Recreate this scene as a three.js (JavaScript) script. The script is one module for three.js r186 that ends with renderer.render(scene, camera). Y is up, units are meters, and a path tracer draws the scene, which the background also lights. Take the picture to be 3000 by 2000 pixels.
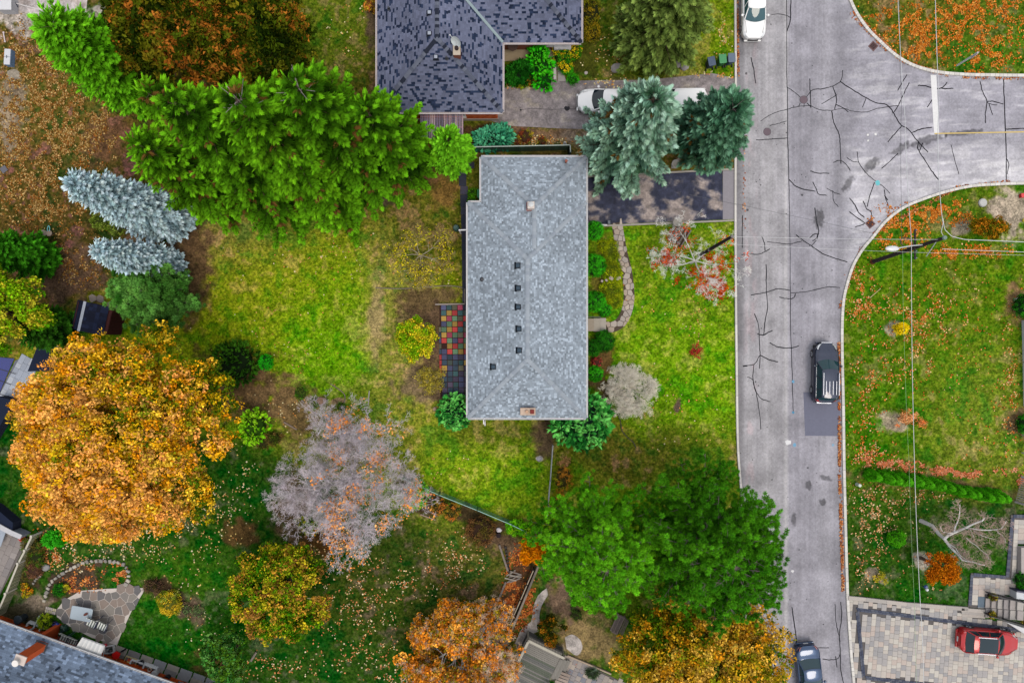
import * as THREE from 'three';
import { mergeGeometries } from 'three/addons/utils/BufferGeometryUtils.js';
import { RoundedBoxGeometry } from 'three/addons/geometries/RoundedBoxGeometry.js';
import { FontLoader } from 'three/addons/loaders/FontLoader.js';
import { TextGeometry } from 'three/addons/geometries/TextGeometry.js';

// ---------------------------------------------------------------- camera, sky, sun, exposure
const scene = new THREE.Scene();
const CAM_H = 55, PPM = 36;                       // drone 55 m up; 36 photograph pixels per metre of ground
const camera = new THREE.PerspectiveCamera(2 * Math.atan(1000 / PPM / CAM_H) * 180 / Math.PI, 1024 / 682, 0.5, 900);
camera.position.set(0, CAM_H, 0);
camera.up.set(0, 0, -1);
camera.lookAt(0, 0, 0);
scene.add(camera);

const EXPOSURE = 2.75, GAIN = 3.0, LEAFK = 2.0;
{
  const W = 64, H = 32, d = new Float32Array(W * H * 4);
  for (let j = 0; j < H; j++) for (let i = 0; i < W; i++) {
    const up = (j + 0.5) / H * 2 - 1, k = (j * W + i) * 4;
    const b = up > 0 ? 0.68 + 0.24 * Math.sin(up * Math.PI / 2) : 0.25;
    d[k] = b * 0.97; d[k + 1] = b * 1.0; d[k + 2] = b * 1.05; d[k + 3] = 1;
  }
  const sky = new THREE.DataTexture(d, W, H, THREE.RGBAFormat, THREE.FloatType);
  sky.mapping = THREE.EquirectangularReflectionMapping; sky.magFilter = THREE.LinearFilter; sky.needsUpdate = true;
  scene.background = sky; scene.environment = sky;
}
const sun = new THREE.DirectionalLight(0xfff2e0, 1.5);
sun.position.set(16, 60, 22); sun.target.position.set(0, 0, 0);
sun.castShadow = true; sun.shadow.radius = 46; sun.shadow.mapSize.set(4096, 4096);
Object.assign(sun.shadow.camera, { left: -55, right: 55, top: 45, bottom: -45, near: 1, far: 160 });
scene.add(sun, sun.target);

// ---------------------------------------------------------------- helpers
let seed = 7;
function srand(s) { seed = s >>> 0; }
function R(a = 1, b) { seed = (seed + 0x6D2B79F5) >>> 0; let t = seed; t = Math.imul(t ^ (t >>> 15), t | 1); t ^= t + Math.imul(t ^ (t >>> 7), t | 61); const u = ((t ^ (t >>> 14)) >>> 0) / 4294967296; return b === undefined ? u * a : a + u * (b - a); }
const pick = (a) => a[Math.floor(R(a.length)) % a.length];
const V = (x, y, z) => new THREE.Vector3(x, y, z);
const P = (px, py, h = 0) => { const k = (1 - h / CAM_H) / PPM; return V((px - 1500) * k, h, (py - 1000) * k); };
const lin = (c) => { c /= 255; return c <= 0.04045 ? c / 12.92 : Math.pow((c + 0.055) / 1.055, 2.4); };
const col = (r, g, b, k = 1) => new THREE.Color().setRGB(lin(r) / GAIN * k, lin(g) / GAIN * k, lin(b) / GAIN * k);   // what the photograph shows under open sky -> base colour
const hash = (x, y) => { let h = Math.imul(x, 374761393) + Math.imul(y, 668265263) | 0; h = Math.imul(h ^ (h >>> 13), 1274126177); return ((h ^ (h >>> 16)) >>> 0) / 4294967296; };
function noise(x, y) {
  const ix = Math.floor(x), iy = Math.floor(y), fx = x - ix, fy = y - iy, u = fx * fx * (3 - 2 * fx), v = fy * fy * (3 - 2 * fy);
  const a = hash(ix, iy), b = hash(ix + 1, iy), c = hash(ix, iy + 1), d = hash(ix + 1, iy + 1);
  return a + (b - a) * u + (c - a) * v + (a - b - c + d) * u * v;
}
function fbm(x, y, o = 3) { let s = 0, a = 0.5, t = 0; for (let i = 0; i < o; i++) { s += a * noise(x, y); t += a; a *= 0.5; x = x * 2.03 + 17.1; y = y * 2.03 + 9.7; } return s / t; }
const smooth = (a, b, x) => { const t = Math.min(1, Math.max(0, (x - a) / (b - a))); return t * t * (3 - 2 * t); };
const names = new Map();
function numbered(n) { const k = names.get(n) ?? 0; names.set(n, k + 1); return k ? n + '_' + String(k).padStart(3, '0') : n; }

function tex(w, h, fn, srgb = false) {
  const d = new Uint8Array(w * h * 4);
  for (let j = 0; j < h; j++) for (let i = 0; i < w; i++) { const c = fn(i, j), k = (j * w + i) * 4; d[k] = c[0]; d[k + 1] = c[1]; d[k + 2] = c[2]; d[k + 3] = 255; }
  const t = new THREE.DataTexture(d, w, h); t.wrapS = t.wrapT = THREE.RepeatWrapping; t.magFilter = THREE.LinearFilter; t.minFilter = THREE.LinearFilter;
  if (srgb) t.colorSpace = THREE.SRGBColorSpace;
  t.needsUpdate = true; return t;
}
// tileable grain: multiplies a colour by 0.7 .. 1
const tile = (x, y, n) => { const f = (a, b) => hash(((a % n) + n) % n, ((b % n) + n) % n + n * 131), ix = Math.floor(x), iy = Math.floor(y), u = x - ix, v = y - iy, su = u * u * (3 - 2 * u), sv = v * v * (3 - 2 * v); return (f(ix, iy) * (1 - su) + f(ix + 1, iy) * su) * (1 - sv) + (f(ix, iy + 1) * (1 - su) + f(ix + 1, iy + 1) * su) * sv; };
const grainTex = tex(256, 256, (i, j) => { const s = 0.35 * tile(i / 32, j / 32, 8) + 0.3 * tile(i / 8, j / 8, 32) + 0.35 * tile(i / 2, j / 2, 128), c = Math.round(255 * (0.76 + 0.24 * s)); return [c, c, c]; });
const woodTex = tex(256, 256, (i, j) => { const s = 0.5 * tile(i / 4, j / 64, 64) + 0.5 * tile(i / 2, j / 32, 128), c = Math.round(255 * (0.6 + 0.4 * s)); return [c, c, c]; });
const mats = new Map();
function M(c, rough = 0.85, o = {}) {
  const k = c.getHexString() + c.r.toFixed(4) + rough + JSON.stringify(o);
  if (!mats.has(k)) {
    const { plain, wood, ...rest } = o;
    const m = new THREE.MeshPhysicalMaterial({ color: c.clone(), roughness: rough, metalness: 0, specularIntensity: rough >= .8 ? .15 : .7, ...rest });
    if (!plain) { m.map = wood ? woodTex : grainTex; m.bumpMap = m.map; m.bumpScale = 0.004; }
    mats.set(k, m);
  }
  return mats.get(k);
}
const MV = new THREE.MeshPhysicalMaterial({ color: 0xffffff, roughness: 0.9, vertexColors: true, map: grainTex });      // colours come with the vertices
const MI = new THREE.MeshLambertMaterial({ color: 0xffffff, map: grainTex });                         // colours come with the copies

function boxUV(g, s = 1) {
  const p = g.attributes.position, n = g.attributes.normal, uv = new Float32Array(p.count * 2);
  for (let i = 0; i < p.count; i++) {
    const ax = Math.abs(n.getX(i)), ay = Math.abs(n.getY(i)), az = Math.abs(n.getZ(i));
    const [a, b] = ay >= ax && ay >= az ? [p.getX(i), p.getZ(i)] : ax >= az ? [p.getZ(i), p.getY(i)] : [p.getX(i), p.getY(i)];
    uv[i * 2] = a / s; uv[i * 2 + 1] = b / s;
  }
  g.setAttribute('uv', new THREE.BufferAttribute(uv, 2)); return g;
}
function merge(list) {
  const out = [];
  for (let g of [].concat(list)) {
    if (g.index) g = g.toNonIndexed();
    for (const k of Object.keys(g.attributes)) if (!['position', 'normal', 'color'].includes(k)) g.deleteAttribute(k);
    out.push(g);
  }
  const hasC = out.some((g) => g.attributes.color);
  if (hasC) for (const g of out) if (!g.attributes.color) paint(g, new THREE.Color(1, 1, 1));
  const m = out.length > 1 ? mergeGeometries(out) : out[0];
  return boxUV(m);
}
function paint(g, c, fn) {
  const n = g.attributes.position.count, a = new Float32Array(n * 3);
  for (let i = 0; i < n; i++) { const k = fn ? fn(i) : 1; a[i * 3] = c.r * k; a[i * 3 + 1] = c.g * k; a[i * 3 + 2] = c.b * k; }
  g.setAttribute('color', new THREE.BufferAttribute(a, 3)); return g;
}
function tag(o, label, category, group, kind) {
  if (label) o.userData.label = label; if (category) o.userData.category = category; if (group) o.userData.group = group; if (kind) o.userData.kind = kind;
  return o;
}
function shade(m) { m.castShadow = true; m.receiveShadow = true; return m; }
function thing(name, label, category, at = V(0, 0, 0), group) { const o = new THREE.Group(); o.name = numbered(name); o.position.copy(at); scene.add(o); return tag(o, label, category, group); }
const rootPos = (o) => { const v = V(0, 0, 0); for (let q = o; q && q !== scene; q = q.parent) v.add(q.position); return v; };
// part: geometry is given in world axes (the parents are not yet turned); it is moved to its parent's origin
function part(parent, name, geos, mat, label) {
  const g = merge(geos), o = rootPos(parent); g.translate(-o.x, -o.y, -o.z);
  const m = shade(new THREE.Mesh(g, mat)); m.name = name; parent.add(m); if (label) m.userData.label = label; return m;
}
function solo(name, geos, mat, label, category, at, group, kind) {       // a thing or a piece of the setting that is one mesh
  const g = merge(geos); if (at) g.translate(-at.x, -at.y, -at.z);
  const m = shade(new THREE.Mesh(g, mat)); m.name = numbered(name); if (at) m.position.copy(at); scene.add(m); return tag(m, label, category, group, kind);
}
function piece(parent, name, geo, mat, pos, rot, scl) {                 // one of many alike pieces sharing a geometry; local coordinates
  const m = shade(new THREE.Mesh(geo, mat)); m.name = name; m.position.copy(pos); if (rot) m.rotation.copy(rot); if (scl) m.scale.copy(scl); parent.add(m); return m;
}
function copyOf(o, label, at, turn = 0) { const c = o.clone(); c.name = numbered(o.name.replace(/_\d{3}$/, '')); c.position.copy(at); c.rotation.y = turn; c.userData = { ...o.userData, label: label ?? o.userData.label }; scene.add(c); return c; }

const box = (w, h, d, x = 0, y = 0, z = 0, ry = 0, rz = 0, rx = 0) => { const g = new THREE.BoxGeometry(w, h, d); if (rx) g.rotateX(rx); if (rz) g.rotateZ(rz); if (ry) g.rotateY(ry); return g.translate(x, y, z); };
const rbox = (w, h, d, r, x = 0, y = 0, z = 0, ry = 0) => { const g = new RoundedBoxGeometry(w, h, d, 2, r); if (ry) g.rotateY(ry); return g.translate(x, y, z); };
const cyl = (r0, r1, h, x = 0, y = 0, z = 0, n = 12) => new THREE.CylinderGeometry(r1, r0, h, n).translate(x, y + h / 2, z);
const ball = (r, x, y, z, sy = 1, n = 14) => new THREE.SphereGeometry(r, n, Math.max(6, n * 0.6 | 0)).scale(1, sy, 1).translate(x, y, z);
function bar(a, b, w, h = w) {                                           // a square bar from a to b
  const d = b.clone().sub(a), L = d.length(), g = new THREE.BoxGeometry(w, h, L), m = new THREE.Matrix4().lookAt(b, a, Math.abs(d.y) > 0.98 * L ? V(1, 0, 0) : V(0, 1, 0));
  return g.applyMatrix4(m).translate((a.x + b.x) / 2, (a.y + b.y) / 2, (a.z + b.z) / 2);
}
function rod(a, b, r0, r1 = r0, n = 6) {
  const d = b.clone().sub(a), L = d.length(), g = new THREE.CylinderGeometry(r1, r0, L, n, 1); g.translate(0, L / 2, 0);
  return g.applyQuaternion(new THREE.Quaternion().setFromUnitVectors(V(0, 1, 0), d.normalize())).translate(a.x, a.y, a.z);
}
const tube = (pts, r, seg = 24, n = 6) => new THREE.TubeGeometry(new THREE.CatmullRomCurve3(pts), seg, r, n);
function prism(pts, y0, y1, bevel = 0) {                                 // pts: Vector3 list, read in plan
  const s = new THREE.Shape(pts.map((p) => new THREE.Vector2(p.x, -p.z))), g = new THREE.ExtrudeGeometry(s, { depth: y1 - y0 - bevel, bevelEnabled: bevel > 0, bevelThickness: bevel, bevelSize: bevel, bevelOffset: -bevel, bevelSegments: 1, curveSegments: 4 });
  return g.rotateX(-Math.PI / 2).translate(0, y0, 0);
}
function sheet(pts, y) { const g = new THREE.ShapeGeometry(new THREE.Shape(pts.map((p) => new THREE.Vector2(p.x, -p.z)))); return g.rotateX(-Math.PI / 2).translate(0, y, 0); }
const PX = (list, h = 0) => list.map(([x, y]) => P(x, y, h));
function inst(parent, name, geo, mat, items, kind = 'stuff') {                     // items: {m: Matrix4, c: Color}
  const m = shade(new THREE.InstancedMesh(geo, mat, items.length)); m.name = parent ? name : numbered(name);
  items.forEach((it, i) => { m.setMatrixAt(i, it.m); m.setColorAt(i, it.c); });
  (parent ?? scene).add(m); if (kind) m.userData.kind = kind; return m;
}
const ZERO = V(0, 0, 0), UPV = V(0, 1, 0);
const inPoly = (x, y, p) => { let c = false; for (let i = 0, j = p.length - 1; i < p.length; j = i++) if ((p[i][1] > y) !== (p[j][1] > y) && x < (p[j][0] - p[i][0]) * (y - p[i][1]) / (p[j][1] - p[i][1]) + p[i][0]) c = !c; return c; };
function curve(list, n = 8) { const c = new THREE.CatmullRomCurve3(list.map(([x, y]) => V(x, 0, y))); return c.getPoints(n * (list.length - 1)).map((p) => [p.x, p.z]); }
function ribbon(list, w, y) {                                            // a flat band along a polyline of photograph pixels
  const pts = list.map(([x, q]) => P(x, q)), L = [], Rr = [];
  pts.forEach((p, i) => { const a = pts[Math.max(0, i - 1)], b = pts[Math.min(pts.length - 1, i + 1)], dx = b.x - a.x, dz = b.z - a.z, l = Math.hypot(dx, dz) || 1, k = typeof w === 'function' ? w(i / (pts.length - 1)) : w; L.push(V(p.x - dz / l * k / 2, 0, p.z + dx / l * k / 2)); Rr.push(V(p.x + dz / l * k / 2, 0, p.z - dx / l * k / 2)); });
  const pos = [];
  for (let i = 0; i + 1 < pts.length; i++) for (const v of [L[i], Rr[i], L[i + 1], Rr[i], Rr[i + 1], L[i + 1]]) pos.push(v.x, y, v.z);
  const g = new THREE.BufferGeometry(); g.setAttribute('position', new THREE.Float32BufferAttribute(pos, 3)); g.computeVertexNormals();
  if (g.attributes.normal.getY(0) < 0) { const a = g.attributes.position.array; for (let i = 0; i < a.length; i += 9) for (let c = 0; c < 3; c++) { const t = a[i + 3 + c]; a[i + 3 + c] = a[i + 6 + c]; a[i + 6 + c] = t; } g.computeVertexNormals(); }
  return g;
}
function cells(poly, step, jitter, grow = 0) {                           // irregular stones: Voronoi cells of jittered seeds inside a pixel polygon, in metres
  const w = poly.map(([x, y]) => P(x, y)).map((p) => [p.x, p.z]), xs = w.map((p) => p[0]), zs = w.map((p) => p[1]), x0 = Math.min(...xs) - step * 2, x1 = Math.max(...xs) + step * 2, z0 = Math.min(...zs) - step * 2, z1 = Math.max(...zs) + step * 2, s = [];
  for (let z = z0, r = 0; z < z1; z += step, r++) for (let x = x0; x < x1; x += step) s.push([x + (r % 2) * step / 2 + R(-jitter, jitter) * step, z + R(-jitter, jitter) * step]);
  const out = [];
  for (const a of s) {
    if (!inPoly(a[0], a[1], w)) continue;
    let c = [[a[0] - 2 * step, a[1] - 2 * step], [a[0] + 2 * step, a[1] - 2 * step], [a[0] + 2 * step, a[1] + 2 * step], [a[0] - 2 * step, a[1] + 2 * step]];
    for (const b of s) {
      if (b === a || Math.abs(b[0] - a[0]) > 3 * step || Math.abs(b[1] - a[1]) > 3 * step) continue;
      const nx = b[0] - a[0], nz = b[1] - a[1], l = Math.hypot(nx, nz), d = l / 2 - grow;
      c = clip(c, nx / l, nz / l, a[0] * nx / l + a[1] * nz / l + d);
      if (c.length < 3) break;
    }
    if (c.length >= 3) out.push(c.map((p) => V(p[0], 0, p[1])));
  }
  return out;
}
function clip(c, nx, nz, d) { const o = []; for (let i = 0; i < c.length; i++) { const p = c[i], q = c[(i + 1) % c.length], a = p[0] * nx + p[1] * nz - d, b = q[0] * nx + q[1] * nz - d; if (a <= 0) o.push(p); if ((a < 0 && b > 0) || (a > 0 && b < 0)) { const t = a / (a - b); o.push([p[0] + (q[0] - p[0]) * t, p[1] + (q[1] - p[1]) * t]); } } return o; }
// ---------------------------------------------------------------- the ground: one sheet, its own colours (turf, dry patches, bare soil, litter)
const GX0 = -120, GX1 = 3120, GY0 = -116, GY1 = 2116;
const zones = [
  [700, 640, 170, 110, 150, 134, 62], [800, 860, 220, 190, 132, 142, 14], [960, 1010, 130, 150, 104, 152, 6], [1130, 960, 60, 200, 142, 132, 52],
  [1250, 560, 110, 90, 104, 100, 24], [1130, 1250, 160, 100, 136, 134, 38], [1400, 1380, 190, 120, 124, 148, 16], [1420, 1270, 120, 40, 96, 100, 20],
  [1950, 800, 170, 120, 112, 136, 15], [1950, 1120, 150, 150, 110, 142, 10], [1840, 1320, 150, 50, 108, 96, 28], [2060, 1350, 90, 60, 104, 116, 20],
  [2700, 900, 230, 260, 90, 110, 10], [2880, 1200, 120, 150, 112, 122, 28], [2560, 1100, 90, 300, 78, 108, 8], [2750, 1420, 240, 40, 98, 106, 22],
  [2600, 1580, 150, 120, 54, 78, 13], [2740, 1720, 120, 70, 44, 84, 10], [2870, 1500, 120, 40, 52, 72, 16],
  [480, 1560, 240, 130, 46, 74, 11], [620, 1820, 180, 140, 44, 84, 10], [330, 1620, 120, 80, 60, 84, 18], [520, 1680, 130, 80, 76, 104, 12],
  [1060, 1680, 190, 150, 64, 72, 15], [1360, 1640, 110, 120, 92, 88, 28], [900, 1960, 220, 90, 50, 74, 13], [1180, 1640, 60, 60, 52, 66, 14],
  [160, 300, 180, 200, 104, 84, 30], [330, 560, 140, 120, 74, 60, 20], [90, 580, 110, 130, 92, 70, 26], [230, 120, 110, 60, 66, 66, 20],
  [980, 100, 100, 200, 96, 106, 18], [1050, 360, 70, 140, 84, 70, 22], [2700, 60, 170, 90, 96, 94, 22], [2900, 120, 110, 90, 80, 104, 16],
  [2700, 640, 150, 60, 86, 100, 20], [1790, 120, 90, 130, 92, 98, 20], [2110, 90, 50, 130, 112, 128, 14], [1760, 400, 100, 40, 110, 92, 40], [2060, 460, 70, 40, 104, 88, 26],
];
const soils = [        // x, y, rx, ry, turn, r, g, b, softness: bare soil, mulch, dry strips; each with a ragged edge
  [560, 760, 55, 190, 0.05, 108, 84, 62, .5], [470, 690, 90, 60, 0, 96, 78, 58, .4], [200, 800, 110, 90, 0, 104, 82, 66, .4], [300, 420, 60, 70, 0.4, 118, 86, 62, .4], [25, 330, 50, 120, 0, 150, 132, 112, .4],
  [700, 1120, 130, 90, 0.3, 92, 70, 52, .45], [860, 1200, 120, 70, 0.5, 128, 104, 72, .5], [1240, 950, 50, 130, -0.2, 122, 96, 72, .4], [1250, 870, 110, 30, 0, 110, 92, 62, .4],
  [1100, 930, 22, 130, 0.04, 176, 156, 108, .6], [1245, 1130, 90, 45, 0, 128, 110, 84, .4], [1300, 560, 44, 50, 0, 134, 104, 56, .5], [1230, 510, 50, 30, 0, 116, 88, 60, .4],
  [1130, 480, 30, 130, 0, 92, 80, 66, .4], [1470, 385, 110, 26, 0, 92, 66, 48, .35], [1560, 395, 150, 26, 0, 124, 98, 76, .4], [1800, 400, 150, 26, 0, 150, 132, 116, .5], [1400, 420, 60, 22, 0, 78, 54, 44, .3],
  [1590, 1275, 40, 60, 0, 96, 78, 62, .5], [1780, 1140, 60, 26, 0.2, 84, 70, 52, .35], [1987, 1188, 14, 24, 0.2, 112, 90, 84, .2], [2618, 960, 22, 20, 0, 168, 156, 138, .3], [2620, 1235, 50, 30, 0.2, 172, 156, 138, .35],
  [2700, 1637, 24, 26, 0, 176, 166, 154, .3], [2550, 1682, 20, 20, 0, 160, 146, 128, .3], [2590, 1700, 16, 14, .4, 150, 140, 130, .4], [2985, 880, 38, 55, 0, 132, 104, 76, .35], [2990, 1240, 40, 45, 0, 120, 96, 72, .4],
  [2960, 620, 62, 75, 0.2, 176, 160, 146, .3], [2820, 668, 34, 22, 0, 150, 138, 122, .35], [2720, 1415, 260, 16, 0.12, 124, 104, 72, .5],
  [1720, 1870, 90, 70, 0.1, 148, 126, 88, .4], [1640, 1765, 40, 60, 0, 122, 100, 86, .4], [1480, 1590, 70, 30, 0.3, 112, 90, 72, .4], [1510, 1720, 30, 130, 0.42, 96, 66, 48, .4], [1400, 1520, 120, 26, 0.42, 76, 62, 44, .4], [1250, 1470, 90, 30, .4, 80, 62, 46, .4],
  [210, 1700, 90, 50, -0.3, 84, 66, 56, .25], [100, 1640, 40, 90, .4, 74, 64, 42, .35], [90, 1770, 50, 35, 0, 138, 122, 108, .35], [50, 1800, 60, 30, 0, 80, 74, 56, .35], [540, 1780, 60, 34, .5, 106, 88, 74, .35], [470, 1720, 46, 26, 0.2, 92, 70, 56, .35],
  [700, 1560, 50, 40, 0.2, 96, 72, 44, .4], [950, 1580, 90, 40, -0.2, 84, 58, 32, .4], [860, 1500, 50, 90, 0, 104, 84, 62, .4], [640, 1950, 60, 60, 0, 90, 70, 44, .4], [1560, 900, 60, 24, 0, 90, 80, 60, .3],
  [1770, 790, 30, 120, 0, 100, 92, 40, .3], [1760, 1050, 34, 60, 0, 110, 84, 52, .35], [1700, 290, 60, 60, 0, 96, 84, 40, .4], [1100, 60, 26, 90, 0, 96, 80, 66, .4], [100, 40, 190, 60, 0.12, 186, 176, 170, .2],
  [1290, 1020, 40, 130, 0, 104, 84, 66, .4], [990, 1175, 22, 10, 0, 170, 140, 110, .3], [1580, 1345, 9, 8, 0, 190, 184, 176, .2], [1690, 168, 70, 60, 0, 80, 84, 30, .4], [1570, 1950, 90, 60, 0, 150, 142, 134, .3],
];
function groundColor(px, py) {
  let r = 0, g = 0, b = 0, w = 1e-9;
  const wx = px + 60 * (fbm(px / 90, py / 90, 2) - 0.5), wy = py + 60 * (fbm(px / 90 + 40, py / 90, 2) - 0.5);
  for (const z of zones) { const dx = (wx - z[0]) / z[2], dy = (wy - z[1]) / z[3], q = Math.exp(-(dx * dx + dy * dy)) + 1e-6 / (1 + dx * dx + dy * dy); r += q * z[4]; g += q * z[5]; b += q * z[6]; w += q; }
  r /= w; g /= w; b /= w;
  const n1 = fbm(px / 70, py / 70, 3) - 0.5, n2 = fbm(px / 17 + 5, py / 17, 3) - 0.5, n3 = noise(px / 3.3, py / 3.3) - 0.5, n4 = noise(px / 1.8 + 9, py / 1.8) - 0.5;
  const n5 = fbm(px / 34 + 70, py / 30, 3) - 0.5, dry = smooth(0.04, 0.26, .6 * n1 + .6 * n5 + 0.6 * n2), lush = smooth(0.03, 0.28, -.5 * n1 - .7 * n5 - 0.5 * n2);
  r += dry * 26 - lush * 30; g += dry * 4 - lush * 4; b += dry * 34 - lush * 4;
  const n6 = noise(px / 6.1 + 3, py / 5.6) - 0.5; r += 26 * n6 - 4; g += 4 * n6 + 4; b += 16 * n6 + 8; const k = 1.03 + 0.3 * n2 + 0.42 * n3 + 0.46 * n4 + .3 * n6; r *= k; g *= k; b *= k;
  for (const s of soils) {
    let dx = px - s[0], dy = py - s[1]; if (Math.abs(dx) > 420 || Math.abs(dy) > 420) continue;
    const c = Math.cos(s[4]), q = Math.sin(s[4]), u = (dx * c + dy * q) / s[2], v = (-dx * q + dy * c) / s[3], d = Math.sqrt(u * u + v * v);
    if (d > 1.9) continue;
    const a = smooth(1 + s[8], 1 - s[8], d + 1.5 * (fbm(px / 22 + 31, py / 22, 3) - 0.5)) * 0.94;
    if (a <= 0) continue;
    const m = 1 + 0.5 * n2 + 0.42 * n3 + 0.3 * n4; r += (s[5] * m - r) * a; g += (s[6] * m - g) * a; b += (s[7] * m - b) * a;
  }
  return [r, g, b];
}
{
  const W = 2048, H = 1411;
  const inv = (v) => { const q = lin(Math.max(0, Math.min(255, v))) / GAIN; return 255 * (q <= 0.0031308 ? q * 12.92 : 1.055 * Math.pow(q, 1 / 2.4) - 0.055); };
  const lut = new Uint8Array(256).map((_, i) => inv(i));
  const t = tex(W, H, (i, j) => { const c = groundColor(GX0 + (i + 0.5) / W * (GX1 - GX0), GY1 - (j + 0.5) / H * (GY1 - GY0)); return [lut[Math.max(0, Math.min(255, c[0] | 0))], lut[Math.max(0, Math.min(255, c[1] | 0))], lut[Math.max(0, Math.min(255, c[2] | 0))]]; }, true);
  t.wrapS = t.wrapT = THREE.MirroredRepeatWrapping;
  const bump = tex(512, 512, (i, j) => { const c = 255 * (0.5 * tile(i / 2, j / 2, 256) + 0.5 * tile(i / 8, j / 8, 64)); return [c, c, c]; });
  bump.repeat.set(18, 12.5);
  const g = new THREE.PlaneGeometry(900, 900, 4, 4).rotateX(-Math.PI / 2), a = P(GX0, GY1), b = P(GX1, GY0), uv = g.attributes.uv, p = g.attributes.position;
  for (let i = 0; i < uv.count; i++) uv.setXY(i, (p.getX(i) - a.x) / (b.x - a.x), (p.getZ(i) - a.z) / (b.z - a.z));
  const m = shade(new THREE.Mesh(g, new THREE.MeshLambertMaterial({ map: t, bumpMap: bump, bumpScale: 0.03 }))); m.name = 'ground'; m.userData.kind = 'structure'; scene.add(m);
}

// ---------------------------------------------------------------- road, kerbs, seams, paint
const westKerb = curve([[2150, -1400], [2153, -300], [2154, 0], [2155, 300], [2154, 600], [2155, 800], [2158, 1100], [2162, 1320], [2172, 1450], [2182, 1700], [2192, 2000], [2215, 3200]], 4);
const neKerb = curve([[2380, -1400], [2440, -160], [2486, 0], [2508, 45], [2539, 89], [2579, 129], [2620, 165], [2669, 194], [2736, 214], [2825, 223], [2914, 225], [3000, 226], [4600, 228]], 6);
const seKerb = curve([[4600, 530], [3000, 533], [2914, 536], [2847, 541], [2780, 555], [2713, 576], [2646, 604], [2592, 645], [2555, 690], [2522, 730], [2496, 775], [2478, 829], [2468, 873], [2463, 940], [2463, 1052], [2466, 1186], [2468, 1350], [2471, 1479], [2477, 1702], [2481, 1791], [2490, 1925], [2497, 2000], [2540, 3200]], 5);
const ROADY = 0.02;
{
  const W = 1024, H = 2048, X0 = 2100, X1 = 3100, Y0 = -120, Y1 = 2120;
  const stains = [[2830, 388, 60, 8, -0.12], [2720, 410, 60, 12, -0.3], [2640, 436, 32, 13, -0.55], [2556, 480, 28, 13, -0.75], [2486, 538, 26, 12, -0.95], [2400, 640, 14, 30, 0.15], [2326, 1520, 8, 20, 0], [2420, 1400, 16, 8, 0.3], [2412, 1470, 10, 10, 0], [2370, 1420, 8, 16, 0]];
  const specks = []; srand(41); for (let i = 0; i < 130; i++) specks.push([R(2160, 2470), R(0, 2000), R(0.8, i % 9 ? 2 : 4)]);
  const inv = (v) => { const q = lin(Math.max(0, Math.min(255, v))) / GAIN; return 255 * (q <= 0.0031308 ? q * 12.92 : 1.055 * Math.pow(q, 1 / 2.4) - 0.055); };
  const t = tex(W, H, (i, j) => {
    const x = X0 + (i + .5) / W * (X1 - X0), y = Y1 - (j + .5) / H * (Y1 - Y0), n = fbm(x / 50, y / 50, 3) - .5, f = noise(x / 2.2, y / 2.2) - .5, f2 = noise(x / 5, y / 5) - .5;
    let r = 156, g = 154, b = 164; const main = smooth(2520, 2440, x); r += 6 * (1 - main); g += 6 * (1 - main); b += 7 * (1 - main);
    const streak = (fbm(x / 7, y / 260, 3) - .5) * 20 * main + (fbm(x / 190, y / 8, 3) - .5) * 14 * (1 - main);
    const left = smooth(2316, 2300, x) * main; r += 6 * left; g += 6 * left; b += 2 * left;
    const band = main * (Math.exp(-(((x - 2304) / 7) ** 2)) * 18 + Math.exp(-(((x - 2250) / 22) ** 2)) * 6 + Math.exp(-(((x - 2420) / 26) ** 2)) * 8 + Math.exp(-(((x - 2196) / 14) ** 2)) * 6);
    r += band; g += band; b += band * .9;
    const wear = (1 - main) * (smooth(.5, .8, fbm(x / 60 + 9, y / 14 + x / 200, 3)) * 26 + smooth(400, 520, y) * 22 + smooth(2780, 3000, x) * smooth(380, 440, y) * 16);
    r += wear; g += wear; b += wear * .9;
    let k = 1 + .3 * n + .1 * f + .1 * f2 + streak / 150;
    for (const s of stains) { const c = Math.cos(s[4]), q = Math.sin(s[4]), dx = x - s[0], dy = y - s[1], u = (dx * c + dy * q) / s[2], v = (-dx * q + dy * c) / s[3]; k -= .32 * smooth(1.25, .6, Math.hypot(u, v) + .7 * (noise(x / 7, y / 7) - .5)); }
    for (const s of specks) { const dx = x - s[0], dy = y - s[1]; if (dx * dx + dy * dy < s[2] * s[2]) k *= .55; }
    k *= 1 - .16 * smooth(26, 8, x - 2160) * main - .1 * smooth(2440, 2462, x) * main;
    const pink = smooth(26, 4, Math.abs(x - 2200) ) * smooth(.55, .7, fbm(x / 20, y / 60, 2)) * 8; r += pink;
    return [inv(r * k), inv(g * k), inv(b * k)];
  }, true);
  t.wrapS = t.wrapT = THREE.MirroredRepeatWrapping;
  const g = sheet([...westKerb.map(([x, y]) => P(x, y)), ...seKerb.slice().reverse().map(([x, y]) => P(x, y)), ...neKerb.slice().reverse().map(([x, y]) => P(x, y))], ROADY), a = P(X0, Y1), b = P(X1, Y0), p = g.attributes.position, uv = new Float32Array(p.count * 2);
  for (let i = 0; i < p.count; i++) { uv[i * 2] = (p.getX(i) - a.x) / (b.x - a.x); uv[i * 2 + 1] = (p.getZ(i) - a.z) / (b.z - a.z); }
  g.setAttribute('uv', new THREE.BufferAttribute(uv, 2));
  const road = shade(new THREE.Mesh(g, new THREE.MeshPhysicalMaterial({ map: t, roughness: .92, specularIntensity: .2, bumpMap: grainTex, bumpScale: .006 }))); road.name = 'road'; road.userData.kind = 'structure'; scene.add(road);

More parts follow.
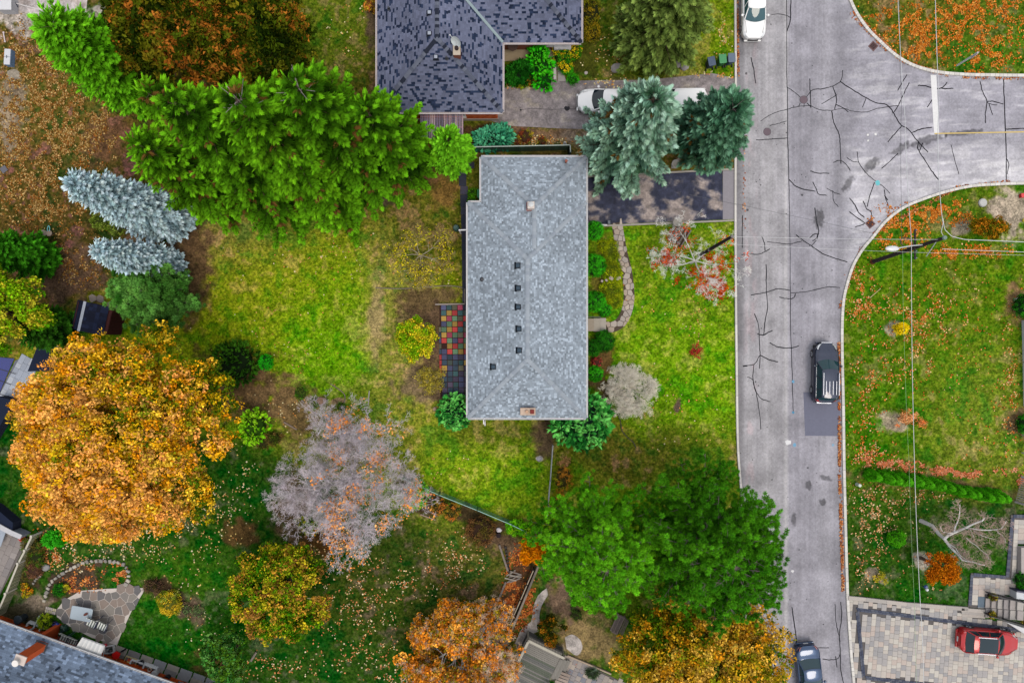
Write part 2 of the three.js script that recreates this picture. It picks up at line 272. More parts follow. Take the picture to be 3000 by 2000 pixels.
  // tar seams, each a ribbon of its own lying on the asphalt
  const tar = M(col(24, 24, 32), .8, { plain: true }), S = [
    [[2305, -40], [2305, 60], [2305, 200], [2305, 225], [2307, 260], [2308, 400], [2311, 500], [2313, 600], [2315, 720], [2316, 860], [2318, 1000], [2322, 1120], [2324, 1208]],
    [[2318, -30], [2317, 30], [2316, 60], [2306, 92]], [[2260, 43], [2285, 41], [2305, 46], [2316, 52]], [[2200, 168], [2208, 200], [2214, 245]],
    [[2305, 254], [2325, 268], [2345, 284]], [[2363, 284], [2380, 264], [2410, 260], [2440, 252], [2462, 239], [2468, 222], [2470, 206]], [[2373, 230], [2374, 270], [2376, 316]],
    [[2228, 355], [2260, 335], [2306, 320], [2340, 312], [2374, 310], [2400, 321], [2438, 323], [2470, 318], [2500, 326], [2540, 328], [2570, 318], [2610, 312], [2632, 309]], [[2340, 312], [2345, 302]], [[2356, 314], [2356, 302]], [[2375, 312], [2364, 302]],
    [[2440, 252], [2448, 276], [2452, 292], [2446, 320]], [[2408, 304], [2430, 291], [2452, 278]], [[2448, 306], [2470, 316], [2486, 328]], [[2462, 239], [2500, 264], [2535, 285], [2570, 302], [2596, 306], [2610, 318], [2620, 334], [2640, 366], [2660, 378], [2690, 414], [2708, 434], [2720, 446]], [[2538, 287], [2527, 315]],
    [[2664, 242], [2646, 280], [2632, 310], [2618, 331]], [[2658, 218], [2645, 240], [2630, 266]], [[2642, 370], [2620, 394], [2602, 416]], [[2672, 389], [2700, 378], [2732, 373]], [[2692, 416], [2689, 432], [2695, 446], [2712, 472], [2730, 500], [2750, 526]], [[2704, 418], [2695, 440]], [[2632, 449], [2610, 470], [2583, 494]],
    [[2437, 325], [2444, 360], [2458, 390], [2462, 420], [2464, 480]], [[2441, 476], [2462, 470], [2478, 480], [2492, 500]], [[2512, 444], [2516, 474], [2536, 504], [2565, 530], [2590, 548], [2608, 567]], [[2481, 462], [2500, 473], [2516, 475]], [[2563, 534], [2550, 570], [2541, 606]], [[2591, 555], [2594, 576], [2603, 604]], [[2592, 572], [2602, 586]],
    [[2374, 501], [2390, 506], [2430, 508]], [[2313, 526], [2330, 544], [2352, 554], [2390, 560]], [[2381, 533], [2392, 552], [2398, 568], [2423, 572]], [[2423, 551], [2445, 564], [2462, 570]], [[2440, 558], [2443, 588], [2457, 606]], [[2489, 580], [2505, 600], [2516, 622], [2533, 637]], [[2529, 588], [2540, 612], [2550, 618], [2556, 634]], [[2489, 620], [2515, 640], [2533, 654], [2506, 665]],
    [[2388, 608], [2393, 650], [2399, 676], [2395, 700]], [[2373, 697], [2386, 686], [2400, 685]], [[2380, 706], [2392, 698], [2396, 686]], [[2332, 688], [2356, 706], [2378, 720], [2410, 742], [2450, 758], [2483, 767]], [[2378, 720], [2392, 704]], [[2248, 708], [2290, 713], [2316, 715], [2334, 710], [2350, 706]],
    [[2232, 692], [2240, 712], [2243, 736], [2256, 728]], [[2172, 746], [2200, 744], [2226, 744], [2244, 735]], [[2245, 774], [2246, 850], [2249, 900], [2242, 940], [2238, 980]], [[2200, 864], [2245, 856], [2280, 846], [2316, 851]], [[2317, 858], [2360, 855], [2400, 846], [2430, 840], [2462, 843]], [[2283, 870], [2310, 875], [2325, 872], [2332, 860]],
    [[2210, 919], [2222, 950], [2225, 1000], [2227, 1040], [2226, 1080]], [[2219, 978], [2236, 981], [2250, 974], [2264, 967]], [[2255, 1003], [2280, 1016], [2318, 1019], [2342, 1013]], [[2228, 1040], [2250, 1052], [2280, 1060]], [[2176, 1072], [2210, 1066], [2226, 1042]], [[2210, 1066], [2206, 1110], [2216, 1150], [2224, 1200], [2230, 1258]], [[2190, 1104], [2204, 1110], [2214, 1144], [2232, 1168], [2258, 1176]],
    [[2872, 238], [2880, 270], [2892, 298], [2888, 330], [2888, 360]], [[2892, 298], [2910, 297], [2940, 305]], [[2892, 300], [2906, 306], [2922, 308]], [[2898, 304], [2904, 322], [2909, 337]], [[2941, 230], [2943, 300], [2946, 380], [2949, 460], [2949, 531]], [[2949, 464], [2956, 480], [2952, 510]], [[2947, 379], [2975, 377], [3010, 376]], [[2787, 424], [2798, 470], [2810, 510]], [[2690, 250], [2712, 252], [2745, 259], [2760, 257], [2776, 241]], [[2754, 258], [2770, 260], [2794, 259]], [[2745, 262], [2734, 288], [2717, 315]],
    [[2447, 1768], [2450, 1820], [2458, 1860], [2462, 1880]], [[2463, 1762], [2467, 1800], [2460, 1860], [2462, 1900], [2464, 1960], [2474, 2010]], [[2410, 1930], [2435, 1932], [2455, 1928], [2463, 1912]], [[2448, 1922], [2452, 1954]], [[2336, 1893], [2370, 1896], [2430, 1897]], [[2321, 1778], [2328, 1830], [2336, 1892]], [[2215, 410], [2260, 408], [2307, 404]], [[2255, 368], [2280, 362], [2306, 354]], [[2176, 630], [2175, 690], [2175, 726]], [[2190, 1072], [2176, 1074]],
  ];
  for (const s of S) { const c = s.length > 2 ? curve(s, 5) : s, j = c.map(([x, y]) => [x + R(-.7, .7), y + R(-.7, .7)]), w = R(.05, .08); part(road, 'tar_seam', ribbon(j, (q) => w * (.75 + .5 * noise(q * 9, w * 900)), ROADY + .004), tar); }
  part(road, 'stop_line', sheet(PX([[2727, 219], [2744, 220], [2752, 391], [2737, 390]]), ROADY + .0045), M(col(236, 236, 238), .7));
  part(road, 'centre_line', sheet(PX([[2738, 389.5], [3400, 377], [3400, 381], [2739, 393]]), ROADY + .005), M(col(216, 188, 110), .7));
  part(road, 'asphalt_patch', sheet(PX([[2354, 1148], [2461, 1150], [2463, 1277], [2359, 1276]]), ROADY + .003), M(col(122, 124, 144), .85));
  for (const [x, y, r, c] of [[2309, 1295, 9, [240, 240, 244]], [2543, 395, 4, [240, 240, 240]], [2566, 393, 4, [240, 240, 240]], [2544, 412, 3.5, [236, 236, 236]], [2322, 1673, 5, [236, 236, 240]], [2325, 1118, 5, [120, 176, 214]], [2328, 1303, 6, [130, 180, 214]], [2441, 1303, 5, [150, 186, 214]], [2572, 535, 8, [120, 206, 216]], [2324, 1208, 4, [80, 150, 190]]]) {
    const o = P(x, y), pts = []; for (let k = 0; k < 11; k++) { const a = k / 11 * 6.283, q = r / PPM * R(.6, 1.1); pts.push(V(o.x + Math.cos(a) * q, 0, o.z + Math.sin(a) * q)); }
    part(road, 'paint_mark', sheet(pts, ROADY + .006), M(col(...c), .8));
  }
}
function kerb(list, w, side, name) {                                    // a real step along a road edge, cut into cast lengths
  const o = new THREE.Group(); o.name = numbered(name); o.userData.kind = 'structure'; scene.add(o);
  const m = [M(col(232, 228, 222), .9), M(col(222, 218, 214), .9), M(col(238, 234, 230), .9)];
  for (let i = 0; i + 1 < list.length; i++) {
    const a = P(...list[i]), b = P(...list[i + 1]), d = b.clone().sub(a); if (d.length() < .02) continue; d.normalize();
    const n = V(d.z * side, 0, -d.x * side).multiplyScalar(w);
    const q = 0.006; part(o, 'kerb_stone', prism([a.clone().addScaledVector(d, q), b.clone().addScaledVector(d, -q), b.clone().addScaledVector(d, -q).add(n), a.clone().addScaledVector(d, q).add(n)], 0, .13, .012), m[i % 3]);
  }
}
const inFrame = (l) => l.filter(([x, y]) => x > 1900 && x < 3200 && y > -220 && y < 2220);
kerb(inFrame(westKerb).map(([x, y]) => [x - 3, y]), .17, 1, 'kerb'); kerb(inFrame(neKerb), .24, 1, 'kerb'); kerb(inFrame(seKerb), .22, 1, 'kerb');

// ---------------------------------------------------------------- drives and paved ground
function asphalt(name, pts, y, c, dark, spots, seedN) {
  const w = PX(pts), xs = w.map((p) => p.x), zs = w.map((p) => p.z), x0 = Math.min(...xs), x1 = Math.max(...xs), z0 = Math.min(...zs), z1 = Math.max(...zs);
  const inv = (v) => { const q = lin(Math.max(0, Math.min(255, v))) / GAIN; return 255 * (q <= 0.0031308 ? q * 12.92 : 1.055 * Math.pow(q, 1 / 2.4) - 0.055); };
  const t = tex(768, 384, (i, j) => { const x = x0 + i / 768 * (x1 - x0), z = z0 + j / 384 * (z1 - z0), s = smooth(spots, spots + .24, fbm(x / 1.1 + seedN, z / .8, 4) * .72 + fbm(x * 2.2, z * 2.6 + seedN, 3) * .28), k = 1 + .5 * (fbm(x * 3, z * 3, 3) - .5) + .22 * (noise(x * 17, z * 17) - .5); return [0, 1, 2].map((n) => inv((c[n] + (dark[n] - c[n]) * s) * k)); }, true);
  const g = sheet(w, y), p = g.attributes.position, uv = new Float32Array(p.count * 2);
  for (let i = 0; i < p.count; i++) { uv[i * 2] = (p.getX(i) - x0) / (x1 - x0); uv[i * 2 + 1] = (p.getZ(i) - z0) / (z1 - z0); }
  g.setAttribute('uv', new THREE.BufferAttribute(uv, 2));
  const m = shade(new THREE.Mesh(g, new THREE.MeshPhysicalMaterial({ map: t, roughness: .9, specularIntensity: .2, bumpMap: grainTex, bumpScale: .005 }))); m.name = numbered(name); m.userData.kind = 'structure'; scene.add(m); return m;
}
const d1 = asphalt('driveway', [[1716, 521], [2117, 500], [2118, 643], [1716, 660]], .03, [60, 64, 84], [164, 152, 148], .41, 3);
part(d1, 'apron', sheet(PX([[2118, 500], [2151, 499], [2151, 642], [2118, 643]]), .03), M(col(160, 156, 164), .9));
part(d1, 'edging', [prism(PX([[1716, 515], [2150, 493], [2150, 498], [1716, 520]]), 0, .08), prism(PX([[1716, 661], [2150, 643.5], [2150, 648], [1716, 666]]), 0, .08)], M(col(182, 176, 168), .9));
const d2 = asphalt('driveway', curve([[1400, 262], [1473, 258], [1560, 240], [1700, 236], [1900, 234], [2151, 229], [2152, 374], [1900, 376], [1700, 378], [1560, 372], [1480, 366], [1400, 340]], 3), .024, [146, 138, 140], [176, 166, 154], .52, 11);
part(d2, 'tar_patch', [[1661, 318, 9], [1690, 316, 5], [1526, 322, 3]].map(([x, y, r]) => { const o = P(x, y), pts = []; for (let k = 0; k < 9; k++) { const a = k / 9 * 6.283, q = r / PPM * R(.6, 1.15); pts.push(V(o.x + Math.cos(a) * q, 0, o.z + Math.sin(a) * q)); } return sheet(pts, .03); }), M(col(52, 50, 56), .8));
part(d2, 'tar_seam', [ribbon(curve([[1526, 322], [1560, 318], [1620, 321], [1650, 319], [1700, 320]], 4), .035, .029)], M(col(80, 76, 80), .8));
// ---------------------------------------------------------------- houses
const shingleGeo = (() => { const g = new THREE.BoxGeometry(1, 1, 1); const p = g.attributes.position; for (let i = 0; i < p.count; i++) if (p.getY(i) > 0 && p.getZ(i) < 0) p.setY(i, -0.1); g.deleteAttribute('uv'); g.computeVertexNormals(); return boxUV(g.toNonIndexed()); })();   // thick at its lower edge (+z), thin at the top
const capGeo = (() => { const a = box(.17, .014, .3, -.075, 0, 0, 0, .3), b = box(.17, .014, .3, .075, 0, 0, 0, -.3); return merge([a, b]); })();
// A hip roof over the rectangle x0..x1, z0..z1 (metres, in the group's own axes). keep(x, z) says which stones of it show.
function hipFaces(x0, x1, z0, z1, s, y) {
  const w = Math.min(x1 - x0, z1 - z0) / 2, long = z1 - z0 >= x1 - x0, h = y + w * s;
  const A = V(x0, y, z0), B = V(x1, y, z0), C = V(x1, y, z1), D = V(x0, y, z1);
  const r0 = long ? V((x0 + x1) / 2, h, z0 + w) : V(x0 + w, h, (z0 + z1) / 2), r1 = long ? V((x0 + x1) / 2, h, z1 - w) : V(x1 - w, h, (z0 + z1) / 2);
  return long ? { n: [A, B, r0], e: [B, C, r1, r0], s: [C, D, r1], w: [D, A, r0, r1], ridge: [r0, r1], hips: [[A, r0], [B, r0], [C, r1], [D, r1]] }
    : { n: [A, B, r1, r0], e: [B, C, r1], s: [C, D, r0, r1], w: [D, A, r0], ridge: [r0, r1], hips: [[A, r0], [D, r0], [B, r1], [C, r1]] };
}
function fan(pts, lift = 0) {
  const pos = []; for (let i = 1; i + 1 < pts.length; i++) for (const v of [pts[0], pts[i + 1], pts[i]]) pos.push(v.x, v.y + lift, v.z);
  const g = new THREE.BufferGeometry(); g.setAttribute('position', new THREE.Float32BufferAttribute(pos, 3)); g.computeVertexNormals(); return g;
}
function shingles(face, o, out) {                                        // courses of tabs up one roof face
  const a = face[0], b = face[1], u = b.clone().sub(a).normalize(), n = fan(face).attributes.normal, N = V(n.getX(0), n.getY(0), n.getZ(0)); if (N.y < 0) N.negate();
  const up = N.clone().cross(u).normalize(); if (up.y < 0) up.negate();
  const top = Math.max(...face.map((p) => p.clone().sub(a).dot(up))), L = b.clone().sub(a).dot(u), poly = face.map((p) => { const q = p.clone().sub(a); return [q.dot(u), q.dot(up)]; });
  const basis = new THREE.Matrix4().makeBasis(up.clone().cross(N).negate().multiplyScalar(1), N, up.clone().negate());
  const X = N.clone().cross(up.clone().negate()); basis.makeBasis(X, N, up.clone().negate());
  const q = new THREE.Quaternion().setFromRotationMatrix(basis), m = new THREE.Matrix4();
  for (let v = 0, row = 0; v < top; v += o.course, row++) {
    let x = -R(o.tab) - (row % 2) * o.tab * .5;
    while (x < L + o.tab) {
      const wide = o.tab * R(.55, 1.2), cx = x + wide / 2, cv = v + o.course / 2; x += wide;
      if (!inPoly(cx, Math.min(cv, top - .01), poly)) continue;
      const p = a.clone().addScaledVector(u, cx).addScaledVector(up, cv + .02).addScaledVector(N, .012);
      if (o.keep && !o.keep(p.x, p.z)) continue;
      const c = o.color(p.x, p.z);
      m.compose(p, q, V(wide - .006, .013 + R(.008), o.course + .05)); out.push({ m: m.clone(), c });
    }
  }
}
function ridgeCaps(parent, a, b, mat, keep) {
  const d = b.clone().sub(a), L = d.length(), n = Math.max(1, Math.round(L / .24)); d.normalize();
  const mm = new THREE.Matrix4().lookAt(ZERO, d, UPV);
  for (let i = 0; i < n; i++) { const p = a.clone().addScaledVector(d, (i + .5) * L / n); if (keep && !keep(p.x, p.z)) continue; const e = new THREE.Euler().setFromRotationMatrix(mm); e.x += .03; piece(parent, 'ridge_cap', capGeo, pick(mat), p.add(V(0, .06, 0)), e); }
}
function gutter(parent, a, b, out, mat) {
  const d = b.clone().sub(a).normalize(), n = V(d.z, 0, -d.x).multiplyScalar(out), at = (p, k, y) => p.clone().addScaledVector(n, k).add(V(0, y, 0)), L = b.distanceTo(a);
  const g = [bar(at(a, .02, -.05), at(b, .02, -.05), .02, .11), bar(at(a, .125, -.045), at(b, .125, -.045), .035, .12), bar(at(a, .07, -.1), at(b, .07, -.1), .1, .015)];
  for (let t = .3; t < L; t += .75) { const p = a.clone().addScaledVector(d, t); g.push(bar(at(p, .0, 0.012), at(p, .14, 0.012), .03, .012)); }
  part(parent, 'gutter', g, mat);
}
function boxVent(parent, p, s, mat, top, label) { const o = rootPos(parent); const v = part(parent, 'vent', [rbox(s, .16, s, .02, p.x, p.y + .06, p.z), box(s + .12, .02, s + .12, p.x, p.y - .03, p.z)], mat, label); v.position.set(0, 0, 0); const l = shade(new THREE.Mesh(new RoundedBoxGeometry(s * .72, .05, s * .72, 2, .02), top)); l.name = 'vent_lid'; l.position.copy(p).sub(o).add(V(0, .16, 0)); parent.add(l); }
const brickGeo = boxUV(new THREE.BoxGeometry(1, 1, 1).toNonIndexed());
function brickWall(parent, a, b, y0, y1, out, tones) {                    // laid bricks on the face of a wall from a to b
  const d = b.clone().sub(a), L = d.length(), it = [], m = new THREE.Matrix4(), o = rootPos(parent); d.normalize();
  const q = new THREE.Quaternion().setFromAxisAngle(UPV, Math.atan2(-d.z, d.x));
  for (let y = y0, r = 0; y < y1 - .05; y += .075, r++) for (let t = r % 2 ? .05 : .16; t < L; t += .225) { const w = Math.min(.213, L - t + .1); m.compose(a.clone().addScaledVector(d, t).add(V(0, y + .033, 0)).sub(o), q, V(w, .065, .04)); const c = pick(tones).clone().multiplyScalar(R(.75, 1.15)); it.push({ m: m.clone(), c }); }
  return inst(parent, 'brick', brickGeo, MI, it, 'stuff');
}
function windowPart(parent, p, w, h, ry, label) {
  const f = V(Math.sin(ry), 0, Math.cos(ry)), r = V(Math.cos(ry), 0, -Math.sin(ry)), at = (x, y, z) => p.clone().addScaledVector(r, x).add(V(0, y, 0)).addScaledVector(f, z), white = M(col(235, 238, 240), .5);
  const win = part(parent, 'window', [bar(at(-w / 2, 0, 0), at(w / 2, 0, 0), .09, .07), bar(at(-w / 2, h, 0), at(w / 2, h, 0), .09, .07), bar(at(-w / 2, .04, 0), at(-w / 2, h - .04, 0), .09, .07), bar(at(w / 2, .04, 0), at(w / 2, h - .04, 0), .09, .07), bar(at(0, .04, 0), at(0, h - .04, 0), .06, .05)], white, label);
  for (const s of [-1, 1]) { const g = box(w / 2 - .1, h - .1, .012); g.rotateY(ry); const c = at(s * w / 4, h / 2, 0); g.translate(c.x, c.y, c.z); part(win, 'pane', g, M(col(60, 72, 86), .05, { plain: true })); }
  part(win, 'sill', bar(at(-w / 2 - .08, -.06, .08), at(w / 2 + .08, -.06, .08), .16, .05), M(col(200, 200, 200), .7));
}
const whiteTrim = M(col(236, 236, 242), .45);

// --- the grey roofed bungalow in the middle
{
  srand(101);
  const H = 2.9, h = thing('bungalow', 'long bungalow with pale grey shingle hip roof at the centre', 'house', V(0, 0, 0));
  const a = P(1410, 461, H), b = P(1713, 459, H), c = P(1721, 1221, H), d = P(1375, 1226, H), e = P(1367, 594, H), f = P(1410, 592, H);
  const x0 = (d.x + e.x) / 2, x1 = (b.x + c.x) / 2, xn = a.x, z0 = (a.z + b.z) / 2, zs = (e.z + f.z) / 2, z1 = (c.z + d.z) / 2, S = .36;
  const o = V((x0 + x1) / 2, 0, (z0 + z1) / 2); h.position.copy(o);
  const roof = new THREE.Group(); roof.name = 'roof'; h.add(roof);
  const big = hipFaces(x0, x1, zs, z1, S, H), small = hipFaces(xn, x1, z0, z0 + (x1 - xn) + 3.2, S, H - .004);
  const deck = M(col(130, 136, 146), .95);
  part(roof, 'roof_deck', [fan(big.n), fan(big.e), fan(big.s), fan(big.w), fan(small.n), fan(small.e), fan(small.w)], deck);
  const hb = (x, z) => S * Math.min(x - x0, x1 - x, z - zs, z1 - z), hs = (x, z) => z < z0 + 9 ? S * Math.min(x - xn, x1 - x, z - z0) : -9;
  const it = [], tone = (x, z) => { const k = fbm(x * .55 + 5, z * .55, 3), base = 168 + (k - .5) * 26, u = R(); const v = u < .24 ? base + R(18, 46) : u < .42 ? base - R(10, 26) : base + R(-9, 11); return col(v * .93, v, v * 1.08); };
  const opt = { course: .14, tab: .2, color: tone };
  for (const k of 'nesw') shingles(big[k], { ...opt, keep: (x, z) => hb(x, z) >= hs(x, z) - .006 }, it);
  for (const k of 'new') shingles(small[k], { ...opt, keep: (x, z) => hs(x, z) > hb(x, z) + .006 }, it);
  for (const q of it) { q.m.premultiply(new THREE.Matrix4().makeTranslation(-o.x, 0, -o.z)); }
  inst(roof, 'shingle', shingleGeo, MI, it, 'stuff');
  const caps = [M(col(168, 178, 190), .95), M(col(160, 170, 184), .95), M(col(174, 184, 196), .95)], loc = (p) => p.clone().sub(o);
  const kb = (x, z) => hb(x + o.x, z + o.z) >= hs(x + o.x, z + o.z) - .03, ks = (x, z) => hs(x + o.x, z + o.z) > hb(x + o.x, z + o.z) - .03;
  ridgeCaps(roof, loc(big.ridge[0]), loc(big.ridge[1]), caps);
  for (const [p, q] of big.hips) ridgeCaps(roof, loc(p), loc(q), caps, kb);
  ridgeCaps(roof, loc(small.ridge[0]), loc(small.ridge[0].clone().setZ(small.ridge[1].z)), caps, ks);
  for (const [p, q] of small.hips.slice(0, 2)) ridgeCaps(roof, loc(p), loc(q), caps, ks);
  const A = V(xn, H, z0), B = V(x1, H, z0), C = V(x1, H, z1), D = V(x0, H, z1), E = V(x0, H, zs), F = V(xn, H, zs);
  for (const [p, q] of [[A, B], [B, C], [C, D], [D, E], [E, F], [F, A]]) gutter(h, p, q, 1, whiteTrim);
  part(h, 'soffit', [sheet([A, B, C, D, E, F], H - .09)], M(col(225, 225, 228), .7));
  const i = .45, wallPts = [V(xn + i, 0, z0 + i), V(x1 - i, 0, z0 + i), V(x1 - i, 0, z1 - i), V(x0 + i, 0, z1 - i), V(x0 + i, 0, zs + i), V(xn + i, 0, zs + i)];
  part(h, 'wall', prism(wallPts, 0, H - .1), M(col(176, 120, 96), .9));
  for (const z of [-6.5, -1.5, 2.8, 6.5]) windowPart(h, V(x1 - i + .02, 1, z + o.z), 1.7, 1.2, Math.PI / 2);
  for (const z of [-3.5, 1, 5.5]) windowPart(h, V(x0 + i - .02, 1, z + o.z), 1.6, 1.1, -Math.PI / 2);
  const dz = P(0, 951).z; part(h, 'door', rbox(.06, 2.05, .95, .01, x1 - i + .03, 1.2, dz), M(col(70, 44, 40), .5));
  // things on the roof
  const hy = (p) => H + Math.max(hb(p.x, p.z), hs(p.x, p.z)), onRoof = (px, py) => { let p = P(px, py, 4); p = P(px, py, hy(p)); return V(p.x, hy(p), p.z); };
  for (const [px, py] of [[1517, 778], [1518, 844], [1518, 899], [1520, 963], [1521, 1026], [1445, 1074]]) boxVent(roof, onRoof(px, py), .4, M(col(20, 28, 38), .85), M(col(66, 84, 100), .8));
  const st = onRoof(1413, 818); part(roof, 'vent_pipe', [cyl(.09, .09, .3, st.x, st.y - .05, st.z), cyl(.2, .12, .06, st.x, st.y, st.z)], M(col(40, 44, 56), .6));
  const cw = onRoof(1555, 605); const wc = part(h, 'chimney', [rbox(.52, .8, .52, .03, cw.x, cw.y + .25, cw.z)], M(col(238, 226, 220), .8)); part(wc, 'flue', [cyl(.13, .12, .2, cw.x, cw.y + .65, cw.z, 16), cyl(.19, .02, .1, cw.x, cw.y + .86, cw.z, 16)], M(col(222, 226, 230), .45)); part(wc, 'flashing', box(.66, .03, .66, cw.x, cw.y + .03, cw.z), M(col(150, 80, 74), .7));
  const cb = onRoof(1546, 1203), bc = part(h, 'chimney', [rbox(1.12, .85, .5, .02, cb.x, cb.y + .15, cb.z)], M(col(186, 120, 96), .9)); part(bc, 'chimney_cap', rbox(1.16, .07, .55, .02, cb.x, cb.y + .6, cb.z), M(col(214, 190, 172), .85)); part(bc, 'flue', cyl(.13, .12, .2, cb.x - .08, cb.y + .63, cb.z, 14), M(col(214, 176, 150), .8)); part(bc, 'flue', box(.3, .16, .3, cb.x + .32, cb.y + .7, cb.z), M(col(136, 60, 56), .8));
  const rp = onRoof(1658, 475); part(roof, 'vent_pipe', [cyl(.08, .08, .55, rp.x, rp.y - .05, rp.z), cyl(.11, .11, .08, rp.x, rp.y + .46, rp.z)], M(col(150, 70, 44), .7), 'short rust red vent pipe');
  const dl = P(1345, 673, 2.7); part(h, 'downspout', [bar(V(x0 - .05, 2.7, dl.z), V(dl.x, 2.55, dl.z), .09), bar(V(dl.x, 2.6, dl.z), V(dl.x, .9, dl.z), .09)], whiteTrim);
  const ds = P(1417, 1240, 2.7); part(h, 'downspout', [bar(V(ds.x, 2.7, z1 + .1), V(ds.x, 2.7, z1 + .5), .08), bar(V(ds.x, 2.7, z1 + .48), V(ds.x + .02, .3, z1 + .35), .08), bar(V(ds.x, .3, z1 + .35), V(ds.x, .12, z1 + .95), .09)], whiteTrim);
}
// --- the dark roofed house at the top
{
  srand(202);
  const H = 3.0, h = thing('brick_house', 'brick house with dark slate grey shingle roof and satellite dish', 'house');
  const a = P(1105, 328, H), b = P(1472, 328, H), w = P(1703, 124, H), x0 = a.x, x1 = b.x, x2 = w.x, z1 = b.z, zw = w.z, zt = P(0, -250, H).z, S = .4, o = V((x0 + x2) / 2, 0, (zt + z1) / 2); h.position.copy(o);
  const roof = new THREE.Group(); roof.name = 'roof'; h.add(roof);
  const A = hipFaces(x0, x1, zt, z1, S, H), B = hipFaces(x0 + .01, x2, zt + .01, zw, S, H - .004);
  part(roof, 'roof_deck', [fan(A.n), fan(A.e), fan(A.s), fan(A.w), fan(B.n), fan(B.e), fan(B.s)], M(col(60, 64, 78), .95));
  const ha = (x, z) => S * Math.min(x - x0, x1 - x, z - zt, z1 - z), hb = (x, z) => S * Math.min(x - x0, x2 - x, z - zt, zw - z);
  const it = [], tone = (x, z) => { const k = fbm(x * .4, z * .4, 2), south = 0, u = R(), base = 120 + (k - .5) * 34 + south, dk = u < .25, v = dk ? base * R(.4, .58) : base + R(-9, 10); return col(v * (dk ? .8 : .93), v * .98, v * (dk ? 1.4 : 1.19)); };
  const opt = { course: .155, tab: .3, color: tone };
  for (const k of 'nesw') shingles(A[k], { ...opt, keep: (x, z) => ha(x, z) >= hb(x, z) - .006 }, it);
  for (const k of 'nes') shingles(B[k], { ...opt, keep: (x, z) => hb(x, z) > ha(x, z) + .006 }, it);
  for (const q of it) q.m.premultiply(new THREE.Matrix4().makeTranslation(-o.x, 0, -o.z));
  inst(roof, 'shingle', shingleGeo, MI, it, 'stuff');
  const caps = [M(col(112, 118, 136), .95), M(col(96, 102, 120), .95), M(col(44, 50, 66), .95)], loc = (p) => p.clone().sub(o);
  ridgeCaps(roof, loc(A.hips[2][0]), loc(A.hips[2][1]), caps); ridgeCaps(roof, loc(A.hips[3][0]), loc(A.hips[3][1]), caps); ridgeCaps(roof, loc(A.ridge[0]), loc(A.ridge[1]), caps);
  for (const q of B.hips.slice(2)) ridgeCaps(roof, loc(q[0]), loc(q[1]), caps); ridgeCaps(roof, loc(B.ridge[0]), loc(B.ridge[1]), caps, (x, z) => x + o.x > x1 - 4);
  const vl = zw - zt > (x1 - x0) ? (x1 - x0) / 2 : Math.min((x1 - x0) / 2, (zw - zt) / 2), v0 = V(x1, H + .035, zw), v1 = V(x1 - vl, H + vl * S + .035, zw - vl);
  part(roof, 'valley_flashing', [bar(v0.clone().add(V(.03, .03, 0)), v1.clone().add(V(.03, .03, 0)), .2, .02)], M(col(128, 152, 160), .5));
  const Ac = V(x0, H, z1), Bc = V(x1, H, z1), Cc = V(x1, H, zw), Dc = V(x2, H, zw), Ec = V(x2, H, zt), Fc = V(x0, H, zt), gm = M(col(226, 214, 216), .5);
  for (const [p, q] of [[Fc, Ac], [Ac, Bc], [Bc, Cc], [Cc, Dc], [Dc, Ec]]) gutter(h, p, q, -1, gm);
  part(h, 'soffit', [sheet([Ac, Bc, Cc, Dc, Ec, Fc], H - .09)], M(col(176, 120, 100), .7));
  const i = .42, wy = P(1270, 336).z; part(h, 'wall', prism([V(x0 + i, 0, zt + i), V(x2 - i, 0, zt + i), V(x2 - i, 0, zw - i - .3), V(x1 - i, 0, zw - i - .3), V(x1 - i, 0, z1 - i), V(x0 + i, 0, z1 - i)], 0, H - .1), M(col(150, 92, 70), .9));
  brickWall(h, V(x0 + i, 0, z1 - i + .022), V(x1 - i, 0, z1 - i + .022), .35, H - .15, 1, [col(212, 104, 60), col(190, 86, 50), col(224, 122, 76)]);
  part(h, 'plinth', box(x1 - x0 - 2 * i + .1, .35, .12, (x0 + x1) / 2, .175, z1 - i + .05), M(col(170, 160, 150), .9));
  windowPart(h, V(x2 - 1.7, 1, zw - i - .28), 1.6, 1.2, 0); windowPart(h, V(x0 + 6, 1, z1 - i + .05), 1.3, 1, 0);
  const hy = (p) => H + Math.max(ha(p.x, p.z), hb(p.x, p.z)), onRoof = (px, py) => { let p = P(px, py, 4); for (let k = 0; k < 3; k++) p = P(px, py, hy(p)); return V(p.x, hy(p), p.z); };
  for (const [px, py] of [[1258, 38], [1258, 99], [1277, 168]]) boxVent(roof, onRoof(px, py), .34, M(col(40, 46, 60), .85), M(col(176, 184, 200), .8));
  for (const [px, py] of [[1140, 26], [1309, 171]]) { const p = onRoof(px, py); part(roof, 'vent_pipe', [cyl(.07, .07, .35, p.x, p.y - .05, p.z), cyl(.16, .1, .06, p.x, p.y, p.z)], M(col(34, 40, 52), .6)); }
  const cp = onRoof(1340, 158), ch = part(h, 'chimney', [rbox(.52, 1.1, .7, .02, cp.x, cp.y + .1, cp.z)], M(col(150, 92, 76), .9)); part(ch, 'chimney_cap', rbox(.56, .07, .74, .02, cp.x, cp.y + .68, cp.z), M(col(206, 192, 176), .85)); part(ch, 'flue', [cyl(.15, .14, .22, cp.x, cp.y + .7, cp.z - .1, 14)], M(col(60, 50, 52), .8));
  const dp = P(1337, 120, cp.y + 1.1), di = part(h, 'satellite_dish', (() => { const pr = []; for (let k = 0; k <= 6; k++) pr.push(new THREE.Vector2(k / 6 * .42, (k / 6) ** 2 * .1)); const g = new THREE.LatheGeometry(pr, 24); g.rotateZ(.5).rotateX(1.0); return g.translate(dp.x, dp.y, dp.z); })(), M(col(226, 236, 240), .35));
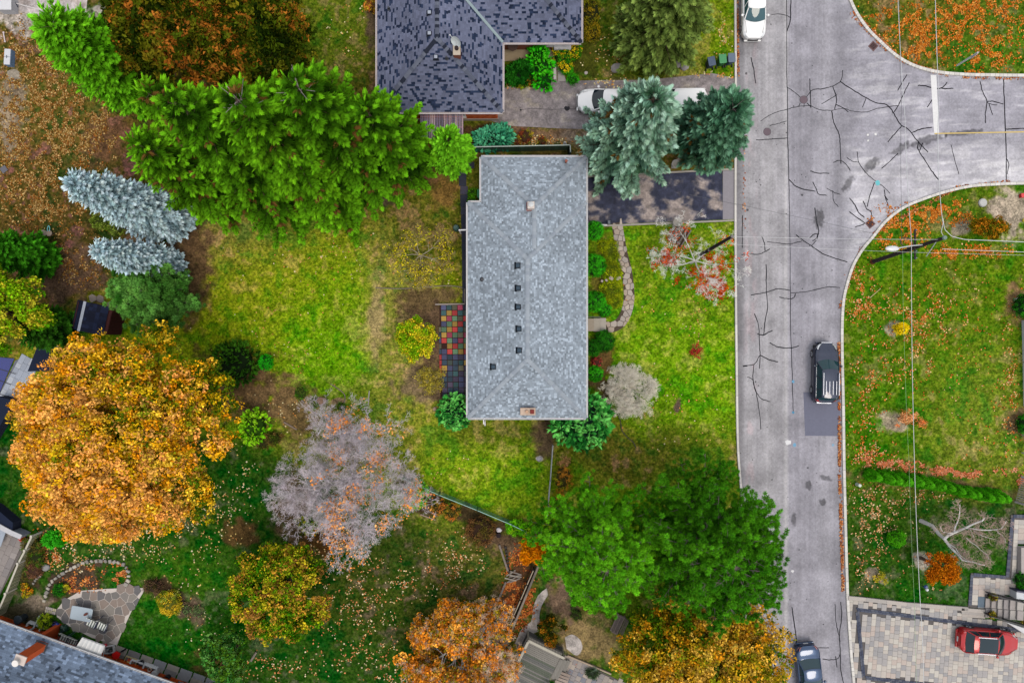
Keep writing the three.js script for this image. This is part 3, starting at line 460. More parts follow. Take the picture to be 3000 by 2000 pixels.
  part(di, 'dish_mount', [rod(V(cp.x, cp.y + .6, cp.z - .1), V(dp.x, dp.y, dp.z), .035), rod(V(dp.x - .05, dp.y + .05, dp.z), V(dp.x - .45, dp.y + .3, dp.z - .3), .02), ball(.06, dp.x - .45, dp.y + .3, dp.z - .3)], M(col(220, 224, 228), .4));
  // white planter box and dark awning over the entrance under the wing
  const wb = P(1648, 138, .9); part(h, 'window_box', [rbox(1.35, .3, .35, .02, wb.x, .9, wb.z)], whiteTrim);
  for (const [dx, dz, c] of [[0, 0, [100, 96, 110]], ]) { const pp = P(1502, 140, 1.2); part(h, 'porch_table', [cyl(.42, .42, .04, pp.x, 1.0, pp.z - .25, 24), cyl(.05, .05, 1.0, pp.x, 0, pp.z - .25)], M(col(84, 58, 50), .6)); }
}
// slatted lean-to roof against the dark roofed house
{
  const t = thing('pergola', 'pink and mauve slatted patio roof below the dark roofed house', 'pergola', P(1290, 375)), a = P(1233, 335, 2.5), b = P(1355, 335, 2.5), c = P(1354, 408, 2.3), pk = [M(col(196, 164, 180), .6), M(col(150, 130, 160), .6), M(col(214, 186, 196), .6), M(col(120, 108, 140), .6)];
  for (let k = 0; k < 26; k++) { const x = a.x + (b.x - a.x) * k / 25; part(t, 'slat', bar(V(x, 2.5, a.z), V(x, 2.3, c.z), .07, .02), pick(pk)); }
  for (const z of [a.z + .15, (a.z + c.z) / 2, c.z - .1]) part(t, 'beam', bar(V(a.x, 2.4 - (z - a.z) * .1, z), V(b.x, 2.4 - (z - a.z) * .1, z), .08, .14), M(col(180, 120, 100), .8));
  for (const x of [a.x + .1, b.x - .1]) part(t, 'post', bar(V(x, 0, c.z - .1), V(x, 2.25, c.z - .1), .1), M(col(170, 120, 100), .8));
}
// --- the blue grey roofed house in the lower left corner, brick wall towards its garden
let BL;
{
  srand(303);
  const H = 2.3, a = P(0, 1823, H), b = P(491, 2000, H), d = b.clone().sub(a).normalize(), n = V(-d.z, 0, d.x);   // n points away from the garden
  const h = thing('brick_house', 'brick house with blue grey shingle roof and tall orange chimney, lower left corner', 'house', P(150, 1960)); const o = h.position.clone();
  const roof = new THREE.Group(); roof.name = 'roof'; h.add(roof);
  const A = a.clone().addScaledVector(d, -8), B = b.clone().addScaledVector(d, 7), W = 4.6, S = .36;
  const r0 = A.clone().addScaledVector(n, W).add(V(0, W * S, 0)), r1 = B.clone().addScaledVector(n, W).add(V(0, W * S, 0)), C = B.clone().addScaledVector(n, 2 * W), D = A.clone().addScaledVector(n, 2 * W);
  part(roof, 'roof_deck', [fan([B, A, r0, r1]), fan([D, C, r1, r0])], M(col(110, 124, 146), .95));
  const it = [], tone = (x, z) => { const u = R(), k = fbm(x * .5, z * .5, 2), base = 128 + (k - .5) * 40, v = u < .2 ? base + R(14, 40) : u < .45 ? base - R(16, 40) : base + R(-10, 10); return col(v * .86, v * .98, v * 1.16); };
  shingles([A, B, r1, r0], { course: .15, tab: .33, color: tone }, it); shingles([C, D, r0, r1], { course: .15, tab: .33, color: tone, keep: (x, z) => x > -44 && z < 31 }, it);
  for (const q of it) q.m.premultiply(new THREE.Matrix4().makeTranslation(-o.x, 0, -o.z));
  inst(roof, 'shingle', shingleGeo, MI, it, 'stuff');
  ridgeCaps(roof, r0.clone().sub(o), r1.clone().sub(o), [M(col(130, 144, 168), .95), M(col(116, 130, 154), .95)]);
  gutter(h, A, B, 1, whiteTrim);
  const wa = A.clone().addScaledVector(n, .95).setY(0), wb = B.clone().addScaledVector(n, .95).setY(0), wc = C.clone().addScaledVector(n, -.5).setY(0), wd = D.clone().addScaledVector(n, -.5).setY(0);
  part(h, 'wall', prism([wa, wb, wc, wd], 0, H - .1), M(col(150, 84, 60), .9));
  const bw = brickWall(h, wa.clone().addScaledVector(n, -.022), wb.clone().addScaledVector(n, -.022), 0.05, H - .12, -1, [col(210, 92, 44), col(186, 76, 38), col(226, 110, 56), col(196, 84, 40)]);
  part(h, 'soffit', [fan([A.clone().add(V(0, -.09, 0)), B.clone().add(V(0, -.09, 0)), wb.clone().setY(H - .09), wa.clone().setY(H - .09)])], whiteTrim);
  const at = (px, py, y = 0, off = 0) => { const p = P(px, py, y), q = p.clone().sub(wa); return wa.clone().addScaledVector(d, q.dot(d)).addScaledVector(n, -off).setY(y); };
  const ang = Math.atan2(-d.z, d.x);
  for (const px of [95, 440]) { const p = at(px, 1822 + px * .36, 2, 0); windowPart(h, p.clone().setY(.9).addScaledVector(n, -.04), 2.4, 1.2, ang + Math.PI, 'white framed window in the brick wall'); }
  for (const [px, py] of [[118, 1842], [417, 1963]]) { const p = at(px, py, .15, .2), w = 2.2; part(h, 'window_well', [bar(p.clone().addScaledVector(d, -w / 2).addScaledVector(n, -.2), p.clone().addScaledVector(d, w / 2).addScaledVector(n, -.2), .12, .3), bar(p.clone().addScaledVector(d, -w / 2).addScaledVector(n, .15), p.clone().addScaledVector(d, -w / 2).addScaledVector(n, -.13), .12, .3), bar(p.clone().addScaledVector(d, w / 2).addScaledVector(n, .15), p.clone().addScaledVector(d, w / 2).addScaledVector(n, -.13), .12, .3), bar(p.clone().addScaledVector(n, .15), p.clone().addScaledVector(n, -.13), .1, .28)], M(col(236, 240, 246), .7)); }
  const bp = at(160, 1866, 0, .02); part(h, 'buttress', [bar(bp.clone().setY(1.0), bp.clone().setY(1.0).addScaledVector(n, -1.0), .3, 2.0)], M(col(204, 90, 44), .9));
  // chimney
  const q = P(119, 1893, 2.6), S2 = 2.0, cx = q.x, cz = q.z, cg = rbox(.72, S2 + .6, .55, .02, 0, 2.5 + S2 / 2, 0); cg.rotateY(ang); cg.translate(cx, 0, cz);
  const ch = part(h, 'chimney', [cg], M(col(226, 104, 58), .9)); const c1 = rbox(.85, .1, .7, .02); c1.rotateY(ang); c1.translate(cx, 2.82 + S2, cz); part(ch, 'chimney_cap', c1, M(col(230, 214, 206), .8));
  part(ch, 'flue', [cyl(.2, .2, .3, cx - .12, 2.86 + S2, cz + .1, 16), cyl(.26, .24, .05, cx - .12, 3.16 + S2, cz + .1, 16)], M(col(246, 240, 236), .6)); const c2 = box(.95, .06, .8); c2.rotateY(ang); c2.translate(cx, 2.66, cz); part(ch, 'flashing', c2, M(col(40, 44, 56), .7));
  for (const [px, py] of [[163, 1962], [145, 1994]]) { const p = P(px, py, 3.2); part(roof, 'vent_pipe', [cyl(.09, .09, .6, p.x, 2.8, p.z)], M(col(50, 66, 92), .5)); }
  const dp = at(62, 1832, 2.2, .15); part(h, 'downspout', [bar(dp.clone().setY(2.2).addScaledVector(n, -.3), dp.clone().setY(.4), .1), bar(dp.clone().setY(.4), dp.clone().setY(.15).addScaledVector(n, -1), .1)], M(col(190, 200, 206), .5));
  BL = { at, d, n, ang };
}
// ---------------------------------------------------------------- plants: a few leaf, needle and twig clumps, placed many times through each crown
const leafMat = new THREE.MeshPhysicalMaterial({ color: 0xffffff, roughness: .95, specularIntensity: 0, vertexColors: true, transmission: .3, thickness: 0, side: THREE.DoubleSide });
const needleMat = new THREE.MeshLambertMaterial({ color: 0xffffff, vertexColors: true, side: THREE.DoubleSide });
const lc = (r, g, b) => col(r, g, b, LEAFK);                            // leaves shade one another, so one leaf is lighter than the crown it makes
const bark = (r, g, b) => M(col(r, g, b, 1.35), .95);
function quads(list) {                                                  // list of {p, a, b, c}: a leaf at p along a (length) with half width b; folded; tint c
  const pos = [], clr = [];
  for (const { p, a, b, c, n } of list) {
    const t = p.clone().add(a), m = p.clone().addScaledVector(a, .45), l = m.clone().add(b).addScaledVector(n, .12 * a.length()), r = m.clone().sub(b).addScaledVector(n, .12 * a.length());
    for (const v of [p, l, t, p, t, r]) { pos.push(v.x, v.y, v.z); }
    for (let i = 0; i < 6; i++) clr.push(c, c, c);
  }
  const g = new THREE.BufferGeometry(); g.setAttribute('position', new THREE.Float32BufferAttribute(pos, 3)); g.setAttribute('color', new THREE.Float32BufferAttribute(clr, 3)); g.computeVertexNormals(); return g;
}
const dirIn = () => { const z = R(-1, 1), t = R(6.283), s = Math.sqrt(1 - z * z); return V(s * Math.cos(t), z, s * Math.sin(t)); };
// leaf clump, radius ~1: broad leaves mostly facing up and outwards
function leafClump(n, size, wide) {
  const l = []; for (let i = 0; i < n; i++) { const d = dirIn(), p = d.clone().multiplyScalar(Math.cbrt(R()) * .85), nrm = dirIn().multiplyScalar(.7).add(V(0, .9, 0)).normalize(), a = dirIn().cross(nrm).normalize(), b = a.clone().cross(nrm).normalize(); const s = size * R(.7, 1.25); l.push({ p: p.addScaledVector(a, -s / 2), a: a.multiplyScalar(s), b: b.multiplyScalar(s * wide), c: R(.45, 1.4), n: nrm }); }
  return quads(l);
}
// needle spray along +x, length 1, lying in the xz plane
function spray(n, w, droop) {
  const l = [];
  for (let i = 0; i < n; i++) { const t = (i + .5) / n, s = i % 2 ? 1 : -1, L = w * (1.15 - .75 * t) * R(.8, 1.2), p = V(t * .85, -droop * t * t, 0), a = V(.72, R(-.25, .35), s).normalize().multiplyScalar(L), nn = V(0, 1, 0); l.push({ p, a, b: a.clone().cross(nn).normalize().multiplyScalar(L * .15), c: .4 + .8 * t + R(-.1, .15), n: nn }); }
  for (const k of [-.1, .1]) l.push({ p: V(.1, 0, 0), a: V(.95, -droop, k), b: V(0, k > 0 ? .05 : -.05, .1), c: .95, n: UPV });
  return quads(l);
}
// a tuft of needles, radius 1, for pines
function tuft(n, up, thin) {
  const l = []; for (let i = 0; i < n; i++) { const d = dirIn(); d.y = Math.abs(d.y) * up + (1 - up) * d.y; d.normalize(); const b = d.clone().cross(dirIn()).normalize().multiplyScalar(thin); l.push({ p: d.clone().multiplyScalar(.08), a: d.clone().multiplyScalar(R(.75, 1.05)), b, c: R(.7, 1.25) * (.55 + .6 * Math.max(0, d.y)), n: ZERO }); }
  return quads(l);
}
// a spray of thin bare twigs along +y, length 1
function twigs(n, th) {
  const g = [], grow = (p, d, L, r, k) => { const q = p.clone().addScaledVector(d, L); g.push(rod(p, q, r, r * .5, 3)); if (k > 0) for (let i = 0; i < n; i++) { const t = R(.35, 1), e = d.clone().multiplyScalar(.9).add(dirIn().multiplyScalar(.75)).normalize(); grow(p.clone().lerp(q, t), e, L * R(.5, .75), r * .6, k - 1); } };
  grow(ZERO.clone(), V(0, 1, 0), .5, th, 2); const m = merge(g); paint(m, new THREE.Color(1, 1, 1)); return m;
}
srand(555);
const G = {
  leaf: [leafClump(16, .62, .36), leafClump(16, .62, .36), leafClump(14, .7, .3)], small: [leafClump(26, .4, .34)], big: [leafClump(24, .42, .4)],
  sparse: [leafClump(6, .5, .34), leafClump(5, .5, .34)],
  spray: [spray(20, .46, .14)], fine: [spray(16, .34, .1), spray(16, .38, .16)], tuft: [tuft(70, .8, .085)], star: [tuft(26, .85, .12), tuft(22, .8, .13)],
  twig: [twigs(4, .015)],
};
const MT = new THREE.Matrix4(), Q1 = new THREE.Quaternion(), Q2 = new THREE.Quaternion(), XAX = V(1, 0, 0);
const vary = (c, k = .12, hue = .03) => { const f = 1 + R(-k, k); return new THREE.Color(c.r * f * (1 + R(-hue, hue) * 2), c.g * f, c.b * f * (1 + R(-hue, hue) * 2)); };
class Crown {                                                            // collects copies by clump geometry
  constructor() { this.by = new Map(); this.g = null; }
  add(geo, pos, dir, size, c, roll = R(6.283), flat = 1) {
    geo = this.g ??= geo; const axis = geo.isTwig ? UPV : XAX; Q1.setFromUnitVectors(axis, dir); Q2.setFromAxisAngle(dir, roll);
    if (!this.by.has(geo)) this.by.set(geo, []);
    this.by.get(geo).push({ m: new THREE.Matrix4().compose(pos, Q2.clone().multiply(Q1), typeof size === 'number' ? V(size, size * flat, size) : size), c });
  }
  build(parent, name, mat) { const o = rootPos(parent), T = new THREE.Matrix4().makeTranslation(-o.x, -o.y, -o.z); for (const [g, l] of this.by) { for (const q of l) q.m.premultiply(T); inst(parent, name, g, mat, l); } }
}
for (const g of G.twig) g.isTwig = true;
const flatDir = (d) => { const q = d.clone(); return q.normalize(); };

// --- spruces and other conifers with whorled boughs
function conifer(name, label, px, py, h, r, C, o = {}) {
  const b = P(px, py), t = thing(name, label, o.cat ?? 'tree', b, o.group), cr = new Crown(), limbs = [], lean = o.lean ?? V(0, 0, 0), geos = o.geo ?? G.spray, c0 = lc(...C[0]), c1 = lc(...C[1]), c2 = lc(...(C[2] ?? C[1]));
  const at = (y) => b.clone().addScaledVector(lean, y / h).setY(y), start = o.start ?? .06, step = o.step ?? .42, per = o.per ?? 7, size = o.size ?? .5, irr = o.irr ?? .3;
  part(t, 'trunk', rod(b.clone(), at(h * .97), .02 * h * (o.thick ?? .55) + .04, .02, 8), bark(...(o.bark ?? [96, 78, 70])));
  let a0 = R(6.28); const lobe = R(9);
  for (let y = h * start; y < h * .985; y += step * R(.8, 1.2)) {
    const f = (y / h - start) / (1 - start), env = r * Math.pow(1 - f, o.pow ?? .8) * (f < .12 ? .8 + 1.6 * f : 1) + .12, n = Math.max(3, Math.round(per * (f > .85 ? .7 : 1)));
    a0 += 2.4;
    for (let i = 0; i < n; i++) {
      const az = a0 + i * 6.283 / n + R(-.25, .25), L = env * (1 - irr + 2 * irr * fbm(az * 1.3 + lobe, y * .55, 2)) * R(.88, 1.1), slope = (o.up ?? -.22) + f * .75 + R(-.1, .1), p0 = at(y), dir = V(Math.cos(az), slope, Math.sin(az)), tone = c0.clone().lerp(c1, Math.min(1, Math.max(0, fbm(az * 2 + y, y * .8, 2) * 1.5 - .3 + R(-.2, .2))));
      const pt = (s) => p0.clone().addScaledVector(dir, s * L).add(V(0, (s * s) * L * (o.tip ?? .14), 0));
      if (L > .7) limbs.push(rod(p0, pt(.9), .012 + L * .009, .006, 3));
      const stp = size * .5; let side = 1;
      for (let s = Math.min(.5, .3 / L); s <= 1.001; s += stp / L) {
        const p = pt(s), tp = o.dead && R() < o.dead ? col(130, 100, 50) : tone.clone().lerp(c2, Math.max(0, s - .55) * (o.tipMix ?? .9)), sz = size * (s > .8 ? .85 : 1.05) * R(.8, 1.2);
        for (const k of o.sides ?? [-1, 1]) { const q = V(Math.cos(az + k * R(.55, 1.05)), slope * .6 + R(-.2, .25), Math.sin(az + k * R(.55, 1.05))).normalize(); cr.add(pick(geos), p, q, sz * Math.min(1.25, .55 + .8 * (1 - s) * Math.min(1, L / 1.6) + .3), vary(tp, .16), R(-.5, .5)); }
        if (R() < .55) cr.add(pick(geos), p.clone().add(V(0, .03, 0)), V(Math.cos(az), slope + .35, Math.sin(az)).normalize(), sz * .9, vary(tp, .16), R(-.6, .6));
        side = -side;
      }
      cr.add(pick(geos), pt(.95), V(Math.cos(az), slope + .2, Math.sin(az)).normalize(), size, vary(c2, .15), R(-.5, .5));
    }
  }
  cr.add(pick(geos), at(h * .97), UPV.clone(), .5, vary(c2)); 
  if (o.whorl) { const dead = []; for (let i = 0; i < 16; i++) { const y = h * R(.86, .95), az = R(6.28), p = at(y), q = p.clone().add(V(Math.cos(az) * R(.6, 1.3), R(.5, .9), Math.sin(az) * R(.6, 1.3))); dead.push(rod(p, q, .03, .012, 4)); } part(t, 'dead_limb', dead, bark(150, 140, 140)); }
  if (limbs.length) part(t, 'limb', limbs, bark(...(o.bark ?? [96, 78, 70])));
  cr.build(t, o.part ?? 'crown', needleMat);
  return t;
}
// --- pines: open limbs ending in round needle tufts
function pine(name, label, px, py, h, r, C, o = {}) {
  const b = P(px, py), t = thing(name, label, 'tree', b), cr = new Crown(), limbs = [], lean = o.lean ?? V(0, 0, 0), at = (y) => b.clone().addScaledVector(lean, y / h).setY(y), c0 = lc(...C[0]), c1 = lc(...C[1]), ts = o.size ?? .34;
  part(t, 'trunk', rod(b.clone(), at(h * .96), .26, .05, 9), bark(120, 96, 84));
  let a0 = R(6);
  for (let y = h * (o.start ?? .28); y < h * .98; y += R(.5, .75)) {
    const f = y / h, env = r * Math.min(1, Math.pow(Math.max(0, (1.02 - f)) / .62, .62)) * R(.88, 1.08), n = o.per ?? 7; a0 += 1.1;
    for (let i = 0; i < n; i++) {
      const az = a0 + i * 6.283 / n + R(-.3, .3), L = env * R(.72, 1.1) * (1 - (o.irr ?? .2) + 2 * (o.irr ?? .2) * fbm(az * 1.2 + px, f * 3, 2)), sl = .12 + f * .45, p0 = at(y), dir = V(Math.cos(az), sl, Math.sin(az)), pt = (s) => p0.clone().addScaledVector(dir, s * L).add(V(0, -.12 * L * s * (1 - s), 0)), tone = c0.clone().lerp(c1, Math.min(1, Math.max(0, fbm(az + y * 3, y, 2) * 1.2 - .1)));
      limbs.push(rod(p0, pt(.5), .03 + .012 * L, .03, 4), rod(pt(.5), pt(1), .03, .014, 4));
      for (let s = f > .8 ? .05 : .3; s <= 1.01; s += .4 / L) {
        const p = pt(s), k = Math.floor(R(o.k0 ?? 4, o.k1 ?? 7));
        for (let j = 0; j < k; j++) { const aa = az + R(-1.5, 1.5), l = R(.2, .85) * (1.15 - .35 * s), q = p.clone().add(V(Math.cos(aa) * l, R(.02, .38), Math.sin(aa) * l)); if (R() < .6) limbs.push(rod(p, q, .012, .008, 3)); cr.add(pick(G.tuft), q, V(0, 1, 0).add(dirIn().multiplyScalar(.35)).normalize(), ts * R(.8, 1.15), vary(tone, .2, .04).multiplyScalar(.62 + 1.7 * (q.y - p.y))); }  // higher tufts tinted lighter: top light painted into the colour, plus paler young growth
      }
    }
  }
  for (let i = 0; i < 14; i++) cr.add(pick(G.tuft), at(h * .97).add(V(R(-.4, .4), R(-.2, .3), R(-.4, .4))), V(0, 1, 0).add(dirIn().multiplyScalar(.4)).normalize(), ts * R(.8, 1.1), vary(c1, .15));
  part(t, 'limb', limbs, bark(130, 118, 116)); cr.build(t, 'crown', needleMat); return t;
}
// G.tuft grows along +y already: turn +x to up is wrong for it, so tufts are made to face +x
for (const k of ['tuft', 'star']) for (const g of G[k]) g.rotateZ(-Math.PI / 2);

// --- branching skeleton for broadleaf and bare trees
function skeleton(b, o, segs, tips) {
  const grow = (p, d, L, r, k) => {
    const n = Math.max(2, Math.round(L / (o.seg ?? .5))); let q = p.clone(), dd = d.clone();
    for (let i = 0; i < n; i++) {
      dd.add(dirIn().multiplyScalar(o.wander ?? .16)).add(V(0, (o.rise ?? .04), 0)).normalize();
      const e = q.clone().addScaledVector(dd, L / n), r1 = r * (1 - .55 / n); segs.push([q, e, r, r1, k]); 
      if (k > 0 && i >= 1 || (k > 0 && n < 3)) { const kids = R() < (o.kid ?? .75) ? 1 : 0; for (let j = 0; j < kids; j++) grow(e, dd.clone().multiplyScalar(.75).add(dirIn().multiplyScalar(o.spread ?? .8)).normalize(), L * R(.5, .75), r1 * .6, k - 1); }
      q = e; r = r1;
    }
    if (k > 0) { const m = o.fork ?? 2; for (let j = 0; j < m; j++) grow(q, dd.clone().add(dirIn().multiplyScalar((o.spread ?? .8) * .8)).normalize(), L * R(.6, .85), r * .75, k - 1); }
    else tips.push({ p: q, d: dd });
  };
  return grow;
}
const tubeOf = (segs, n) => segs.map(([a, b, r0, r1, k]) => rod(a, b, r0, Math.max(.004, r1), k > 1 ? 6 : 3));
// --- broadleaf crown made of leaf clumps on limbs; lobes give it clumps and gaps
function broadleaf(name, label, px, py, h, r, pal, o = {}) {
  const b = P(px, py), t = thing(name, label, o.cat ?? 'tree', b), cr = new Crown(), cs = pal.map((c) => col(...c, o.k ?? 1.45)), y0 = h * (o.low ?? .3), lobes = [], limbs = [], geos = o.geo ?? G.leaf, sz = o.size ?? .42, sq = o.sq ?? 1;
  const mid = b.clone().addScaledVector(o.lean ?? ZERO, 1);
  part(t, 'trunk', rod(b.clone(), V(b.x + (mid.x - b.x) * .5, h * .6, b.z + (mid.z - b.z) * .5), .1 + .018 * r * 2, .06, 9), bark(...(o.bark ?? [92, 76, 66])));
  for (let i = 0; i < (o.lobes ?? 60); i++) {
    const u = Math.sqrt((i + R()) / (o.lobes ?? 60)), az = i * 2.39996 + R(-.2, .2), dome = Math.sqrt(Math.max(0, 1 - u * u * .92)), edge = 1 - (o.irr ?? .16) + 2 * (o.irr ?? .16) * fbm(az * .9 + px, 3, 2), c = V(mid.x + Math.cos(az) * u * r * .86 * edge, y0 + (h - y0) * (.35 + .62 * dome) * R(.86, 1.05) - .3, mid.z + Math.sin(az) * u * r * .86 * edge * sq);
    lobes.push([c, r * R(.16, .25) * (o.lobe ?? 1)]);
    if (i % 2 === 0) { const s = V(b.x + (mid.x - b.x) * .45, y0 + (h - y0) * .15, b.z + (mid.z - b.z) * .45), m = s.clone().lerp(c, .55).add(V(0, .25, 0)); limbs.push(rod(s, m, .05 + .008 * r, .04, 4), rod(m, c, .04, .012, 4)); }
  }
  part(t, 'limb', limbs, bark(...(o.bark ?? [92, 76, 66])));
  const per = o.per ?? 55;
  for (const [c, q] of lobes) {
    const tone = R(), dens = R(.75, 1.1);
    for (let i = 0; i < per * dens; i++) {
      const d = dirIn(); d.y = d.y * .7 + .25; d.normalize(); const p = c.clone().addScaledVector(d, q * Math.pow(R(), .4) * 1.25); p.y -= q * .1;
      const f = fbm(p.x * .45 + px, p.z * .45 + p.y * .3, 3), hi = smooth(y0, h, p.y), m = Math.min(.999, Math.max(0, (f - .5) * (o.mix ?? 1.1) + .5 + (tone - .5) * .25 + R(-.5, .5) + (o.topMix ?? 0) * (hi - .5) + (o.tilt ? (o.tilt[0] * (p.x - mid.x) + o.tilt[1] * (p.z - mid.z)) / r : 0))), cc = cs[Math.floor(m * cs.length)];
      if (fbm(p.x * 1.25 + px, p.z * 1.25 + p.y * .9, 3) < (o.holes ?? .42)) continue;
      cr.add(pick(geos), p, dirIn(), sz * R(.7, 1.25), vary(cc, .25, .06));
    }
  }
  cr.build(t, 'crown', leafMat); return t;
}
// --- leafless trees and shrubs: limbs, fine twigs, and now and then a leaf left on them
function bare(name, label, px, py, o) {
  const b = P(px, py), t = thing(name, label, o.cat ?? 'tree', b, o.group), segs = [], tips = [], cr = new Crown(), tw = new Crown(), g = skeleton(b, o, segs, tips), c1 = col(...(o.twig ?? o.color), 2.3);
  const n = o.stems ?? 5, top = b.clone().add(o.off ?? ZERO).setY(o.trunk ?? .4);
  part(t, 'trunk', rod(b.clone(), top, (o.rad ?? .1) * 1.25, o.rad ?? .1, 8), bark(...o.color));
  for (let i = 0; i < n; i++) { const az = i * 6.283 / n + R(-.4, .4), e = o.elev ?? .6; g(top, V(Math.cos(az), e * R(o.e0 ?? .6, o.e1 ?? 1.4), Math.sin(az)).normalize(), o.len * R(.8, 1.15), (o.rad ?? .1) * .7, o.depth); }
  part(t, 'limb', tubeOf(segs.filter((s) => s[4] >= 1), 4), bark(...o.color));
  const fine = segs.filter((s) => s[4] < 1); if (fine.length) part(t, 'branch', tubeOf(fine, 3), bark(...(o.twig ?? o.color)));
  for (const s of [...tips, ...fine.map(([a, e]) => ({ p: e, d: e.clone().sub(a).normalize() }))]) {
    for (let i = 0; i < (o.tw ?? 1); i++) tw.add(pick(G.twig), s.p, s.d.clone().add(dirIn().multiplyScalar(.5)).normalize(), (o.twSize ?? .7) * R(.7, 1.2), vary(c1, .15));
    if (o.leaves && R() < o.leafP && (!o.leafIf || o.leafIf(s.p))) for (let i = 0; i < (o.leafN ?? 2); i++) cr.add(pick(o.leafGeo ?? G.sparse), s.p.clone().add(dirIn().multiplyScalar(.3)), dirIn(), (o.leafSize ?? .35) * R(.7, 1.3), vary(lc(...pick(o.leaves)), .2, .05));
  }
  if (tw.by.size) tw.build(t, 'twig', needleMat); if (cr.by.size) cr.build(t, 'leaves', leafMat); return t;
}
// --- shrubs: a dark woody core under a skin of small clumps
function shrub(name, label, blobs, pal, o = {}) {                        // blobs: [px, py, radius m, height m, squash z]
  const b = P(blobs[0][0], blobs[0][1]), t = thing(name, label, o.cat ?? 'shrub', b, o.group), cr = new Crown(), cs = pal.map((c) => lc(...c)), geos = o.geo ?? G.small, core = [];
  for (const [px, py, r, h, sq = 1] of blobs) {
    const c = P(px, py, h * .5), ry = h * .5;
    if (!o.open) core.push(new THREE.SphereGeometry(1, 12, 8).scale(r * .82, ry * .84, r * .82 * sq).translate(c.x, ry * .98, c.z));
    else core.push(...[0, 1, 2, 3, 4, 5].map((k) => rod(V(c.x, 0, c.z), V(c.x + Math.cos(k * 1.05 + px) * r * .6, h * .7, c.z + Math.sin(k * 1.05 + px) * r * .6 * sq), .02, .008, 4)));
    const N = Math.round((o.dens ?? 95) * r * Math.max(r, h * .7));
    for (let i = 0; i < N; i++) {
      const d = dirIn(); if (d.y < -.5) d.y = -d.y; const q = o.open ? Math.pow(R(), .5) : R(.86, 1.02) * (1 - (o.rough ?? .06) + 2 * (o.rough ?? .06) * fbm(d.x * 3 + px, d.z * 3 + d.y * 2, 2)), p = V(c.x + d.x * r * q, ry + d.y * ry * q, c.z + d.z * r * sq * q);
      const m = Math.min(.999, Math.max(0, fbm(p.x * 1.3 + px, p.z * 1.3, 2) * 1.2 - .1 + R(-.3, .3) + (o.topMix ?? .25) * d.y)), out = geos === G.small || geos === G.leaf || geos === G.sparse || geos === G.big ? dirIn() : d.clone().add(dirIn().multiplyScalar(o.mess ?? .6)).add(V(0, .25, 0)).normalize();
      cr.add(pick(geos), p, out, (o.size ?? .2) * R(.7, 1.25), vary(cs[Math.floor(m * cs.length)], .16, .04));
    }
  }
  if (o.open) part(t, 'branch', core, M(col(...(o.core ?? [34, 44, 22])), .95)); else for (const q of core) part(t, 'branch', q, M(col(...(o.core ?? [34, 44, 22])), .95)); cr.build(t, 'foliage', o.needle ? needleMat : leafMat); return t;
}
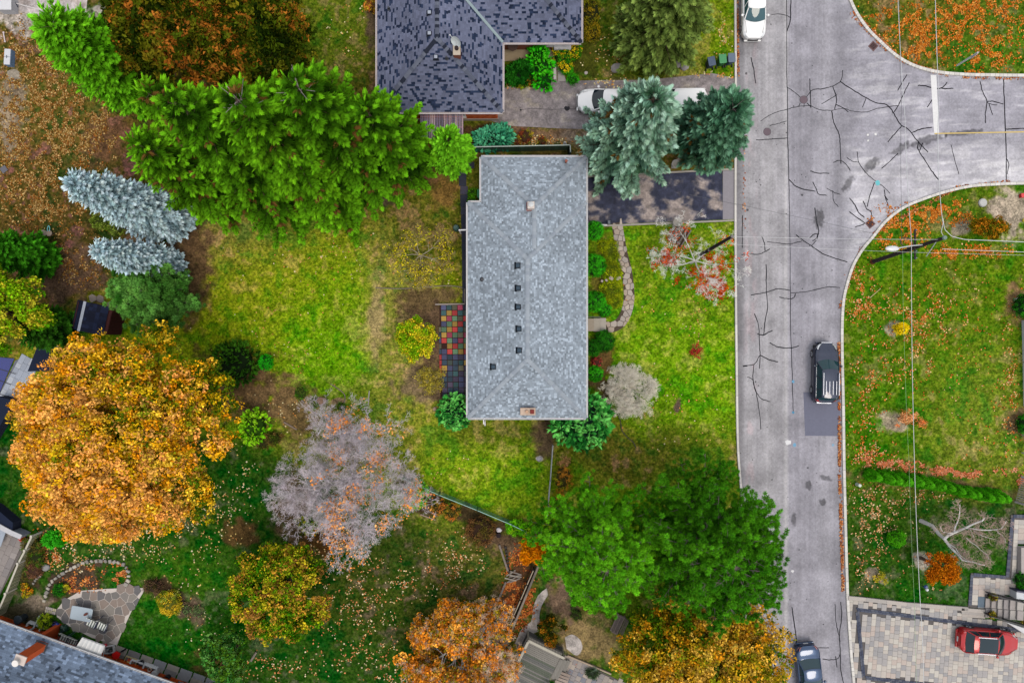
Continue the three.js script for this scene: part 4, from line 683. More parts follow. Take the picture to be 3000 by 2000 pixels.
// ---------------------------------------------------------------- the trees and shrubs of the photograph
const under = (px, py, h) => [1500 + (px - 1500) * (1 - h / CAM_H), 1000 + (py - 1000) * (1 - h / CAM_H)];    // foot of what is seen at px, py at height h
{
  srand(1001);
  const green = [[26, 52, 6], [66, 118, 14], [112, 178, 26]], greenB = [[22, 46, 6], [56, 104, 12], [100, 164, 24]];
  const grp = 'tall green spruces in the row between the two back gardens';
  const sp = [
    [851, 540, 19.5, 4.1, 'tall green spruce in the row behind the grey bungalow, beside the leafy yard'],
    [972, 537, 20, 4.3, 'tallest green spruce with bare grey twigs at its top, in the middle of the row'],
    [1085, 508, 19.5, 4.1, 'tall green spruce with bare grey twigs at its top, its boughs near the dark roof'],
    [722, 470, 15.5, 3.3, 'green spruce at the back of the row, between the left cedar and the copper tree'],
    [1178, 490, 14, 3.5, 'shorter green spruce at the house end of the row, beside the pergola'],
    [668, 562, 13.5, 3.6, 'low broad green spruce at the leafy yard end of the row, touching the blue spruce'],
    [850, 590, 9.5, 3.6, 'low green spruce in front of the row, its boughs over the back lawn'],
    [1005, 585, 10.5, 3.8, 'green spruce with the boughs that reach furthest onto the lawn'],
  ];
  sp.forEach(([x, y, h, r, l], i) => conifer('spruce_tree', l, x, y, h, r, i % 2 ? green : greenB, { size: .5, step: .68, per: 6, irr: .46, pow: .62, tipMix: 1.3, group: grp, tip: .05, up: -.3, dead: .05, whorl: i === 1 || i === 2 }));
  conifer('cedar_tree', 'bright green cedar in front of the slatted pergola roof', ...under(1322, 440, 3), 6.2, 1.75, [[62, 120, 16], [96, 170, 26], [124, 200, 40]], { size: .42, step: .3, per: 8, pow: .6, up: .1, start: .08 });
  conifer('cedar_tree', 'bright green cedar at the left edge of the spruce row, by the concrete patio', ...under(285, 165, 7), 12, 3.1, [[60, 116, 14], [90, 164, 22], [118, 196, 34]], { size: .55, step: .42, per: 8, pow: .5, up: .05 });
  conifer('cedar_tree', 'dark green cedar between the left maple and the shed', ...under(130, 965, 3), 5, 1.8, [[28, 62, 14], [46, 96, 22], [62, 120, 30]], { size: .5, step: .4, per: 7, pow: .5, up: .02 });
  conifer('cedar_tree', 'dark green cedar above the yellow green maple at the left edge', ...under(35, 740, 4), 6, 1.9, [[34, 84, 14], [56, 128, 24], [70, 150, 30]], { size: .5, step: .4, per: 7, pow: .5, up: .02 });

  const blue = [[110, 140, 148], [164, 194, 204], [200, 222, 230]];
  conifer('blue_spruce', 'silvery blue spruce leaning over the leafy yard, the larger of two', 522, 648, 13.5, 2.0, blue, { size: .42, step: .36, per: 9, pow: .55, up: -.1, irr: .25, tipMix: 1.2 });
  conifer('blue_spruce', 'small silvery blue spruce just above the green pine', 515, 784, 10.5, 1.4, blue, { size: .36, step: .32, per: 9, pow: .5, up: -.1, irr: .25, tipMix: 1.2 });
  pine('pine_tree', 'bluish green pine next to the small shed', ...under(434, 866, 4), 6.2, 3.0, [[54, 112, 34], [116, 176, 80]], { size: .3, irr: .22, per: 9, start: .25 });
  const teal = [[48, 80, 56], [98, 140, 116], [158, 192, 172]], teal2 = [[28, 56, 34], [58, 102, 76], [104, 148, 120]];
  conifer('blue_spruce', 'large blue green spruce standing over the white cars in the driveway', 1815, 462, 14, 3.55, teal, { size: .52, step: .42, per: 8, pow: .62, irr: .36, tip: .1, dead: .06 });
  conifer('blue_spruce', 'darker blue green spruce with a bare trunk beside the street kerb', 2018, 455, 11.5, 2.6, teal2, { size: .5, step: .36, per: 9, pow: .5, start: .3, irr: .32, dead: .06, thick: .8, bark: [120, 108, 110] });
  conifer('spruce_tree', 'olive green spruce beside the dark roofed house front lawn', 1905, 118, 9.5, 4.1, [[48, 62, 24], [94, 116, 52], [128, 152, 74]], { size: .55, step: .46, per: 9, pow: .6, irr: .3, group: null });
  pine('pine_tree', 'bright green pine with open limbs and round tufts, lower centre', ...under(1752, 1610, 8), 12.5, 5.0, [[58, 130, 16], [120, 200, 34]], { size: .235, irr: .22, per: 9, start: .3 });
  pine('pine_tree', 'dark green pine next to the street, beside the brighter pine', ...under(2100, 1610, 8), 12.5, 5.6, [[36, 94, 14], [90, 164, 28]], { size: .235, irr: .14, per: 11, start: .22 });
}
{
  srand(2002);
  const orange = [[70, 96, 12], [124, 132, 20], [196, 160, 22], [230, 172, 26], [240, 196, 56], [228, 150, 22], [236, 170, 84]];
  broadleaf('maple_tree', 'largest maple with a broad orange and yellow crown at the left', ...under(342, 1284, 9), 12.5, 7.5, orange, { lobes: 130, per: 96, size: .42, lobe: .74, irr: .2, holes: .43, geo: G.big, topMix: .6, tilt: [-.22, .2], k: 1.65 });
  broadleaf('maple_tree', 'yellow green maple cut off by the left edge', ...under(-2, 905, 6), 8.5, 3.1, [[84, 150, 12], [124, 180, 16], [160, 196, 26], [206, 196, 50]], { lobes: 44, per: 60, size: .4, geo: G.big });
  broadleaf('maple_tree', 'round yellow and green maple standing on the lower lawn', ...under(812, 1738, 4), 6, 3.75, [[50, 104, 10], [96, 144, 16], [150, 164, 24], [206, 190, 40], [210, 160, 56], [170, 120, 56]], { lobes: 66, per: 60, size: .38, lobe: .8, geo: G.big, topMix: .2 });
  broadleaf('maple_tree', 'orange and yellow maple leaning over the street at the bottom', ...under(2055, 1925, 5), 7.5, 6.2, [[70, 112, 12], [130, 136, 20], [206, 166, 34], [226, 158, 30], [236, 190, 74]], { lobes: 84, topMix: .3, per: 66, size: .42, geo: G.big, irr: .2, sq: .72 });
  broadleaf('beech_tree', 'olive and copper tree at the top edge above the spruces', ...under(520, 60, 8), 11, 4.9, [[28, 44, 8], [48, 64, 10], [74, 88, 14], [98, 102, 20], [120, 108, 26], [190, 120, 44]], { lobes: 70, per: 60, size: .42, geo: G.leaf, irr: .25 });
  broadleaf('beech_tree', 'dark olive tree with copper leaf tips at the top edge, nearest the dark roofed house', ...under(735, 90, 7), 9.5, 4.2, [[28, 44, 8], [44, 62, 10], [70, 86, 14], [92, 100, 20], [112, 108, 24], [180, 116, 40]], { lobes: 60, per: 56, size: .42, geo: G.leaf, irr: .3 });
  broadleaf('young_maple', 'small yellow green tree beside the coloured patio tiles', ...under(1217, 990, 2.5), 3.6, 1.55, [[112, 168, 14], [140, 190, 20], [190, 206, 30], [222, 200, 40]], { lobes: 20, per: 34, size: .3, geo: G.big, irr: .3, low: .35 });
  broadleaf('young_maple', 'small brilliant orange tree beside the fence corner and the bright pine', ...under(1566, 1618, 2.5), 3.4, 1.2, [[228, 130, 10], [242, 154, 16], [234, 140, 12]], { lobes: 16, per: 34, size: .28, geo: G.big, sq: .85 });
  broadleaf('young_maple', 'small ragged rust orange tree with a mulch ring below the white birch', ...under(2748, 1660, 2.2), 3.3, 1.5, [[186, 100, 14], [214, 126, 20], [200, 108, 18]], { lobes: 17, per: 26, size: .27, geo: G.big, irr: .34, lean: V(.3, 0, 0) });
  broadleaf('young_maple', 'green and orange shrub like tree above the wooden deck', ...under(1612, 1850, 1.5), 2.4, 1.25, [[40, 56, 14], [66, 76, 18], [110, 90, 20], [190, 120, 30]], { lobes: 16, per: 40, size: .24, geo: G.leaf });
  broadleaf('young_maple', 'low spreading orange and green shrub beside the sandy corner', ...under(2905, 668, 1.5), 2.2, 1.5, [[110, 110, 20], [170, 120, 24], [206, 130, 30], [90, 100, 20]], { lobes: 14, per: 30, size: .24, geo: G.leaf, sq: .5 });
  broadleaf('apple_tree', 'bushy green tree with pale top at the bottom edge, right of the brick house', ...under(665, 1925, 3), 4.4, 2.1, [[40, 96, 34], [66, 130, 50], [100, 150, 70], [84, 130, 30]], { lobes: 26, per: 46, size: .32, geo: G.leaf, irr: .25 });

  // bare trees
    bare('bare_tree', 'large leafless grey tree with a few orange leaves, lower centre', ...under(1010, 1425, 5), { color: [172, 166, 168], twig: [166, 158, 164], stems: 11, depth: 4, len: 2.3, rad: .13, trunk: 1.6, elev: .7, e0: .25, e1: 2.4, seg: .6, spread: .85, kid: .8, fork: 2, tw: 1, twSize: .7, wander: .14, leaves: [[232, 150, 70], [224, 134, 50], [238, 166, 90]], leafP: .42, leafN: 1, leafSize: .3, leafGeo: G.sparse, leafIf: (p) => fbm(p.x * .7, p.z * .7, 2) > .42 && p.x > P(960, 0, 5).x });
  bare('bare_tree', 'bare grey tree with tufts of red leaves on the front lawn', ...under(2036, 765, 1.2), { color: [206, 206, 200], twig: [200, 200, 196], stems: 7, depth: 3, len: 1.5, rad: .085, trunk: 1.3, elev: .45, e0: .3, e1: 2, seg: .4, spread: .8, kid: .7, tw: 1, twSize: .5, wander: .24, leaves: [[196, 64, 12], [210, 84, 18], [176, 52, 12]], leafP: .22, leafN: 4, leafSize: .26, leafGeo: G.sparse, leafIf: (p) => fbm(p.x * .9 + 3, p.z * .9, 2) > .52 });
  bare('bare_shrub', 'round leafless grey shrub on the front lawn near the big cedar', ...under(1845, 1143, .6), { cat: 'shrub', color: [200, 196, 184], twig: [196, 190, 176], stems: 22, depth: 3, len: .8, rad: .06, trunk: .12, elev: .42, seg: .3, spread: .7, kid: .8, tw: 1, twSize: .5, wander: .14 });
  bare('bare_tree', 'small crooked tree with scattered yellow leaves behind the bungalow', ...under(1228, 745, 1.5), { color: [150, 142, 120], twig: [140, 126, 84], stems: 8, depth: 3, len: 1.05, rad: .09, trunk: .8, elev: .4, seg: .35, spread: .95, kid: .85, tw: 1, twSize: .4, wander: .3, leaves: [[206, 190, 40], [186, 170, 30], [150, 150, 30]], leafP: .42, leafN: 1, leafSize: .26, leafGeo: G.sparse });
  bare('bare_shrub', 'small sparse twiggy shrub with yellowing leaves at the patio edge', ...under(1262, 1113, .6), { cat: 'shrub', color: [146, 134, 100], stems: 8, depth: 2, len: .5, rad: .03, trunk: .1, elev: .5, seg: .25, spread: .8, tw: 1, twSize: .3, wander: .2, leaves: [[176, 160, 60], [150, 140, 50]], leafP: .8, leafN: 2, leafSize: .2 });
  const ot = (c) => ({ color: [224, 218, 212], twig: [190, 170, 150], stems: 9, depth: 4, len: 1.65, rad: .17, trunk: 1.2, elev: .5, seg: .6, spread: .8, kid: .8, tw: 1, twSize: .6, wander: .15, leaves: [[214, 132, 36], [196, 116, 30], [228, 164, 66], [140, 124, 24]], leafP: .55, leafN: 2, leafSize: .38, leafIf: (p) => p.x < P(1395, 0, 3).x || R() < .3, leafGeo: G.big, ...c });
  bare('bare_tree', 'orange leaved tree with pale bare limbs at the bottom edge, beside the timber steps', ...under(1345, 1905, 3), ot({}));
  // the white birch
  {
    const b = P(2698, 1525), t = thing('birch_tree', 'white barked leafless birch with a crooked trunk, on the lower right lawn', 'tree', b), tw = new Crown(), L = [], wht = M(col(246, 244, 242, 1.2), .8), up = (x, y, h) => P(x, y, h);
    const limb = (pts, r0, r1) => { const v = pts.map((q) => up(...q)); for (let i = 0; i + 1 < v.length; i++) { const k = i / (v.length - 1), k2 = (i + 1) / (v.length - 1); const m = v[i].clone().lerp(v[i + 1], .5).add(V(R(-.06, .06), R(-.06, .06), R(-.06, .06))); L.push(rod(v[i], m, r0 + (r1 - r0) * k, r0 + (r1 - r0) * (k + k2) / 2, 7), rod(m, v[i + 1], r0 + (r1 - r0) * (k + k2) / 2, r0 + (r1 - r0) * k2, 7)); } const e = v[v.length - 1], d = e.clone().sub(v[v.length - 2]).normalize(); for (let j = 1; j < v.length; j++) for (let i = 0; i < 9; i++) tw.add(pick(G.twig), v[j].clone().lerp(v[j - 1], R()), d.clone().add(dirIn().multiplyScalar(1.0)).normalize(), R(.6, 1.2), vary(col(184, 158, 148, 1.5), .15)); };
    part(t, 'trunk', [rod(b, up(2732, 1540, 1.2), .17, .14, 9), rod(up(2732, 1540, 1.2), up(2750, 1562, 2.1), .14, .13, 9), rod(up(2750, 1562, 2.1), up(2768, 1578, 2.8), .13, .12, 9)], M(col(214, 210, 208, 1.2), .8));
    limb([[2768, 1578, 2.8], [2796, 1560, 3.6], [2830, 1546, 4.6], [2870, 1528, 5.4], [2885, 1518, 5.8]], .12, .035);
    limb([[2796, 1560, 3.6], [2806, 1530, 4.2], [2813, 1500, 4.9], [2814, 1478, 5.4]], .06, .02); limb([[2830, 1546, 4.6], [2870, 1552, 5], [2920, 1551, 5.6], [2935, 1548, 5.9], [2950, 1525, 6.3]], .06, .015); limb([[2920, 1551, 5.6], [2938, 1568, 6], [2948, 1590, 6.4]], .035, .012);
    limb([[2768, 1578, 2.8], [2784, 1600, 3.2], [2806, 1622, 3.8], [2820, 1640, 4.4], [2850, 1645, 5], [2886, 1656, 5.6]], .11, .035); limb([[2772, 1586, 2.9], [2800, 1604, 3.5], [2816, 1628, 4.3], [2840, 1643, 5]], .05, .02);
    limb([[2796, 1560, 3.6], [2764, 1558, 3.6], [2755, 1542, 4]], .035, .012); limb([[2832, 1575, 4.2], [2862, 1598, 4.8], [2888, 1620, 5.4], [2898, 1638, 5.8]], .03, .012); limb([[2850, 1550, 4.8], [2880, 1570, 5.2], [2921, 1581, 5.8]], .03, .012); limb([[2842, 1545, 4.7], [2850, 1565, 5], [2853, 1574, 5.2]], .025, .012);
    part(t, 'limb', L, wht); tw.build(t, 'twig', needleMat);
  }
}
{
  srand(3003);
  const box1 = [[30, 108, 14], [46, 146, 22], [64, 176, 30]], dk = [[18, 70, 12], [32, 98, 18], [46, 122, 24]];
  const balls = [[1743, 672, .8, 1.1, 'clipped green shrub at the driveway corner of the bungalow'], [1745, 776, .95, 1.3, 'largest clipped round shrub beside the bungalow, above the planting bed'], [1746, 882, .88, 1.2, 'clipped round shrub beside the bungalow, just above the porch steps'], [1775, 909, .56, .8, 'smallest clipped round shrub, touching another above the porch steps'], [1746, 1096, .68, 1.0, 'clipped round shrub below the red leaved bush, next to the bungalow']];
  for (const [x, y, r, h, l] of balls) shrub('boxwood_shrub', l, [[...under(x, y, h * .5), r, h]], box1, { dens: 420, size: .12, core: [24, 70, 12], group: 'clipped shrubs along the bungalow front' });
  shrub('yew_shrub', 'broad dark green clipped shrub below the porch steps', [[...under(1772, 1000, .6), .9, 1.2], [...under(1742, 1018, .6), .7, 1.2]], dk, { dens: 380, size: .13, core: [16, 50, 10] });
  shrub('red_bush', 'little red leaved bush between two green shrubs at the bungalow wall', [[...under(1750, 1060, .3), .45, .6]], [[150, 50, 50], [186, 70, 66], [120, 60, 40]], { dens: 200, size: .14, core: [80, 40, 34] });
  const cedar = [[26, 92, 34], [56, 146, 56], [110, 196, 92]];
  shrub('globe_cedar', 'large round blue green cedar at the street corner of the bungalow', [[1702, 1232, 2.35, 2.3, .95]], cedar, { geo: G.spray, needle: true, dens: 120, size: .5, core: [16, 50, 34], mess: 1.3, rough: .04, topMix: .2 });
  shrub('globe_cedar', 'smaller round blue green cedar at the patio corner of the bungalow', [[1330, 1207, 1.3, 1.5]], cedar, { geo: G.spray, needle: true, dens: 190, size: .4, core: [16, 50, 34], mess: 1.3, rough: .04, topMix: .2 });
  shrub('juniper', 'spreading blue green juniper beside the green fence, above the grey roof', [[1444, 405, 1.35, 1.1, .6], [1420, 414, .8, .8], [1474, 398, .8, .9]], [[30, 96, 74], [54, 140, 104], [86, 176, 134]], { geo: G.spray, needle: true, dens: 150, size: .45, core: [14, 44, 34], mess: .9, rough: .14 });
  shrub('juniper', 'dark green feathery juniper on the back garden bed', [[688, 1062, 1.75, 1.2]], [[26, 58, 12], [44, 84, 18], [60, 108, 24]], { geo: G.fine, needle: true, dens: 130, size: .42, core: [20, 40, 10], mess: .7, rough: .16 });
  shrub('boxwood_shrub', 'bright green ball shrub tucked against the dark juniper', [[778, 1061, .62, .8, 1.1]], [[30, 150, 20], [44, 180, 28]], { dens: 420, size: .11, core: [20, 90, 14] });
  shrub('cedar_shrub', 'bright lime green cedar at the edge of the largest maple', [[...under(728, 1255, 1.2), 1.05, 2.4, 1.25]], [[84, 160, 14], [124, 196, 24], [150, 206, 40]], { geo: G.spray, needle: true, dens: 130, size: .36, core: [50, 90, 12], mess: .8, rough: .14 });
  shrub('green_bush', 'leafy green bush between the bare tree and the green fence', [[...under(1213, 1455, 1), 1.0, 2.0, 1.2]], [[60, 140, 16], [96, 180, 26], [130, 180, 40]], { dens: 150, size: .2, core: [40, 70, 14], rough: .12 });
  shrub('brown_bush', 'rounded brown twiggy bush below the fence corner', [[1408, 1555, 1.2, 1.4]], [[96, 66, 40], [120, 86, 50], [90, 80, 34]], { dens: 130, size: .2, core: [60, 42, 30], rough: .14 });
  shrub('green_bush', 'lime green bush at the meeting of the two fences', [[1512, 1545, .8, 1.2, .8], [1550, 1555, .7, 1.1]], [[84, 170, 14], [120, 200, 24], [160, 200, 30]], { dens: 150, size: .2, core: [50, 90, 14], rough: .12 });
  shrub('yellow_bush', 'yellow and green bush along the wire fence', [[1648, 1400, .85, 1.0, 1.3], [1636, 1470, .8, .9]], [[110, 120, 20], [140, 140, 26], [180, 120, 40]], { dens: 120, size: .18, core: [70, 64, 20], rough: .18 });
  shrub('tan_bush', 'tan dried bush along the wire fence, below the large cedar', [[1652, 1355, .6, .7]], [[200, 150, 100], [176, 130, 86]], { dens: 90, size: .18, core: [110, 84, 60], rough: .2, open: true });
  shrub('orange_bush', 'orange bush hanging on the lower end of the wire fence', [[1602, 1486, .48, .9, 1.35]], [[206, 140, 50], [226, 160, 70]], { dens: 170, size: .16, core: [140, 90, 40] });
  shrub('flower_bush', 'yellow and green bush in the island bed on the lower lawn', [[500, 1768, .95, 1.0, 1.1], [480, 1752, .55, .8]], [[150, 160, 36], [190, 196, 90], [110, 130, 24], [200, 170, 40]], { dens: 150, size: .2, core: [90, 96, 30], rough: .2 });
  shrub('brown_bush', 'dark brown bush beside the island bed, by the stone patio', [[448, 1716, .8, .6, .7]], [[86, 64, 48], [106, 80, 60], [70, 64, 36]], { dens: 110, size: .18, core: [56, 42, 32], rough: .2 });
  shrub('grey_bush', 'low grey green plant at the tip of the island bed', [[545, 1785, .5, .4], [580, 1790, .5, .35]], [[110, 124, 96], [130, 110, 84], [96, 120, 70]], { dens: 120, size: .16, core: [70, 70, 50], rough: .2 });
  shrub('dark_bush', 'small dark green bush in the stone edged bed', [[172, 1728, .55, .6, 1.1]], dk, { dens: 260, size: .13, core: [16, 50, 10] });
  shrub('yellow_bush', 'small yellow plant beside the dark bush in the stone edged bed', [[192, 1722, .34, .4]], [[150, 150, 26], [190, 180, 40]], { dens: 200, size: .14, core: [80, 80, 20] });
  shrub('green_bush', 'round yellow green bush by the bins at the brick house wall', [[132, 1819, .62, .7]], [[60, 90, 14], [100, 130, 20], [150, 170, 30]], { dens: 190, size: .16, core: [40, 56, 12], rough: .12 });
  shrub('fern_clump', 'bright green drooping leaves under the edge of the largest maple', [[160, 1580, .8, .5, .6]], [[40, 150, 20], [64, 180, 36]], { geo: G.star, dens: 90, size: .4, core: [24, 80, 14] });
  shrub('green_bush', 'tangled green growth along the picket fence', [[95, 1600, .9, .7, 1], [105, 1640, .8, .6], [80, 1680, .5, .5]], [[46, 90, 20], [76, 110, 26], [100, 90, 40]], { dens: 110, size: .18, core: [40, 48, 20], rough: .25 });
  shrub('brown_bush', 'reddish brown shrub by the picket fence', [[100, 1668, .7, .6]], [[130, 84, 66], [110, 76, 56]], { dens: 110, size: .18, core: [70, 48, 36], rough: .2 });
  shrub('orange_bush', 'small plant with orange leaves by the picket fence', [[78, 1735, .4, .4], [72, 1720, .3, .4]], [[226, 140, 30], [170, 160, 30]], { dens: 130, size: .18, core: [100, 80, 24], rough: .2 });
  shrub('yew_shrub', 'dark green bush in the entrance bed of the dark roofed house', [[1524, 214, 1.0, 1.2, .95], [1502, 222, .7, 1.0]], [[14, 56, 10], [24, 84, 18], [36, 104, 24]], { geo: G.star, needle: true, dens: 110, size: .34, core: [10, 34, 8], rough: .14 });
  shrub('cedar_shrub', 'bright green feathery shrub beside the entrance walk of the dark roofed house', [[1578, 165, .75, 1.4, 1], [1590, 195, .85, 1.2, 1.1], [1594, 236, .75, 1.0]], [[30, 140, 14], [50, 180, 24], [80, 200, 34]], { geo: G.spray, needle: true, dens: 150, size: .38, core: [16, 70, 10], rough: .16 });
  shrub('green_bush', 'low green plants along the driveway edge of the entrance bed', [[1530, 246, .5, .4], [1556, 240, .5, .4]], [[70, 130, 20], [120, 150, 30], [150, 110, 30]], { dens: 150, size: .16, core: [40, 60, 14], rough: .2 });
  shrub('flower_bush', 'green bush with yellow flowers beside the entrance walk', [[1650, 165, .85, .9, 1], [1680, 150, .7, .8], [1655, 195, .6, .7]], [[40, 110, 16], [64, 140, 22], [220, 190, 30]], { dens: 150, size: .2, core: [30, 64, 14], rough: .2 });
  shrub('green_bush', 'small green bush at the driveway end of the entrance walk', [[1678, 232, .5, .5], [1664, 206, .45, .5]], [[36, 130, 16], [56, 160, 24]], { dens: 190, size: .17, core: [24, 70, 12] });
  shrub('olive_bush', 'tall olive bush along the side wall of the dark roofed house', [[1728, 40, .9, 1.4, 1.6], [1735, 95, .7, 1.1]], [[60, 76, 16], [110, 110, 24], [150, 130, 30]], { dens: 130, size: .22, core: [40, 44, 14], rough: .2 });
  shrub('flower_bush', 'rust and yellow perennials in the bed above the green fence', [[1500, 398, .5, .4], [1540, 400, .6, .45], [1588, 412, .4, .4], [1515, 412, .4, .4]], [[150, 84, 36], [186, 160, 36], [110, 110, 30], [126, 60, 36]], { dens: 110, size: .17, core: [70, 46, 30], rough: .25 });
  shrub('groundcover', 'yellow green groundcover filling the bed inside the curved stone walk', [[1788, 740, .7, .35, 1.5], [1795, 800, .75, .35, 1.3], [1790, 850, .9, .4, 1.1], [1800, 880, .6, .35], [1770, 720, .5, .3]], [[110, 140, 16], [160, 176, 20], [140, 150, 24], [100, 120, 20]], { dens: 260, size: .2, core: [80, 96, 16], rough: .25 });
  shrub('red_bush', 'red leaved sapling on the front lawn', [[2040, 1028, .55, .9, 1.1]], [[150, 30, 40], [176, 50, 50], [130, 40, 30]], { dens: 90, size: .2, open: true, core: [80, 50, 40] });
  shrub('yellow_bush', 'brilliant yellow small tree beside a mulch ring on the right lawn', [[...under(2655, 961, .8), .5, 1.3, .85]], [[214, 190, 10], [236, 206, 20]], { dens: 190, size: .19, core: [120, 110, 14] });
  shrub('orange_sapling', 'thin sapling with peach orange leaves on the right lawn', [[2645, 1226, .7, 1.4, 1], [2672, 1222, .55, 1.2, 1.2], [2700, 1236, .5, 1.1]], [[226, 140, 84], [206, 116, 60], [214, 150, 100]], { dens: 48, size: .22, open: true, core: [120, 90, 70] });
  shrub('yellow_sapling', 'yellow leaved sapling on the lower right lawn', [[2575, 1688, .4, .8, 1.1], [2594, 1700, .3, .6]], [[206, 180, 30], [170, 160, 40]], { dens: 70, size: .2, open: true, core: [100, 90, 60] });
  shrub('boxwood_shrub', 'round clipped green ball on the lower right lawn', [[2628, 1577, .72, 1.1, .95]], [[50, 120, 14], [74, 156, 20]], { dens: 420, size: .12, core: [40, 84, 12] });
  shrub('yew_shrub', 'dark round shrub cut off by the right edge, beside the mulch', [[3000, 895, .85, 1.1, 1.15]], dk, { dens: 260, size: .15, core: [14, 40, 10] });
  shrub('yew_shrub', 'dark shrub cut off by the right edge, lower on the lawn', [[3004, 1242, .7, 1.0, 1.2]], dk, { dens: 260, size: .15, core: [14, 40, 10] });
  shrub('green_bush', 'dark green shrub between the walk and the house at the right edge', [[2994, 1698, .6, .8, 1.2]], dk, { dens: 260, size: .14, core: [14, 44, 10] });
  shrub('olive_bush', 'green undergrowth beneath the blue spruces', [[300, 648, 1.0, .7, .6], [340, 660, .8, .6]], [[90, 120, 30], [130, 150, 60], [70, 90, 24]], { dens: 100, size: .2, core: [50, 60, 24], rough: .25 });
  shrub('dark_bush', 'dark green bush between the two silvery blue spruces', [[478, 682, .95, .9, .8]], [[40, 66, 14], [60, 90, 20], [84, 100, 24]], { dens: 110, size: .22, core: [28, 42, 12], rough: .2 });
  shrub('green_bush', 'pale bush on the bed left of the bare grey tree', [[800, 1285, .8, .7, .7], [770, 1300, .5, .6]], [[90, 110, 40], [120, 96, 50], [70, 90, 24]], { dens: 100, size: .2, core: [56, 56, 24], rough: .25 });
  shrub('green_bush', 'yellowing bush below the bare grey tree', [[910, 1545, .6, .9, 1.2], [880, 1530, .5, .7]], [[130, 150, 30], [96, 150, 40], [170, 160, 40]], { dens: 100, size: .2, core: [60, 70, 20], rough: .25 });
  shrub('green_bush', 'mixed bush with orange leaves along the green fence', [[1290, 1488, .8, .8, .8], [1325, 1498, .7, .7]], [[76, 110, 24], [150, 120, 40], [196, 120, 50]], { dens: 110, size: .2, core: [50, 56, 20], rough: .25 });
  shrub('flower_bush', 'orange and yellow bush at the corner of the dark roof, top edge', [[1088, 14, .6, .9, 1.1]], [[220, 120, 60], [206, 170, 50], [150, 90, 40]], { dens: 130, size: .2, core: [90, 66, 34] });
  shrub('grey_bush', 'grey green plant on the pavers beside the deck', [[1735, 1972, .6, .5, .7]], [[84, 110, 90], [110, 130, 110], [60, 80, 50]], { dens: 130, size: .18, core: [50, 60, 46], rough: .2 });
  shrub('dark_bush', 'dark green bush beside the bench under the bright pine', [[1690, 1800, .5, .5]], [[60, 84, 30], [84, 90, 40]], { dens: 120, size: .18, core: [40, 46, 22], rough: .25 });
  shrub('green_bush', 'small green shrub on the narrow bed beside the grey roof step', [[1386, 565, .42, .6, 1], [1382, 588, .35, .5]], [[60, 130, 20], [90, 160, 26]], { dens: 200, size: .15, core: [40, 70, 14] });
  shrub('olive_bush', 'low scrubby plants on the bed left of the lower lawn spruce bed', [[880, 1150, .6, .35], [920, 1180, .5, .35], [1000, 1190, .4, .3]], [[70, 130, 24], [100, 120, 40]], { dens: 110, size: .16, core: [50, 70, 20], rough: .3 });
  // the row of clipped cones
  const cone = [[40, 110, 12], [66, 150, 18], [90, 176, 30]], cs = [[812, 214], [890, 224], [952, 238], [1016, 242], [1088, 247], [1152, 260], [1222, 270], [1287, 283], [1347, 300], [1415, 320], [1464, 327], [1532, 340], [1596, 345], [1652, 353]].map(([x, y]) => under(2200 + x / 2.24, 1300 + y / 2.24, .9));
  const first = (() => { const [x, y] = cs[0], b = P(x, y), t = thing('hedge_cedar', 'clipped cone cedar at the street end of the row on the right lawn', 'shrub', b, 'clipped cone cedars in a row'), cr = new Crown(); part(t, 'branch', [new THREE.ConeGeometry(.42, 1.75, 10).translate(b.x, .88, b.z)], M(col(30, 76, 10), .95)); for (let i = 0; i < 420; i++) { const f = Math.pow(R(), 1.5), a = R(6.283), r = (.46 * Math.sqrt(Math.max(0, 1 - f)) + .02) * R(.9, 1.06), d = V(Math.cos(a), .5, Math.sin(a)).normalize(); cr.add(pick(G.small), V(b.x + Math.cos(a) * r, .06 + f * 1.8, b.z + Math.sin(a) * r), dirIn(), .12 * R(.8, 1.2), vary(lc(...cone[Math.min(2, Math.floor(fbm(a, f * 3, 2) * 2 + f * 1.2))]), .15)); } cr.build(t, 'foliage', leafMat); return t; })();
  const ord = ['', 'second', 'third', 'fourth', 'fifth', 'sixth', 'seventh', 'eighth', 'ninth', 'tenth', 'eleventh', 'twelfth', 'thirteenth', 'last'];
  cs.slice(1).forEach(([x, y], i) => { const c = copyOf(first, i === 12 ? 'clipped cone cedar at the house end of the row on the right lawn' : `clipped cone cedar, ${ord[i + 1]} from the street in its row`, P(x, y), R(6)); const s = R(.9, 1.08); c.scale.set(s, R(.9, 1.1), s); });
}
// ---------------------------------------------------------------- cars (front towards -z before they are turned)
const tyreGeo = new THREE.TorusGeometry(.255, .095, 10, 22).rotateY(Math.PI / 2).scale(1.15, 1, 1), rimGeo = (() => { const g = [new THREE.CylinderGeometry(.2, .2, .1, 20, 1, false).rotateZ(Math.PI / 2)]; for (let i = 0; i < 5; i++) g.push(box(.13, .06, .2, 0, 0, .1).rotateX(i * 1.2566)); return merge(g); })();
function grid(nu, nv, f) {
  const pos = [], idx = []; for (let j = 0; j <= nv; j++) for (let i = 0; i <= nu; i++) { const p = f(i / nu, j / nv); pos.push(p[0], p[1], p[2]); }
  for (let j = 0; j < nv; j++) for (let i = 0; i < nu; i++) { const a = j * (nu + 1) + i, b = a + 1, c = a + nu + 1, d = c + 1; idx.push(a, c, b, b, c, d); }
  const g = new THREE.BufferGeometry(); g.setAttribute('position', new THREE.Float32BufferAttribute(pos, 3)); g.setIndex(idx); g.computeVertexNormals(); return g;
}
const lerp = (a, b, t) => a + (b - a) * t;
